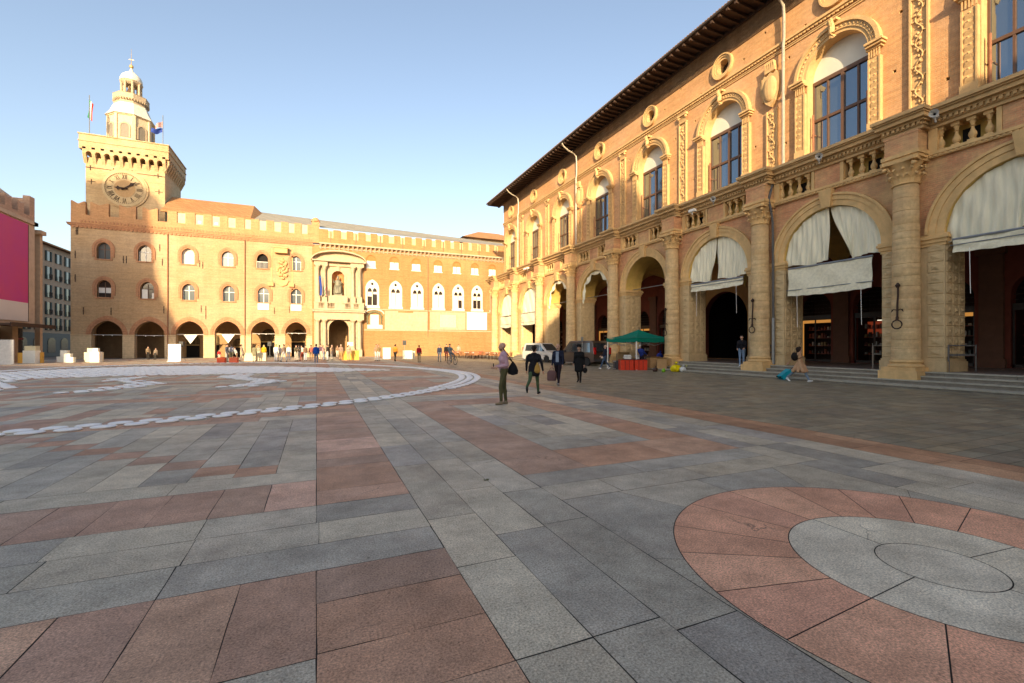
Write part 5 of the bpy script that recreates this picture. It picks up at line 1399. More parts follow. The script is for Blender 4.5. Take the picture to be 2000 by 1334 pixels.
# local x = world y, local y (into building) = -world x
NX = 53.6
mb = MB(); mb.wall([(NX, 3.6), (60.8, 3.6), (60.8, 13.6), (NX, 13.6)], [], 0, 1); mb.box(59.8, 60.8, .9, 12, 0, 13.6)
mb.box(NX, 61.0, -.2, 1, 13.6, 13.95); mb.box(60.3, 61, -.2, 12, 13.6, 13.95)
mb.build('wall', M_PLASTER_G, no)
mb = MB(); mb.box(NX, 60.8, .0, .5, 13.95, 14.4)
x = 60.8
mb.box(59.9, 60.8, 0, .5, 14.4, 16.4); mb.box(60.3, 60.8, .5, 9, 13.95, 16.2)
x = 59.0
while x > NX + 1:
    mb.extr([(x - 1.0, 14.4), (x, 14.4), (x, 15.5), (x - .5, 15.25), (x - 1.0, 15.5)], 0.003, .49); x -= 1.95
mb.build('battlements', masonry('hall_brick', (.50, .31, .22), (.56, .36, .26), (.48, .36, .28), .3, .085, .4, None, .4), no)
mb = MB(); mb.extr([(NX, 13.9), (59.7, 13.9), (59.7, 16.1), (NX, 17.0)], 1.2, 2.0); mb.build('upper_wall', stone('hall_upper', (.52, .46, .38), .8, .7, .3), no)
mb = MB(); mb.box(NX, 60.9, -1.5, .4, 3.42, 3.6); mb.box(NX, 61, -1.55, -1.45, 3.3, 3.66); mb.build('canopy', M_IRON, no)
mb = MB()
for x in (57.6, 54.1): mb.box(x - .45, x + .45, 0, .9, -.05, 3.5)
mb.box(NX, 60.8, 2.6, 2.8, 0, 3.5)
mb.build('ground_piers', stone('hall_pier', (.34, .23, .14), .7, 1, .4), no)
mb = MB()
for a, b in ((54.6, 57.1), (58.1, 60.7)):
    mb.box(a, b, .85, .95, .2, 3.3, 0); mb.box(a + .2, a + .25, .8, .85, .2, 3.3, 1); mb.box(a + 1.4, a + 1.45, .8, .85, .2, 3.3, 1); mb.box(a, b, .78, .86, 2.2, 2.35, 2)
mb.build('shopfronts', [M_GLASS_D, M_IRON, plain('dark_red_sign', (.14, .015, .02), .5)], no)
m, nt, N, K, b = _nt('poster_print')
v = objvec(N, K); sp_ = N.new('ShaderNodeSeparateXYZ'); K.new(v, sp_.inputs[0])
bw_ = mix_col(N, K, (.46, .02, .21), (.52, .03, .17), ramp(N, K, noise(N, K, v, .35, 3), .3, .7))
K.new(bw_, b.inputs['Base Color']); b.inputs['Roughness'].default_value = .6
mb = MB(); mb.box(NX, 59.4, -.12, -.06, 5.75, 13.45, 0); mb.box(NX, 59.4, -.12, -.06, 3.95, 5.748, 1); mb.box(59.4, 59.46, -.14, -.02, 3.95, 13.45, 2)
pz = mb.build('poster', [m, plain('poster_grey', (.62, .56, .52), .7, 0, .04, .5), M_IRON], None, loc=(-26.0, 0, 0), rz=R(90)); tag(pz, 'huge magenta poster with plain pale lower band on the shaded hall', 'poster')

# ================================================================== shuttered tenement down the side lane, dark shop below
te = empty('tenement', (-36.0, 0, 0), R(90)); tag(te, 'tan five storey tenement with dark green shutters down the shaded lane', 'building')
mb = MB(); mb.wall([(74, 0), (112, 0), (112, 16.2), (74, 16.2)], [], 0, 1); mb.build('wall', stone('tenement_tan', (.50, .36, .25), .8, .6, .3), te)
mb = MB(); mb.box(73.5, 112.5, -.6, 1, 16.2, 16.4); mb.add([(73.5, -.6, 16.42), (112.5, -.6, 16.42), (112.5, 4, 17.8), (73.5, 4, 17.8)], [(0, 1, 2, 3)]); mb.build('roof', M_TILE, te)
SHUT = plain('green_shutter', (.03, .045, .038), .7)
first = None
for r_i, z in enumerate((14.0, 11.35, 8.7, 6.2, 3.9)):
    for c_i in range(12):
        x = 76.6 + c_i * 2.75
        if x > 105: continue
        h = 1.35 if r_i == 0 else 1.75
        if first is None or r_i == 1 and c_i == 0:
            f = MB(); f.box(-.42, .42, -.05, .0, 0, h); o = f.build('window', M_GLASS_D, te)
            for s in (-1, 1): s_ = MB(); s_.box(s * .66 - .22, s * .66 + .22, -.1, -.02, -.05, h + .05); s_.build('shutter', SHUT, o)
            if r_i == 1: b_ = MB(); b_.box(-.5, .5, -.35, -.3, 0, .05); [b_.box(-.5 + .12 * q, -.48 + .12 * q, -.34, -.31, 0, .7) for q in range(9)]; b_.build('window_rail', M_IRON, o)
            first = o; o.location = (x, 0, z)
        else: dup(first, te, (x, 0, z))
mb = MB(); mb.box(74, 105, -.8, -.2, 0, 3.4); mb.build('shop_base', plain('dark_blue_shop', (.02, .024, .035), .5), te)
for x in (79.5, 83, 86.6, 90.2): mb = MB(); mb.extr([(x - 1.0, .6)] + arc_pts(x, 2.2, 2.0, 'round', 10, .55) + [(x + 1.0, .6)], -.84, -.78); mb.build('shop_window', M_GLASS_D, te)
# pale terrace sign frame over the lane corner
mb = MB(); mb.box(61.5, 62.0, -.1, .3, 0, 13.0); mb.box(61.0, 62, -.4, .3, 12.9, 13.3); mb.build('corner_strip', stone('corner_stone', (.48, .34, .22), .8, 1, .3), no)
mb = MB()
mb.tube([(62.2, 1, 4.5), (62.2, 3.6, 4.7), (62.2, 6.2, 4.5)], .05, 6)
for q in range(14): mb.tube([(62.2, 1 + .37 * q, 4.5), (62.2, 1.2 + .37 * q, 5.15 + .2 * math.sin(q * 2))], .04, 5)
mb.build('wrought_sign', plain('silver_iron', (.35, .38, .42), .5, .3), no)
mb = MB()
for k in range(3):
    mb.box(62.5 + k * .1, 64.6, 2 + k * 2.2, 2.4 + k * 2.2, 3.0, 3.1)
mb.build('lane_lamps', M_IRON, no) if False else None
# ================================================================== unseen slabs added behind the viewer, outlines shaped to cast the wanted shadows
PROF = [(-75, 23.1), (-25.4, 23.1), (-24.0, 24.0), (-22.7, 23.5), (-21.2, 22.3), (-20.0, 20.5), (-19.4, 16.0), (-19.2, 12.8), (-18.9, 9.9), (-18.1, 7.4), (-17.3, 5.6), (-16.1, 3.0), (-17.0 + 1.2, -2.0), (-15.6, -5.2), (-6.8, -6.7),
        (.1, -5.3), (5, -4.9), (13, -5.3), (20.2, -5.2), (26.9, -7.3), (33.0, -9.0), (33.4, -6.2), (34.5, -4.4), (35.2, -3.6), (36.4, -2.7), (36.7, -.4), (37, 2.4), (37.8, 4.4), (38.7, 5.1), (39.8, 5.1), (40.4, 4.4),
        (41.2, 2.4), (41.9, .7), (42.9, -1.3), (45.5, -2.9), (49.6, -5.3), (50.5, -5.1), (53, -4.8), (100, -4.4)]
kz = -LDIR.z / LDIR.y
YC = -30.0; dY = 70 - YC
def caster(name, label, i0, i1):
    pts = PROF[i0:i1 + 1]
    P = [(xw - dY * LDIR.x / LDIR.y, zw + kz * dY) for xw, zw in pts]
    poly = [(P[0][0], 0)] + P + [(P[-1][0], 0)]
    mb = MB(); mb.extr(poly, 0, 1.2)
    o = mb.build(name, M_PALE_W, None, loc=(0, YC - 1.2, 0)); tag(o, label, 'building')
caster('tower_shadow_slab', 'added unseen slab behind the viewer, shaped to shadow the clock tower end', 0, 13)
caster('square_shadow_slab', 'added unseen slab behind the viewer, shaped to shadow the square', 13, 20)
caster('upper_wall_shadow_slab', 'added unseen slab behind the viewer, shaped to shadow part of the upper arcade palace wall', 20, 34)
caster('arcade_shadow_slab', 'added unseen slab behind the viewer to the right, shaped to shadow the near arcade', 34, 38)
# ================================================================== floor installation of white pads
M_PAD = plain('white_pad', (.84, .83, .81), .6, 0, .05, 3)
def pad_mb(mb, x, y, a, r=.185, z=0.0):
    n = 12; base = len(mb.v)
    for rr, zz in ((r * .9, 0.0), (r, .02), (r * .93, .036), (r * .6, .046)):
        for i in range(n):
            t = 2 * math.pi * i / n; px, py = rr * 1.12 * math.cos(t), rr * .92 * math.sin(t)
            mb.v.append((x + px * math.cos(a) - py * math.sin(a), y + px * math.sin(a) + py * math.cos(a), z + zz))
    for j in range(3):
        for i in range(n): mb.f.append([base + j * n + i, base + j * n + (i + 1) % n, base + (j + 1) * n + (i + 1) % n, base + (j + 1) * n + i]); mb.m.append(0)
    mb.f.append([base + 3 * n + i for i in range(n)]); mb.m.append(0)
chain = [(-9.2, 10.9), (-7.2, 10.95), (-5.25, 11.08), (-4.46, 11.25), (-3.53, 11.5), (-2.29, 11.95), (-.8, 12.6), (.95, 13.46), (2.78, 14.83), (4.69, 16.9), (6.2, 19.4), (7.1, 21.6), (7.7, 24.2), (7.8, 26.2), (7.4, 29.3), (5.8, 34.6), (3.26, 39.6), (.92, 42.9), (-1.21, 45.0), (-2.94, 46.0)]
def resample(pts, st):
    out = []; d = 0; 
    for (x0, y0), (x1, y1) in zip(pts, pts[1:]):
        l = math.dist((x0, y0), (x1, y1)); 
        while d < l: t = d / l; out.append((x0 + (x1 - x0) * t, y0 + (y1 - y0) * t, math.atan2(y1 - y0, x1 - x0))); d += st
        d -= l
    return out
def smooth_poly(pts, it=2):
    for _ in range(it):
        q = [pts[0]]
        for a, b in zip(pts, pts[1:]): q += [(a[0] * .75 + b[0] * .25, a[1] * .75 + b[1] * .25), (a[0] * .25 + b[0] * .75, a[1] * .25 + b[1] * .75)]
        pts = q + [pts[-1]]
    return pts
cand = []
for i, (x, y, a) in enumerate(resample(smooth_poly(chain), .49)):
    rows = 2 if (x < 4.2 or y > 31) else 3
    for k in range(rows):
        off = (k - (rows - 1) / 2) * .38; sh = .245 if k % 2 else 0
        cand.append((x - math.sin(a) * off + math.cos(a) * sh, y + math.cos(a) * off + math.sin(a) * sh, a + rnd.uniform(-.12, .12)))
def dcam(p): return math.hypot(p[0], p[1])
def infov(p):
    r = CY * p[0] - SY * p[1]; d = SY * p[0] + CY * p[1]; return abs(r / d) < 1.16 if d > 0 else False
cand = [c for c in cand if infov(c)]
cand.sort(key=dcam)
pm = MB(); pad_mb(pm, 0, 0, 0)
p0 = pm.build('floor_pad', M_PAD, None, smooth=True)
for i, (x, y, a) in enumerate(cand):
    if i >= 290: break
    o = p0 if i == 0 else dup(p0)
    o.location = (x, y, 0); o.rotation_euler = (0, 0, a)
    tag(o, 'white oval pad in the long curved chain laid on the paving', 'floor pad', 'white pads of the chain on the paving')
rest = MB()
for x, y, a in cand[290:]: pad_mb(rest, x, y, a)
def inside(p, poly):
    c = False; n = len(poly)
    for i in range(n):
        (x0, y0), (x1, y1) = poly[i], poly[(i + 1) % n]
        if (y0 > p[1]) != (y1 > p[1]) and p[0] < (x1 - x0) * (p[1] - y0) / (y1 - y0) + x0: c = not c
    return c
band_ = [G(u, v)[:2] for u, v in [(-60, 731), (0, 728.5), (100, 723), (200, 719), (300, 716.3), (400, 715.3), (500, 716), (600, 717.5), (700, 720.5), (762, 723.5), (640, 727), (500, 730.3), (400, 732.5), (300, 733.7), (200, 736), (100, 739), (0, 743), (-60, 746)]]
s1 = [G(u, v)[:2] for u, v in [(102, 771), (150, 764), (200, 758.5), (245, 752), (240, 748), (205, 745), (203, 742), (240, 738.5), (270, 736.5), (290, 736.5), (255, 742), (318, 750), (280, 756), (220, 763), (160, 769)]]
s2 = [G(u, v)[:2] for u, v in [(405, 758.5), (440, 755), (480, 750), (495, 747), (470, 743), (428, 738.5), (432, 734.5), (460, 732), (490, 731.5), (485, 738), (520, 742), (554, 744.5), (530, 750), (480, 757)]]
s0 = [G(u, v)[:2] for u, v in [(-50, 747), (0, 744), (60, 740.5), (20, 747), (15, 752), (33, 757), (0, 763), (-50, 768)]]
for poly in (band_, s1, s2, s0):
    xs2 = [p[0] for p in poly]; ys2 = [p[1] for p in poly]
    y = min(ys2); j = 0
    while y < max(ys2):
        x = min(xs2) + (j % 2) * .22
        while x < max(xs2):
            if inside((x, y), poly): pad_mb(rest, x + rnd.uniform(-.03, .03), y + rnd.uniform(-.03, .03), rnd.uniform(-.4, .4) + .4)
            x += .53
        y += .45; j += 1
for x, y, a in resample(smooth_poly([G(u, v)[:2] for u, v in [(-40, 729), (0, 726), (60, 722.5), (120, 719), (200, 715.5), (300, 712.5), (400, 710), (500, 708.8), (585, 708.6)]]), .46):
    pad_mb(rest, x, y, a); pad_mb(rest, x - math.sin(a) * .37, y + math.cos(a) * .37, a)
tag(rest.build('pad_field', M_PAD, None, smooth=True), 'mass of white pads forming the broad band and curls beyond the chain', 'pads', kind='stuff')

# ================================================================== people
SKIN = plain('skin', (.52, .31, .22), .6, 0, .06); SKIN_D = plain('skin_tan', (.36, .21, .14), .6, 0, .06)
CL = {}
def C(n, c):
    if n not in CL: CL[n] = cloth('cloth_' + n, c)
    return CL[n]
class Fig:
    """figure from tapered capsules, voxel-merged into one continuous skin; each face takes the colour of the nearest part"""
    def __init__(s): s.p = []
    def cap(s, a, b, ra, rb, m, sx=1.0): s.p.append((Vector(a), Vector(b), ra, rb, m))
    def mesh(s, name, mats, voxel, parent=None):
        mb = MB()
        for a, b, ra, rb, m in s.p:
            d = b - a; L_ = d.length
            if L_ < 1e-4: mb.ball(a, ra, 0, 8); continue
            z = d / L_; x = z.orthogonal().normalized(); y = z.cross(x); n = 12; prof = []
            for i in range(5): t = math.pi / 2 * i / 4; prof.append((ra * math.sin(t) + 1e-5, -ra * math.cos(t)))
            for i in range(1, 5): t = math.pi / 2 * i / 4; prof.append((rb * math.cos(t) + 1e-5, L_ + rb * math.sin(t)))
            prof.insert(5, (rb, L_))
            vs = [a + x * (r * math.cos(2 * math.pi * k / n)) + y * (r * math.sin(2 * math.pi * k / n)) + z * h for r, h in prof for k in range(n)]
            fs = [(j * n + i, j * n + (i + 1) % n, (j + 1) * n + (i + 1) % n, (j + 1) * n + i) for j in range(len(prof) - 1) for i in range(n)]
            mb.add(vs, fs + [tuple(range(n))[::-1], tuple(range((len(prof) - 1) * n, len(prof) * n))])
        o = mb.build(name + '_tmp', mats[0])
        md = o.modifiers.new('r', 'REMESH'); md.mode = 'VOXEL'; md.voxel_size = voxel
        m2 = o.modifiers.new('s', 'SMOOTH'); m2.factor = .5; m2.iterations = 3
        dg = bpy.context.evaluated_depsgraph_get(); me = bpy.data.meshes.new_from_object(o.evaluated_get(dg))
        bpy.data.objects.remove(o)
        me.name = name
        while len(me.materials): me.materials.pop()
        for mt in mats: me.materials.append(mt)
        n = len(me.polygons); ctr = np.empty(n * 3, np.float32); me.polygons.foreach_get('center', ctr); ctr = ctr.reshape(-1, 3)
        best = np.full(n, 1e9, np.float32); mi = np.zeros(n, np.int32)
        for a, b, ra, rb, m in s.p:
            A_ = np.array(a); d = np.array(b - a); l2 = max(1e-8, float(d @ d))
            t = np.clip(((ctr - A_) @ d) / l2, 0, 1); dist = np.linalg.norm(ctr - (A_ + t[:, None] * d), axis=1) - (ra + (rb - ra) * t)
            w = dist < best; best[w] = dist[w]; mi[w] = m
        me.polygons.foreach_set('material_index', mi); me.polygons.foreach_set('use_smooth', [True] * n); me.update()
        o = bpy.data.objects.new(name, me); COL.objects.link(o)
        if parent: o.parent = parent
        return o
def rotx(v, a): c, s = math.cos(a), math.sin(a); return Vector((v[0], v[1] * c - v[2] * s, v[1] * s + v[2] * c))
def person(loc, face, label, H=1.72, top=('grey', (.2, .2, .2)), legs=('navy', (.03, .04, .07)), shoes=('shoe_black', (.02, .02, .02)), hair=('hair_dark', (.03, .02, .015)),
           lleg=(0, 0), rleg=(0, 0), larm=(5, 10), rarm=(5, 10), coat=0.0, flare=.0, hq=False, hairlen='short', bald=False, lean=0, skin=SKIN, hat=None, bulk=1.0, group='people in the square', bend=0, spread=(8, 8), kneel=0, head_turn=0, beard=None, z=0.0, backpack=None):
    """local axes: x to the figure's left, -y forward; angles in degrees, positive = forward swing / bend"""
    k = H / 1.75; f = Fig(); SK, TP, LG, SH, HR = 0, 1, 2, 3, 4
    mats = [skin, C(*top), C(*legs), C(*shoes), C(*hair), skin, C('eye_dark', (.10, .045, .035))]; EY_ = 6 if hq else SK
    hipz = .93 * k; low = 0
    J = {}
    for sd, (sw, kb) in ((1, lleg), (-1, rleg)):
        hip = Vector((sd * .092 * k, 0, hipz)); th = .43 * k; sh = .42 * k
        kn = hip + Vector((0, -math.sin(R(sw)) * th, -math.cos(R(sw)) * th))
        a2 = sw - kb; an = kn + Vector((sd * .0, -math.sin(R(a2)) * sh, -math.cos(R(a2)) * sh))
        J[sd] = (hip, kn, an, a2)
    low = min(J[1][2].z, J[-1][2].z) - .085 * k
    for sd in (1, -1):
        hip, kn, an, a2 = J[sd]
        f.cap(hip, kn, .088 * k * bulk, .060 * k, LG); f.cap(kn, an + Vector((0, 0, .03)), .060 * k, .045 * k, LG)
        cal = kn + (an - kn) * .3; f.cap(cal + Vector((0, .015, 0)), kn + (an - kn) * .55, .058 * k, .048 * k, LG)
        ft = Vector((0, -math.cos(R(max(-50, min(30, a2 * .7)))), math.sin(R(a2 * .7)) * 1.0)) 
        heel = an + Vector((0, .03 * k, -.045 * k)); toe = heel + ft * .175 * k + Vector((sd * .02, 0, -.012 * k))
        f.cap(heel, toe, .040 * k, .034 * k, SH); f.cap(an, heel + ft * .08 * k, .042 * k, .038 * k, SH)
    def up(v):     # lean the upper body about the hips
        v = Vector(v); q = rotx(v - Vector((0, 0, hipz)), R(lean)); return q + Vector((0, 0, hipz))
    pel = .105 * k * bulk
    f.cap(up((-.07 * k, 0, hipz + .03)), up((.07 * k, 0, hipz + .03)), pel, pel, LG if coat == 0 else TP)
    f.cap(up((-.055 * k, 0, 1.08 * k)), up((.055 * k, 0, 1.08 * k)), .108 * k * bulk, .108 * k * bulk, TP)
    f.cap(up((-.085 * k, .0, 1.28 * k)), up((.085 * k, .0, 1.28 * k)), .118 * k * bulk, .118 * k * bulk, TP)
    f.cap(up((-.14 * k, .01, 1.40 * k)), up((.14 * k, .01, 1.40 * k)), .072 * k * bulk, .072 * k * bulk, TP)
    f.cap(up((0, .0, 1.0 * k)), up((0, .01, 1.40 * k)), .12 * k * bulk, .10 * k * bulk, TP)
    f.cap(up((0, .0, 1.42 * k)), up((0, -.012, 1.53 * k)), .056 * k, .052 * k, SK)
    f.cap(up((-.05, .015, 1.45 * k)), up((.05, .015, 1.45 * k)), .062 * k, .062 * k, TP)
    if coat > 0:
        zt = 1.0 * k; zb = zt - coat * k; w = .10 + flare
        for xx in (-.08, 0, .08):
            for yy in (-1, 0, 1):
                f.cap((xx * k, .0, zt), (xx * (1 + flare * 12) * k, yy * (.03 + flare * 1.7) * k, zb + .06), .112 * k * bulk, .085 * k * bulk, TP)
    # head: skull, face, jaw, nose, ears
    tr = R(head_turn); hc = up((0, -.02, 1.635 * k))
    def hp(x, y, zz): return hc + Vector((x * math.cos(tr) - y * math.sin(tr), x * math.sin(tr) + y * math.cos(tr), zz)) * k
    f.cap(hp(0, .018, .03), hp(0, -.012, .03), .088 * k, .082 * k, SK)
    f.cap(hp(0, -.02, .0), hp(0, -.034, -.075), .072 * k, .048 * k, SK)
    f.cap(hp(0, -.088, .0), hp(0, -.108, -.028), .012 * k, .016 * k, SK)
    for sd in (-1, 1):
        f.cap(hp(sd * .082, .012, .012), hp(sd * .084, .014, -.022), .016 * k, .012 * k, SK)
        f.cap(hp(sd * .03, -.078, .022), hp(sd * .032, -.080, .022), .014 * k, .014 * k, EY_)
    f.cap(hp(-.02, -.082, -.055), hp(.02, -.082, -.055), .012 * k, .010 * k, EY_)
    if beard: mats[5] = C(*beard); f.cap(hp(-.03, -.052, -.088), hp(.03, -.052, -.088), .036 * k, .036 * k, 5)
    # arms
    hands = {}
    for sd, (sw, eb), spd in ((1, larm, spread[0]), (-1, rarm, spread[1])):
        s_ = up((sd * .185 * k, .01, 1.395 * k)); ul = .285 * k; fl = .25 * k
        dirv = Vector((sd * math.sin(R(spd)), -math.sin(R(sw)) * math.cos(R(spd)), -math.cos(R(sw)) * math.cos(R(spd))))
        el = s_ + dirv * ul
        inn = -.25 if eb > 40 else 0
        d2 = Vector((sd * (math.sin(R(spd * .4)) + inn), -math.sin(R(sw + eb)), -math.cos(R(sw + eb)))).normalized(); wr = el + d2 * fl
        f.cap(s_, el, .058 * k * bulk, .046 * k * bulk, TP); f.cap(el, wr, .046 * k * bulk, .034 * k, TP)
        palm = wr + d2 * .075 * k; f.cap(wr, palm, .026 * k, .034 * k, SK)
        side = Vector((0, 1, 0)) if abs(d2.y) < .7 else Vector((0, 0, 1))
        if hq:
            for q in range(4):
                b0 = palm + side * (.019 * (q - 1.5)) * k + d2 * .012; l_ = (.042, .048, .045, .034)[q] * k
                m_ = b0 + d2 * l_; t_ = m_ + (d2 * .5 + Vector((-sd * .8, 0, 0))).normalized() * l_ * .75
                f.cap(b0, m_, .0098 * k, .009 * k, SK); f.cap(m_, t_, .009 * k, .008 * k, SK)
            th0 = wr + d2 * .03 * k - side * .028 * k; f.cap(th0, th0 + (d2 * .8 - side * .6).normalized() * .055 * k, .012 * k, .010 * k, SK)
        else:
            f.cap(palm, palm + d2 * .06 * k, .026 * k, .016 * k, SK)
        hands[sd] = palm
    vox = .011 if hq else .019
    o = f.mesh('person', mats, vox)
    if not bald or hairlen != 'none':
        hb = Fig()
        if not bald:
            hb.cap(hp(0, .028, .045), hp(0, .0, .06), .093 * k, .088 * k, 0); hb.cap(hp(0, .05, -.0), hp(0, .055, -.05), .075 * k, .05 * k, 0)
            if hairlen == 'long':
                for sd in (-1, 0, 1): hb.cap(hp(sd * .06, .04, .0), hp(sd * .075, .06, -.22), .05 * k, .035 * k, 0)
            if hairlen == 'bush': hb.cap(hp(-.04, .03, .02), hp(.04, .03, .03), .115 * k, .115 * k, 0); hb.cap(hp(0, .05, -.06), hp(0, .06, -.12), .10 * k, .075 * k, 0)
            h = hb.mesh('hair', [mats[HR]], .014, o)
        else:
            pass
    if hat:
        hm = MB(); c_ = hp(0, .01, .075); hm.lathe([(.15, -.01), (.155, .0), (.10, .01), (.098, .08), (.07, .11), (.001, .115)], c_, 16); hm.build('hat', C(*hat), o, smooth=True)
    if backpack:
        bm_ = MB(); c_ = up((0, .20, 1.22 * k)); bm_.ball(c_, .16, n=8, sz=1.4, sx=1.0, sy=.6)
    o.location = (loc[0], loc[1], z - low); o.rotation_euler = (0, 0, face)
    tag(o, label, 'person', group)
    
    return o, {s: o.matrix_basis @ h for s, h in hands.items()}, low
def to_cam(p): return math.atan2(-p[0], p[1]) if False else math.atan2(p[0], -p[1])
def facing(p, ang):
    """rotation so that -y local points to the viewer, turned by ang degrees (positive turns the figure to its left, i.e. to the picture's right)"""
    return math.atan2(p[0] * -1, p[1] * 1) * 1.0 + R(ang)
def bag(name, loc, mbfn, mats, label, cat, rz=0, group=None):
    mb = MB(); mbfn(mb); o = mb.build(name, mats, None, loc=loc, rz=rz, smooth=True); tag(o, label, cat, group); return o

# man in pink jumper, profile, walking to the left
p = G(984, 790)
o, hd_, lw = person(p, facing(p, -80), 'bald bearded man in pale pink jumper and olive trousers holding a phone', 1.68, ('pink', (.52, .33, .39)), ('olive', (.09, .085, .04)), ('tan_shoe', (.22, .18, .12)), hq=True, bald=True, beard=('beard', (.22, .11, .07)),
                    lleg=(14, 16), rleg=(-4, 2), larm=(-14, 92), rarm=(-8, 86), lean=2, bulk=1.12, spread=(4, 4))
bx_ = hd_[-1]
mb = MB(); mb.box(-.04, .04, -.008, .008, -.075, .075); tag(mb.build('phone', M_BLACK, None, loc=(bx_.x - .0, bx_.y + .0, bx_.z + .03), rz=facing(p, -80)), 'dark phone held by the man in the pink jumper', 'phone')
def sling(mb):
    mb.lathe([(.03, -.20), (.13, -.17), (.145, -.08), (.10, .04), (.05, .12), (.015, .17)], (0, 0, 0), 12, sy=.6)
    mb.tube([(0, 0, .14), (-.12, -.03, .33), (-.26, -.02, .52)], .014, 6); mb.tube([(0, 0, .14), (-.16, .05, .30), (-.28, .05, .50)], .012, 6)
q = (p[0] + .24 * CY, p[1] - .24 * SY - .02, 1.0)
bag('sling_bag', q, sling, C('black_bag', (.012, .012, .014)), 'black drawstring sling bag on the back of the man in pink', 'bag', R(YAW))
# woman in black coat from behind, walking away, yellow bag
p = G(1043, 771)
o, hd_, lw = person(p, facing(p, 165), 'dark haired walker in black coat and green trousers seen from behind', 1.62, ('black_coat', (.012, .012, .016)), ('green_trousers', (.06, .10, .05)), ('sneaker', (.03, .03, .03)), hq=True,
                    lleg=(-30, 28), rleg=(18, 4), larm=(-12, 30), rarm=(-12, 22), coat=.30, flare=.02, bulk=1.1, hairlen='short', spread=(14, 22))
bag('shoulder_bag', (p[0] + .02, p[1] - .20, .86), lambda mb: (mb.ball((0, 0, -.06), .10, n=8, sz=.9, sy=.6), mb.lathe([(.095, -.06), (.08, .05), (.04, .13), (.012, .2)], (0, 0, 0), 10, sy=.6)), cloth('mustard_print', (.42, .25, .06)), 'mustard and cream patterned bag hanging behind the black coat', 'bag', R(YAW))
# man in dark jacket with blue shirt carrying a striped bag
p = G(1090, 752)
o, hd_, lw = person(p, facing(p, -15), 'bald man in open navy jacket and pale blue shirt carrying a bag', 1.70, ('navy_jacket', (.012, .016, .035)), ('dark_trousers', (.018, .012, .018)), ('grey_shoe', (.25, .23, .22)), hq=True, bald=True,
                    lleg=(24, 10), rleg=(-18, 20), larm=(12, 20), rarm=(3, 14), coat=.12, flare=0.0, bulk=1.1)
sm = MB(); sm.box(-.055, .06, -.155, -.10, .98, 1.40); sh_ = sm.build('shirt', C('shirt_blue', (.24, .30, .40)), o, smooth=True)
bh = hd_[-1]
bag('tote_bag', (bh.x - .0, bh.y, bh.z - .30), lambda mb: (mb.lathe([(.16, -.26), (.19, -.22), (.19, .06), (.14, .14), (.10, .16)], (0, 0, 0), 14, sy=.45), mb.tube([(-.1, 0, .14), (-.06, 0, .26), (.06, 0, .26), (.1, 0, .14)], .012, 5)), cloth('striped_bag', (.14, .08, .08)), 'brown striped shopping bag in the hand of the bald man in navy jacket', 'bag', R(-30))
# woman in black with hat
p = G(1131, 747)
o, hd_, lw = person(p, facing(p, -10), 'person in long black coat and black hat walking towards the viewer', 1.60, ('black_wool', (.010, .010, .011)), ('black_leggings', (.010, .010, .010)), hq=True, hat=('black_hat', (.01, .01, .01)),
                    lleg=(14, 4), rleg=(-14, 16), larm=(-4, 12), rarm=(-4, 40), coat=.46, flare=.03, bulk=1.12, hairlen='short')
bag('handbag', (hd_[1].x + .05, hd_[1].y, hd_[1].z - .18), lambda mb: (mb.ball((0, 0, 0), .12, n=8, sy=.55), mb.tube([(-.06, 0, .08), (0, 0, .22), (.06, 0, .08)], .01, 5)), C('black_bag', (.012, .012, .014)), 'small black handbag beside the long black coat', 'bag')
# man at the tent
p = G(1181, 721)
person(p, facing(p, -70), 'man in dark jacket and jeans with white trainers stepping beside the green tent', 1.70, ('dark_navy', (.012, .015, .03)), ('jeans', (.05, .08, .14)), ('white_shoe', (.65, .65, .65)), hq=True, lleg=(26, 6), rleg=(-24, 10), larm=(12, 45), rarm=(10, 50), lean=-6, hair=('hair_grey', (.25, .18, .14)), bald=True)
# woman with suitcase
p = G(1562, 746)
fa = facing(p, 68)
o, hd_, lw = person(p, fa, 'woman with bushy black hair in flared tan coat pulling a turquoise suitcase', 1.60, ('tan_coat', (.46, .28, .16)), ('blue_jeans', (.16, .22, .30)), ('white_shoe', (.65, .65, .65)), hq=True, lleg=(28, 6), rleg=(-30, 16), larm=(6, 22), rarm=(-44, 4), coat=.46, flare=.11, bulk=.95, hairlen='bush', lean=-3)
bag('backpack', (p[0] - .22 * CY, p[1] + .22 * SY, 1.12), lambda mb: (mb.ball((0, 0, 0), .17, n=9, sz=1.15, sy=.75)), C('black_leather', (.015, .013, .012)), 'black leather backpack on the tan coat', 'backpack')
hx_ = hd_[-1]; sc = G(1523, 741)
def suitcase(mb):
    M_ = Matrix.Rotation(R(52), 3, 'Y')
    for w_, d_, h_, off in ((.40, .26, .56, 0), (.36, .29, .50, 0)):
        t_ = MB(); t_.box(-w_ / 2 * .62, w_ / 2 * .62, -d_ / 2 * 1.3, d_ / 2 * 1.3, 0.03, .03 + h_); mb.add([M_ @ Vector(v) for v in t_.v], t_.f, 0)
    for yy in (-.13, .13):
        for xx in (-.1, .1): mb.ball(M_ @ Vector((xx, yy, .0)), .035, 1, 6)
    a_ = M_ @ Vector((0, 0, .55)); e_ = Vector((.78, 0, .62))
    for yy in (-.06, .06): mb.tube([a_ + Vector((0, yy, 0)), e_ + Vector((0, yy, 0))], .011, 5, 1)
    mb.tube([e_ + Vector((0, -.07, 0)), e_ + Vector((0, .07, 0))], .014, 5, 1)
bag('suitcase', (sc[0], sc[1], .04), suitcase, [plain('turquoise_shell', (.0, .30, .40), .4), M_BLACK], 'tilted turquoise suitcase pulled behind the woman in the tan coat', 'suitcase', R(YAW))
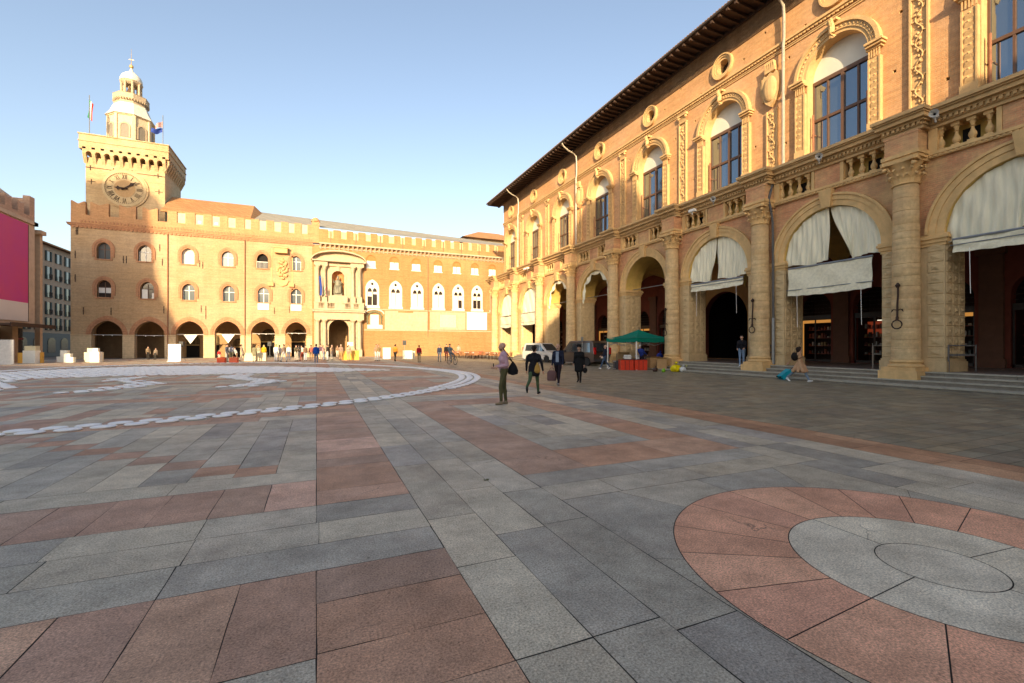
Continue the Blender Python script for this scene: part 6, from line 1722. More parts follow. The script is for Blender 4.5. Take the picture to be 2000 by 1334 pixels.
# man on the step by the passage
yy_, zz_ = 18.15, .43
person((21.6, 17.9), facing((21.6, 17.9), -12), 'man in black jacket and light jeans standing on the top step before the black passage', 1.72, ('black_jacket', (.010, .010, .014)), ('light_jeans', (.16, .24, .36)), ('white_shoe', (.65, .65, .65)), hq=True, lleg=(2, 2), rleg=(3, 3), larm=(10, 60), rarm=(8, 55), bulk=1.12, z=.44)
# seller in the tent
person((19.7, 23.95), facing((19.7, 23.9), 150), 'stall keeper in blue jacket bending over boxes under the green tent', 1.70, ('royal_blue', (.02, .04, .22)), ('dark_trousers', (.018, .012, .018)), lean=-22, larm=(40, 20), rarm=(38, 24), hair=('hair_white', (.5, .48, .45)))

def crowd(u, v, ang, label, H=1.7, **kw):
    p = G(u, v); return person(p, facing(p, ang), label, H, group='people standing near the palace', **kw)
W_ = ('white_top', (.72, .71, .68)); BRN = ('brown_top', (.22, .14, .09)); YEL = ('yellow_coat', (.62, .34, .02)); KHK = ('khaki', (.22, .2, .12)); CRM = ('cream_trousers', (.55, .5, .42)); JN = ('pale_jeans', (.28, .33, .42)); DK = ('dark_top', (.05, .045, .04)); GY = ('grey_top', (.3, .3, .34)); BLU = ('bright_blue', (.01, .06, .32)); RD = ('red_top', (.42, .03, .03)); ORG = ('orange_top', (.55, .22, .03)); TAN = ('tan_top', (.42, .30, .2)); BEI = ('beige_skirt', (.6, .55, .45))
crowd(428, 704, 20, 'child in red jacket at the left end of the crowd', 1.15, top=RD, legs=BEI)
crowd(443, 706.5, 60, 'person in dark top and pale trousers beside the orange suitcase', 1.72, top=('slate', (.10, .11, .14)), legs=('pale_grey', (.4, .4, .38)))
crowd(452, 706, 190, 'person in grey hoodie beside the red suitcase', 1.70, top=GY, legs=KHK, lean=4)
crowd(463, 704.5, 80, 'person in white top crouching forward near the suitcases', 1.45, top=W_, legs=BRN, lean=-25)
crowd(474, 705.5, 100, 'tall person in grey brown clothes leaning forward', 1.74, top=('taupe', (.3, .25, .2)), legs=('greybrown', (.22, .19, .17)), lleg=(18, 4), rleg=(-16, 10), lean=-12)
crowd(497, 705.5, 170, 'woman in olive coat with pale legs seen from behind', 1.66, top=KHK, legs=('skin_leg', (.55, .4, .3)), coat=.38, flare=.03, hairlen='long')
crowd(505, 701.5, -20, 'person in beige top half hidden behind the olive coat', 1.6, top=TAN, legs=BEI)
crowd(515.5, 702.5, 175, 'person in mustard yellow cape and dark trousers', 1.66, top=YEL, legs=DK, coat=.1, flare=.04, bulk=1.2, hair=('hair_blond', (.5, .34, .16)), hairlen='long')
crowd(539, 706, 150, 'woman in white jumper with blond hair at the front of the crowd', 1.72, top=W_, legs=JN, hair=('hair_blond', (.5, .34, .16)), hairlen='long')
crowd(546, 705.5, -150, 'person in white shirt next to the woman in white jumper', 1.64, top=('offwhite', (.66, .63, .58)), legs=('pale_grey', (.4, .4, .38)))
crowd(554.5, 706.5, -130, 'man in brown jacket and light jeans striding', 1.74, top=('dusty_brown', (.26, .19, .15)), legs=('bleached', (.42, .42, .46)), lleg=(16, 2), rleg=(-14, 8))
crowd(564, 703.5, 10, 'person in white shirt with red bag at the hip', 1.66, top=W_, legs=('blueskirt', (.1, .12, .2)))
crowd(578, 705.5, 40, 'person in dark green top and cream trousers with folded arms', 1.66, top=('dark_olive', (.12, .10, .06)), legs=CRM, larm=(20, 90), rarm=(20, 90))
crowd(584, 705, -160, 'person in grey brown jacket and cream trousers', 1.68, top=('mouse', (.2, .17, .14)), legs=('ivory', (.6, .55, .46)))
crowd(589, 704, -10, 'woman in white top with red trousers', 1.62, top=('milk', (.7, .66, .6)), legs=('rust', (.35, .08, .05)), hairlen='long')
crowd(596.5, 705, 30, 'person in dark brown jacket and pale blue jeans', 1.64, top=BRN, legs=('ice_jeans', (.45, .5, .58)), coat=.06)
crowd(607.5, 704.5, -170, 'person in salmon red top and brown trousers left of the blue jacket', 1.66, top=('salmon', (.45, .12, .09)), legs=BRN)
p, _, _ = crowd(617.5, 710.5, 178, 'man in bright blue jacket and jeans standing in front of the crowd', 1.72, top=BLU, legs=('mid_jeans', (.08, .14, .24)), shoes=('white_shoe', (.65, .65, .65)), bulk=1.18, coat=.05)
crowd(626, 703.5, -30, 'person in dark purple top and beige trousers right behind the blue jacket', 1.72, top=('plum', (.12, .07, .10)), legs=BEI)
crowd(632.5, 703.8, 60, 'person in pink and grey checks looking down', 1.6, top=('rosy', (.42, .28, .27)), legs=JN, lean=-8)
crowd(640, 704.3, -120, 'man in black jacket and pale jeans left of the gateway', 1.70, top=DK, legs=('white_jeans', (.6, .6, .6)))
crowd(648, 703.5, 45, 'elderly person in tan jacket at the left edge of the gateway', 1.66, top=TAN, legs=('stone_trousers', (.42, .4, .36)), hair=('hair_grey', (.3, .27, .24)))
crowd(659, 698.5, 0, 'distant person in brown inside the mouth of the gateway', 1.62, top=('umber', (.25, .16, .1)), legs=BEI)
crowd(666, 703.5, -15, 'blond person with brown jacket in front of the gateway', 1.70, top=('cocoa', (.30, .20, .15)), legs=('camel', (.42, .26, .12)), hair=('hair_pale', (.6, .5, .35)))
crowd(681, 704, 20, 'person in flesh pink top behind the yellow box', 1.68, top=('peach', (.5, .34, .25)), legs=('peach2', (.46, .3, .2)))
crowd(735, 705, -20, 'person in brown checked top with arm raised and white bag', 1.70, top=('checks', (.36, .2, .13)), legs=('white_jeans', (.6, .6, .6)), larm=(100, 90))
crowd(739.5, 705, 20, 'person in khaki top next to the checked top', 1.68, top=('moss', (.25, .18, .09)), legs=('white_jeans', (.6, .6, .6)))
crowd(772, 705.5, 150, 'man in orange jacket and black trousers walking away', 1.72, top=ORG, legs=DK, lleg=(12, 2), rleg=(-14, 12), bulk=1.1)
crowd(818.5, 707.5, 170, 'person in crimson jacket and khaki trousers alone in the open square', 1.62, top=('crimson', (.36, .015, .03)), legs=('khaki2', (.2, .16, .1)), bulk=1.1)
crowd(858.5, 706.5, 10, 'woman in dark blue top with black shoulder bag and pale jeans', 1.68, top=('ink', (.04, .05, .09)), legs=('steel_jeans', (.25, .3, .36)), lleg=(12, 2), rleg=(-12, 10))
crowd(872, 705, 0, 'man in black jacket walking with wine coloured trousers', 1.74, top=('jet', (.012, .012, .014)), legs=('wine', (.12, .03, .025)), lleg=(10, 2), rleg=(-10, 8), bulk=1.1)
crowd(896, 697, 0, 'tall faint person in beige clothes near the cafe chairs', 1.74, top=('sand', (.4, .32, .25)), legs=('sand2', (.34, .25, .17)))
crowd(289, 702.3, 30, 'person in tan coat sitting low in the second shaded arch', 1.5, top=('dun', (.3, .22, .14)), legs=DK)
crowd(303, 702.6, -30, 'stooped person in grey beside the shaded arch pier', 1.35, top=('ash', (.22, .17, .13)), legs=DK, lean=-15)

# cyclist: bicycle + rider
pc = Vector(G(883, 712)); bicycle = empty('bicycle', pc, R(YAW - 52)); tag(bicycle, 'dark city bicycle ridden across the square', 'bicycle')
for sx in (-.52, .52):
    wmb = MB(); wmb.tube([(sx + .33 * math.cos(2 * math.pi * i / 24), 0, .34 + .33 * math.sin(2 * math.pi * i / 24)) for i in range(25)], .018, 6)
    wh_ = wmb.build('wheel', M_BLACK, bicycle); spk = MB()
    for i in range(10): a = math.pi * i / 10; spk.tube([(sx - .32 * math.cos(a), 0, .34 - .32 * math.sin(a)), (sx + .32 * math.cos(a), 0, .34 + .32 * math.sin(a))], .004, 4)
    spk.build('spokes', M_STEEL, wh_)
mb = MB()
for a, b in (((-.52, 0, .34), (-.1, 0, .30)), ((-.1, 0, .30), (-.22, 0, .85)), ((-.22, 0, .82), (.32, 0, .80)), ((-.1, 0, .30), (.34, 0, .62)), ((.30, 0, 1.0), (.52, 0, .34)), ((-.52, 0, .34), (-.2, 0, .75))): mb.tube([a, b], .018, 6)
mb.build('frame', plain('bike_dark', (.03, .035, .04), .4, .5), bicycle)
mb = MB(); mb.tube([(.28, -.28, 1.05), (.34, 0, 1.02), (.28, .28, 1.05)], .014, 6); mb.build('handlebar', M_STEEL, bicycle)
mb = MB(); mb.ball((-.24, 0, .92), .11, n=6, sz=.35); mb.build('saddle', M_BLACK, bicycle)
o, _, _ = person((pc.x, pc.y), R(YAW - 52) + R(90), 'rider in grey jacket sitting on the dark bicycle', 1.70, ('bike_grey', (.16, .19, .20)), ('bike_jeans', (.12, .14, .17)), lleg=(75, 62), rleg=(48, 62), larm=(45, 22), rarm=(45, 22), lean=-14, hair=('hair_dark', (.03, .02, .015)))
d_ = Vector((math.cos(R(YAW - 52)), math.sin(R(YAW - 52)), 0)); o.location = pc - d_ * .24 + Vector((0, 0, .04))

# ================================================================== vehicles
TYRE = plain('tyre', (.015, .015, .016), .8); RIM = plain('rim', (.45, .45, .46), .35, .7)
def car(loc, rz, label, paint, L_=4.4, W2=1.78, H_=1.82, hood=.95, glassm=None, cat='van', rearwin=True, body_name='body', roofm=None):
    """local +x is the front"""
    root = empty('parked_van', loc, rz); tag(root, label, cat, 'vehicles parked before the arcade')
    h = L_ / 2; w = W2 / 2; gm = glassm or M_GLASS
    prof = [(-h, .35), (-h + .02, .95), (-h + .06, 1.1), (-h + .22, H_ - .12), (-h + .42, H_), (h - hood - .95, H_), (h - hood - .75, H_ - .05), (h - hood + .05, 1.10), (h - .25, .92), (h - .05, .72), (h, .45), (h - .05, .30)]
    arch_ = []
    for cxw in (h - .85, -h + .80): arch_.append(cxw)
    low_ = [(h - .05, .30), (arch_[0] + .42, .26)] + [(arch_[0] + .40 * math.cos(t), .30 + .40 * math.sin(t)) for t in [math.pi * i / 8 for i in range(9)]] + [(arch_[0] - .42, .26), (arch_[1] + .42, .26)] + [(arch_[1] + .40 * math.cos(t), .30 + .40 * math.sin(t)) for t in [math.pi * i / 8 for i in range(9)]] + [(arch_[1] - .42, .26), (-h, .35)]
    poly = prof[:-1] + low_[:-1]
    def ywid(z): return w * (1 if z < 1.0 else 1 - .13 * ((z - 1.0) / (H_ - 1.0)) ** 1.3)
    tri = tessellate_polygon([[Vector((x, z, 0)) for x, z in poly]]); mb = MB(); n = len(poly)
    vs = [(x, -ywid(z), z) for x, z in poly] + [(x, ywid(z), z) for x, z in poly]
    mb.add(vs, [t for t in tri] + [tuple(n + i for i in t[::-1]) for t in tri] + [(i, (i + 1) % n, n + (i + 1) % n, n + i) for i in range(n)])
    b = mb.build('body', paint, root)
    bv = b.modifiers.new('bevel', 'BEVEL'); bv.width = .05; bv.segments = 3; bv.limit_method = 'ANGLE'; bv.angle_limit = R(35)
    for s in (-1, 1):
        for (x0, x1) in ((-h + .42, -.62), (-.55, .28), (.36, h - hood - .12)):
            f = MB(); zl, zh = 1.08, H_ - .17
            xt1 = min(x1, h - hood - .85) if x1 > .5 else x1; xt0 = x0 + (.12 if x0 < -h + .6 else 0)
            y0_, y1_ = s * (ywid(zl) + .006), s * (ywid(zh) + .012)
            f.add([(x0, y0_, zl), (x1, y0_, zl), (xt1, y1_, zh), (xt0, y1_, zh)], [(0, 1, 2, 3)]); f.build('side_window', gm, root)
    f = MB(); f.add([(h - hood - .02, -w * .84, 1.14), (h - hood - .02, w * .84, 1.14), (h - hood - .72, w * .76, H_ - .12), (h - hood - .72, -w * .76, H_ - .12)], [(0, 1, 2, 3)])
    for i in range(4): f.v[i] = (f.v[i][0] + .05, f.v[i][1], f.v[i][2] + .03)
    f.build('windscreen', gm, root)
    f = MB(); f.add([(-h + .03, -w * .8, 1.12), (-h + .03, w * .8, 1.12), (-h + .18, w * .74, H_ - .2), (-h + .18, -w * .74, H_ - .2)], [(0, 1, 2, 3)])
    for i in range(4): f.v[i] = (f.v[i][0] - .03, f.v[i][1], f.v[i][2])
    f.build('rear_window', gm, root)
    for s in (-1, 1):
        for cxw in arch_:
            t = MB(); t.lathe([(.20, -.10), (.30, -.10), (.32, -.06), (.32, .06), (.30, .10), (.2, .10)], (0, 0, 0), 20); t.v = [(x, z, y) for x, y, z in t.v]
            wh_ = t.build('wheel', TYRE, root, loc=(cxw, s * (w - .10), .32)); r_2 = MB(); r_2.lathe([(.001, .085), (.07, .09), (.2, .075), (.205, .05), (.2, -.05), (.001, -.05)], (0, 0, 0), 14); r_2.v = [(x, s * z, y) for x, y, z in r_2.v]; r_2.build('rim', RIM, wh_)
        t = MB(); t.box(h - .16, h + .0, s * w * .62 - .18, s * w * .62 + .18, .72, .90); t.build('headlight', plain('lamp_glass', (.6, .6, .62), .15), root)
        t = MB(); t.box(-h - .02, -h + .12, s * (w - .14) - .09, s * (w - .14) + .10, .92, 1.45); t.build('tail_light', plain('tail_red', (.45, .01, .01), .25), root)
        t = MB(); t.ball((h - hood - .2, s * (w + .12), 1.16), .11, n=6, sx=.5); t.build('mirror', M_BLACK, root)
    t = MB(); t.box(-h - .05, -h + .05, -w + .1, w - .1, .38, .58); t.box(h - .07, h + .03, -w + .1, w - .1, .36, .52); t.build('bumper', plain('bumper_grey', (.05, .05, .055), .6), root)
    t = MB(); t.box(-.26, .26, 0, .02, 0, .11); t.build('number_plate', M_WHITEP, root, loc=(-h - .065, 0, .62), rz=R(90))
    return root
v1 = Vector(G(1068, 706)); car((20.3, 39.2, 0), R(-74), 'white delivery van parked nose towards the viewer at the sunlit arcade', carpaint('van_white', (.55, .53, .50)), 4.3, 1.75, 1.85)
car((20.05, 31.8, 0), R(100), 'dark brown people carrier parked tail towards the viewer beside the tent', carpaint('van_brown', (.05, .03, .022)), 4.7, 1.9, 1.98)

def tuft(u, v, label):
    p_ = G(u, v); mb = MB(); r2_ = random.Random(u)
    for q in range(60):
        a, l_ = r2_.uniform(0, 6.28), r2_.uniform(.012, .035); x_, y_ = r2_.uniform(-.03, .03), r2_.uniform(-.015, .015)
        e_ = (x_ + .7 * l_ * math.cos(a), y_ + .7 * l_ * math.sin(a), l_ * .7); mb.add([(x_ - .002, y_, 0), (x_ + .002, y_ + .002, 0), e_], [(0, 1, 2)])
    tag(mb.build('grass_tuft', plain('grass_green', (.10, .13, .03), .8), None, loc=(p_[0], p_[1], .0)), label, 'grass tuft')
tuft(950, 938, 'small grass tuft in a joint of the grey courses in mid foreground')
# ================================================================== tent and stall
fc = Vector(G(1243, 723)); lc = Vector(G(1187, 719)); rc = fc + Vector((2.7 * CY + 1.3 * SY, -2.7 * SY + 1.3 * CY, 0)); bc = lc + rc - fc
tn = empty('market_tent', (fc + bc) / 2 * 1.0); tag(tn, 'dark green pop up tent with white legs beside the arcade', 'tent')
tl = [(c_ - (fc + bc) / 2) for c_ in (fc, rc, bc, lc)]
mb = MB(); M_GREEN = cloth('green_canvas', (.0, .16, .11))
zc, zp = 2.12, 2.72
def tent_side(a, b):
    def fn(u, v):
        p_ = a.lerp(b, u); q_ = p_ * (1 - v); z = zc + (zp - zc) * v - .10 * math.sin(math.pi * v) - .05 * math.sin(math.pi * u) * (1 - v); return (q_.x * 1.04, q_.y * 1.04, z)
    return fn
for i in range(4): mb.grid(tent_side(tl[i], tl[(i + 1) % 4]), 10, 8)
for i in range(4):
    a, b = tl[i] * 1.04, tl[(i + 1) % 4] * 1.04
    mb.grid(lambda u, v, a=a, b=b: (a.lerp(b, u).x, a.lerp(b, u).y, zc - .05 * math.sin(math.pi * u) - .24 * v - .03 * abs(math.sin(u * 9))), 14, 2)
mb.build('canopy', M_GREEN, tn, smooth='all')
for p_ in tl:
    mb = MB(); mb.box(p_.x - .03, p_.x + .03, p_.y - .03, p_.y + .03, 0, 2.1); mb.box(p_.x - .06, p_.x + .06, p_.y - .06, p_.y + .06, 0, .02); mb.build('leg', M_WHITEP, tn)
mb = MB()
for i in range(4):
    a, b = tl[i], tl[(i + 1) % 4]; m_ = a.lerp(b, .5)
    mb.tube([(a.x, a.y, 1.95), (m_.x, m_.y, 1.6), (b.x, b.y, 1.95)], .015, 5); mb.tube([(a.x, a.y, 1.6), (m_.x, m_.y, 1.95), (b.x, b.y, 1.6)], .015, 5)
mb.build('truss', M_STEEL, tn)
def cbox(loc, d, mat, label, cat='box', name='cardboard_box', rz=0, flaps=True, grp='boxes and bags at the stall'):
    mb = MB(); w, dp, h = d[0] / 2, d[1] / 2, d[2]
    for x0, x1, y0, y1 in ((-w, w, -dp, -dp + .02), (-w, w, dp - .02, dp), (-w, -w + .02, -dp + .02, dp - .02), (w - .02, w, -dp + .02, dp - .02)): mb.box(x0, x1, y0, y1, 0, h)
    mb.box(-w, w, -dp, dp, 0, .015)
    if flaps:
        mb.add([(-w, -dp, h), (w, -dp, h), (w, -dp - .12, h + .1), (-w, -dp - .12, h + .1)], [(0, 1, 2, 3)]); mb.add([(w, -dp, h), (w, dp, h), (w + .12, dp, h + .08), (w + .12, -dp, h + .08)], [(0, 1, 2, 3)])
        mb.box(-w + .02, w - .02, -dp + .02, dp - .02, h - .08, h - .06)
    else: mb.box(-w - .01, w + .01, -dp - .01, dp + .01, h - .01, h + .02)
    o = mb.build(name, mat, None, loc=loc, rz=rz); tag(o, label, cat, grp); return o
CB = plain('cardboard', (.36, .22, .10), .85, 0, .15, 4)
p1 = G(1214, 721.5)
o = cbox((p1[0], p1[1], 0), (1.05, .5, .58), plain('flightcase_black', (.03, .035, .045), .5), 'black flight case with metal corners left of the red crates', 'case', 'flight_case', R(YAW), False)
mb = MB()
for sx in (-1, 1):
    for z_ in (0.02, .52): mb.box(sx * .5 - .05, sx * .5 + .05, -.27, .27, z_, z_ + .07)
mb.build('metal_corner', M_STEEL, o)
for i, (u_, lb) in enumerate(((1222.5, 'left red plastic crate under the stall papers'), (1249, 'right red plastic crate under the stall papers'))):
    p1 = G(u_, 722.5); o = cbox((p1[0], p1[1], 0), (.82, .7, .66), plain('red_crate', (.55, .035, .01), .45), lb, 'crate', 'red_crate', R(YAW), False)
    mb = MB(); [mb.box(-.41 + .27 * q - .01, -.41 + .27 * q + .02, -.37, -.35, .02, .62) for q in range(1, 3)]; mb.box(-.43, .43, -.375, .375, .66, .70); mb.build('rim', plain('crate_dark', (.12, .01, .008), .5), o)
for i, (u_, mt, lb) in enumerate(((1226, 'white', 'stack of white papers on the left red crate'), (1252, 'grey', 'stack of pale grey boxes on the right red crate'))):
    p1 = G(u_, 722.0); mb = MB()
    for q in range(5): mb.obox((rnd.uniform(-.12, .12), rnd.uniform(-.1, .1), .03 + .05 * q), (.45, .32, .05), rnd.uniform(-.3, .3))
    o = mb.build('paper_stack', C('paper_' + mt, (.6, .58, .6) if i else (.66, .66, .64)), None, loc=(p1[0], p1[1] + .05, .72), rz=R(YAW)); tag(o, lb, 'papers', 'boxes and bags at the stall')
p1 = G(1275, 721.5); cbox((p1[0], p1[1], 0), (.62, .6, .78), CB, 'tall cardboard box right of the red crates', rz=R(YAW + 8))
p1 = G(1292, 723); cbox((p1[0], p1[1], 0), (.6, .5, .74), CB, 'wide folded cardboard box in the middle of the heap', rz=R(YAW - 14))
p1 = G(1309, 722.5); cbox((p1[0], p1[1], 0), (.46, .4, .34), CB, 'low cardboard box behind the yellow sack', rz=R(YAW + 20))
p1 = G(1212, 716); cbox((p1[0] + .2, p1[1], .0), (.9, .5, 1.0), CB, 'pale cardboard stack behind the flight case', rz=R(YAW))
def sack(p_, r, col, label, sz=.9, z=0, nm='plastic_sack'):
    mb = MB(); r2_ = random.Random(label)
    ph = [r2_.uniform(0, 6) for _ in range(4)]
    def fn(u, v):
        a = 2 * math.pi * u; t = math.pi * v; k_ = 1 + .13 * math.sin(3 * a + ph[0] + 2 * t) + .09 * math.sin(7 * a + ph[1] - 3 * t) + .05 * math.sin(13 * a + ph[2])
        rr = r * math.sin(t) * k_; zz = r * sz * (1 - math.cos(t)) * (1 if v < .85 else 1.0)
        return (rr * math.cos(a), rr * math.sin(a) * .8, max(0, zz - r * .15))
    mb.grid(fn, 28, 14); mb.tube([(0, 0, r * sz * 1.8), (.02, 0, r * sz * 2.1), (.06, .02, r * sz * 2.25)], r * .16, 6, r1=r * .3)
    o = mb.build(nm, plain('sack_' + col[0], col[1], .35, 0, .08), None, loc=(p_[0], p_[1], z), smooth='all'); tag(o, label, 'sack', 'boxes and bags at the stall'); return o
sack(G(1320, 726), .34, ('yellow', (.72, .58, .0)), 'big bright yellow plastic sack on the street', .72)
sack(G(1334, 726.5), .20, ('white', (.6, .6, .58)), 'white plastic sack leaning on the yellow one')
sack(G(1340, 725), .17, ('lime', (.6, .62, .18)), 'small pale yellow sack behind the white one')
sack(G(1296, 727), .12, ('green', (.18, .42, .02)), 'small green plastic bag before the cardboard')
sack(G(1280, 726), .16, ('brown', (.05, .025, .02)), 'dark brown bag before the tall cardboard box')
sack(G(1311, 718), .22, ('cyan', (.02, .35, .55)), 'turquoise bag standing behind the heap', 1.3, .35)
sack(G(1303, 718.5), .18, ('olive', (.50, .45, .06)), 'mustard bag next to the turquoise one', 1.5, .35)
sack(G(1289, 717), .22, ('royal', (.02, .05, .40)), 'royal blue bag on top of the boxes', 1.1, .62)
# bare traffic sign pole seen between the vans
p1 = G(1129, 716); mb = MB(); mb.tube([(0, 0, 0), (0, 0, 2.25)], .025, 6); mb.box(-.1, .1, -.01, .01, 1.95, 2.3); tag(mb.build('sign_post', M_STEEL, None, loc=(p1[0] + 1, p1[1] + 1, 0)), 'thin grey post with small plate between the two vans', 'post')

# ================================================================== boxes, boards and stands in the sun strip
CUB = {'w': plain('white_cube', (.76, .74, .66), .6, 0, .04), 'y': plain('yellow_cube', (.70, .38, .06), .6, 0, .04), 'c': plain('cream_cube', (.68, .62, .42), .6, 0, .04)}
def cube(u, v, w, h, m, z, label, d=None):
    p_ = G(u, v); mb = MB(); d = d or w; mb.box(-w / 2, w / 2, -d / 2, d / 2, 0, h); mb.box(-w / 2 - .012, w / 2 + .012, -d / 2 - .012, d / 2 + .012, h - .05, h - .02); mb.box(-w / 2 - .012, w / 2 + .012, -d / 2 - .012, d / 2 + .012, .02, .05)
    o = mb.build('display_cube', CUB[m], None, loc=(p_[0], p_[1], z), rz=R(YAW + 22)); tag(o, label, 'display cube', 'display cubes in the sun strip'); return o
cube(62, 709.5, .85, 1.15, 'w', 0, 'large white cube in the middle of the leftmost yellow and white group')
cube(46, 709, .55, .95, 'y', 0, 'yellow cube left of the leftmost group')
cube(76, 709, .50, .98, 'y', 0, 'yellow cube right of the leftmost group')
cube(63, 708.6, .75, .42, 'c', 1.15, 'pale cube stacked on the leftmost group')
cube(120, 707.6, .5, .55, 'w', 0, 'low white cube at the left of the stepped white group')
cube(127, 707.6, .5, 1.15, 'w', 0, 'tallest white cube of the stepped group')
cube(133, 708, .5, .85, 'w', 0, 'middle white cube of the stepped group')
cube(139, 708, .5, .5, 'w', 0, 'low white cube at the right of the stepped group')
cube(173, 707, .5, .95, 'c', 0, 'cream cube at the left of the third group')
cube(179, 706.8, .5, 1.35, 'c', 0, 'tall cream cube of the third group')
cube(188, 707.5, .7, 1.0, 'w', 0, 'wide white cube at the front of the third group')
cube(195, 706.8, .45, .95, 'c', 0, 'cream cube at the right of the third group')
cube(188, 707.2, .4, .35, 'w', 1.0, 'small white cube on top of the third group')
cube(489, 705, 1.0, .85, 'c', 0, 'cream box behind the leaning person in the crowd')
cube(509, 704.5, 1.1, .85, 'c', 0, 'cream box behind the olive coat')
cube(676, 703, .9, 1.0, 'y', 0, 'amber box before the gateway')
cube(692, 703, .95, 1.05, 'y', 0, 'bright yellow box right of the gateway')
cube(684, 702.5, .6, .45, 'w', 1.55, 'white package held high above the yellow boxes')
cube(755, 700.5, .85, 1.35, 'w', 0, 'white standing board cube left of the orange jacket')
cube(796, 700.5, 1.0, 1.0, 'w', 0, 'white cube right of the speaker stand')
cube(806, 700, .45, .9, 'w', 0, 'narrow white cube left of the crimson jacket')
cube(15, 712, .5, .35, 'w', 0, 'small low white block at the left edge') if False else None
def board(u, v, w, h, label, mat=M_WHITEP, tilt=0):
    p_ = G(u, v); mb = MB(); mb.box(-w / 2, w / 2, -.04, .04, .05, h); mb.box(-w / 2, w / 2, -.25, .25, 0, .05)
    tag(mb.build('white_board', mat, None, loc=(p_[0], p_[1], 0), rz=R(YAW + 10)), label, 'board')
board(341, 706, 1.15, 1.75, 'tall white board standing before the third palace arch')
board(8, 712, 1.4, 2.1, 'pale grey board panel at the left photo edge', plain('board_grey', (.5, .48, .46), .6))
def spk(u, v, hgt, label):
    p_ = G(u, v); mb = MB(); mb.tube([(0, 0, .5), (0, 0, hgt - .45)], .025, 6)
    for q in range(3): a = q * 2.1 + .5; mb.tube([(0, 0, .55), (.4 * math.cos(a), .4 * math.sin(a), .02)], .018, 5)
    o = mb.build('speaker_stand', M_STEEL, None, loc=(p_[0], p_[1], 0)); tag(o, label + ', on a tripod', 'speaker stand', 'loudspeakers on tripods')
    mb = MB(); mb.box(-.19, .19, -.17, .17, 0, .52); mb.lathe([(.13, 0), (.14, .01), (.05, -.02)], (0, -.18, .2), 12) ; s_ = mb.build('speaker_box', plain('speaker_black', (.05, .05, .05), .6), o, loc=(0, 0, hgt - .45), rz=R(YAW + 10))
spk(355, 705.5, 1.95, 'dark loudspeaker beside the tall white board')
spk(527, 701.5, 2.0, 'dark loudspeaker before the fifth palace arch')
spk(790, 703.5, 2.1, 'dark loudspeaker in front of the orange wing wall')
def scase(u, v, col, label):
    p_ = G(u, v); mb = MB(); mb.box(-.36, .36, -.14, .14, .04, .50); mb.box(-.38, .38, -.10, .10, .08, .46); mb.tube([(-.1, 0, .5), (-.1, 0, .57), (.1, 0, .57), (.1, 0, .5)], .015, 5)
    for sx in (-.28, .28): mb.ball((sx, 0, .03), .03, n=5)
    tag(mb.build('suitcase', plain('case_' + col[0], col[1], .45), None, loc=(p_[0], p_[1], 0), rz=R(YAW)), label, 'suitcase', 'suitcases in the sun strip')
scase(433, 709, ('orange', (.62, .08, .02)), 'orange red suitcase lying at the left of the crowd')
scase(457, 709, ('coral', (.65, .12, .05)), 'coral suitcase beside the person in grey hoodie')
# ================================================================== cafe tables and chairs at the sunlit corner
M_RATTAN = plain('rattan', (.28, .12, .05), .7)
def chair():
    t = empty('cafe_chair'); mb = MB(); mb.box(-.22, .22, -.22, .22, .43, .47); mb.build('seat', M_RATTAN, t)
    mb = MB(); mb.box(-.22, .22, .19, .22, .47, .85); [mb.box(-.22, -.19, -.2, .2, .64, .67), mb.box(.19, .22, -.2, .2, .64, .67)]; mb.build('backrest', M_RATTAN, t)
    for sx in (-.19, .19):
        for sy in (-.19, .19): mb = MB(); mb.box(sx - .015, sx + .015, sy - .015, sy + .015, 0, .43); mb.build('leg', M_IRON, t)
    return t
def table():
    t = empty('cafe_table'); mb = MB(); mb.lathe([(.38, .70), (.40, .72), (.40, .735), (.02, .74)], (0, 0, 0), 16); mb.build('table_top', M_WHITEP, t)
    mb = MB(); mb.tube([(0, 0, .03), (0, 0, .7)], .03, 6); mb.lathe([(.24, 0), (.22, .03), (.04, .05)], (0, 0, 0), 10); mb.build('stem', M_IRON, t); return t
ch0, tb0 = chair(), table(); fc_, ft_ = True, True
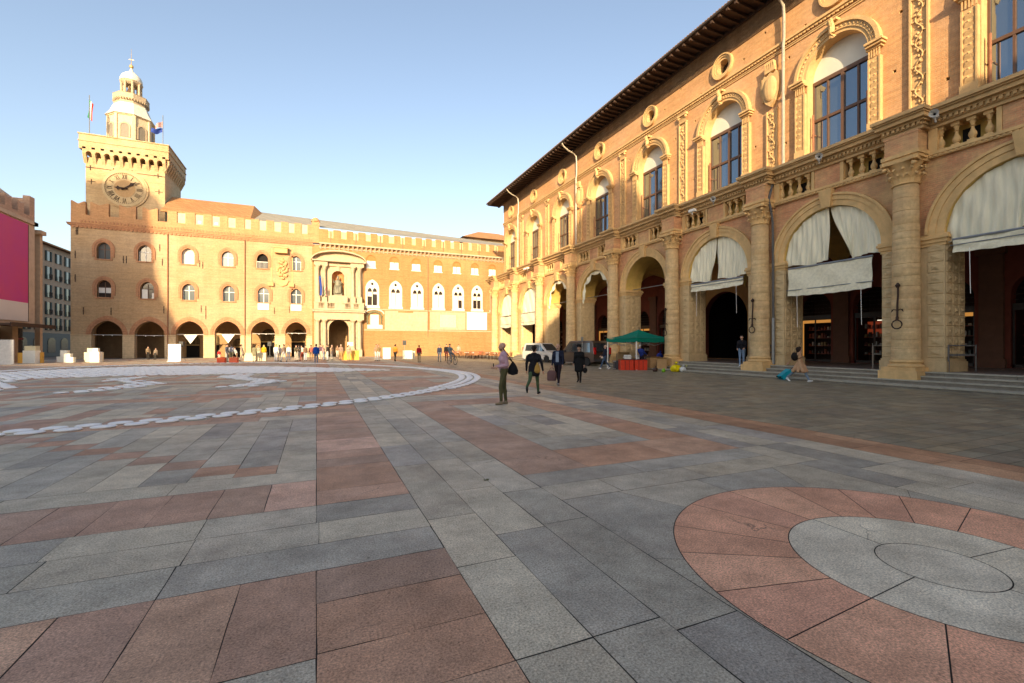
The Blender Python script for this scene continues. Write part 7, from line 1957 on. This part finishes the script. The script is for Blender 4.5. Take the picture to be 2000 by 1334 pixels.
ti = 0
for r_i, (xx, ys_) in enumerate(((19.2, (46.5, 49.0, 51.5, 54.0, 56.5, 59.0)), (17.6, (52.0, 55.0, 58.5, 61.5)))):
    for yv in ys_:
        o = tb0 if ft_ else dup(tb0); ft_ = False; o.location = (xx, yv, 0)
        tag(o, 'round white cafe table in the rows at the sunlit corner', 'table', 'cafe tables at the sunlit corner')
        for q in range(4):
            a = q * math.pi / 2 + rnd.uniform(-.3, .3); o = ch0 if fc_ else dup(ch0); fc_ = False
            o.location = (xx + .68 * math.cos(a), yv + .68 * math.sin(a), 0); o.rotation_euler = (0, 0, a + math.pi / 2 + math.pi)
            tag(o, 'brown rattan cafe chair in the rows at the sunlit corner', 'chair', 'cafe chairs at the sunlit corner')
for (xx, yv), col, lb in (((18.6, 52.6), ('coral_cloth', (.6, .14, .08)), 'coral coloured jacket draped over a cafe chair'), ((19.6, 48.3), ('lime_leaves', (.25, .38, .04)), 'bright green potted plant beside the cafe tables')):
    mb = MB(); r3 = random.Random(5)
    if 'plant' in lb:
        mb.lathe([(.18, 0), (.24, .45), (.22, .47)], (0, 0, 0), 12, 1)
        for q in range(120):
            a, e_, rr = r3.uniform(0, 6.28), r3.uniform(-.3, 1.5), r3.uniform(.15, .36); c_ = Vector((rr * math.cos(a) * math.cos(e_), rr * math.sin(a) * math.cos(e_), .72 + rr * math.sin(e_))); w_ = .06
            mb.add([c_ + Vector((r3.uniform(-w_, w_), r3.uniform(-w_, w_), r3.uniform(-w_, w_))) for _ in range(4)], [(0, 1, 2, 3)], 0)
        o = mb.build('potted_plant', [cloth(*col), M_TRIM_L], None, loc=(xx, yv, 0)); tag(o, lb, 'plant')
    else:
        mb.grid(lambda u, v: (-.25 + .5 * u, .1 * math.cos(v * 6) + .02 * math.sin(u * 14), .95 - .5 * abs(v - .5) * 1.6 + .02 * math.sin(u * 9)), 10, 10); o = mb.build('jacket', cloth(*col), None, loc=(xx, yv, 0), smooth='all'); tag(o, lb, 'jacket')
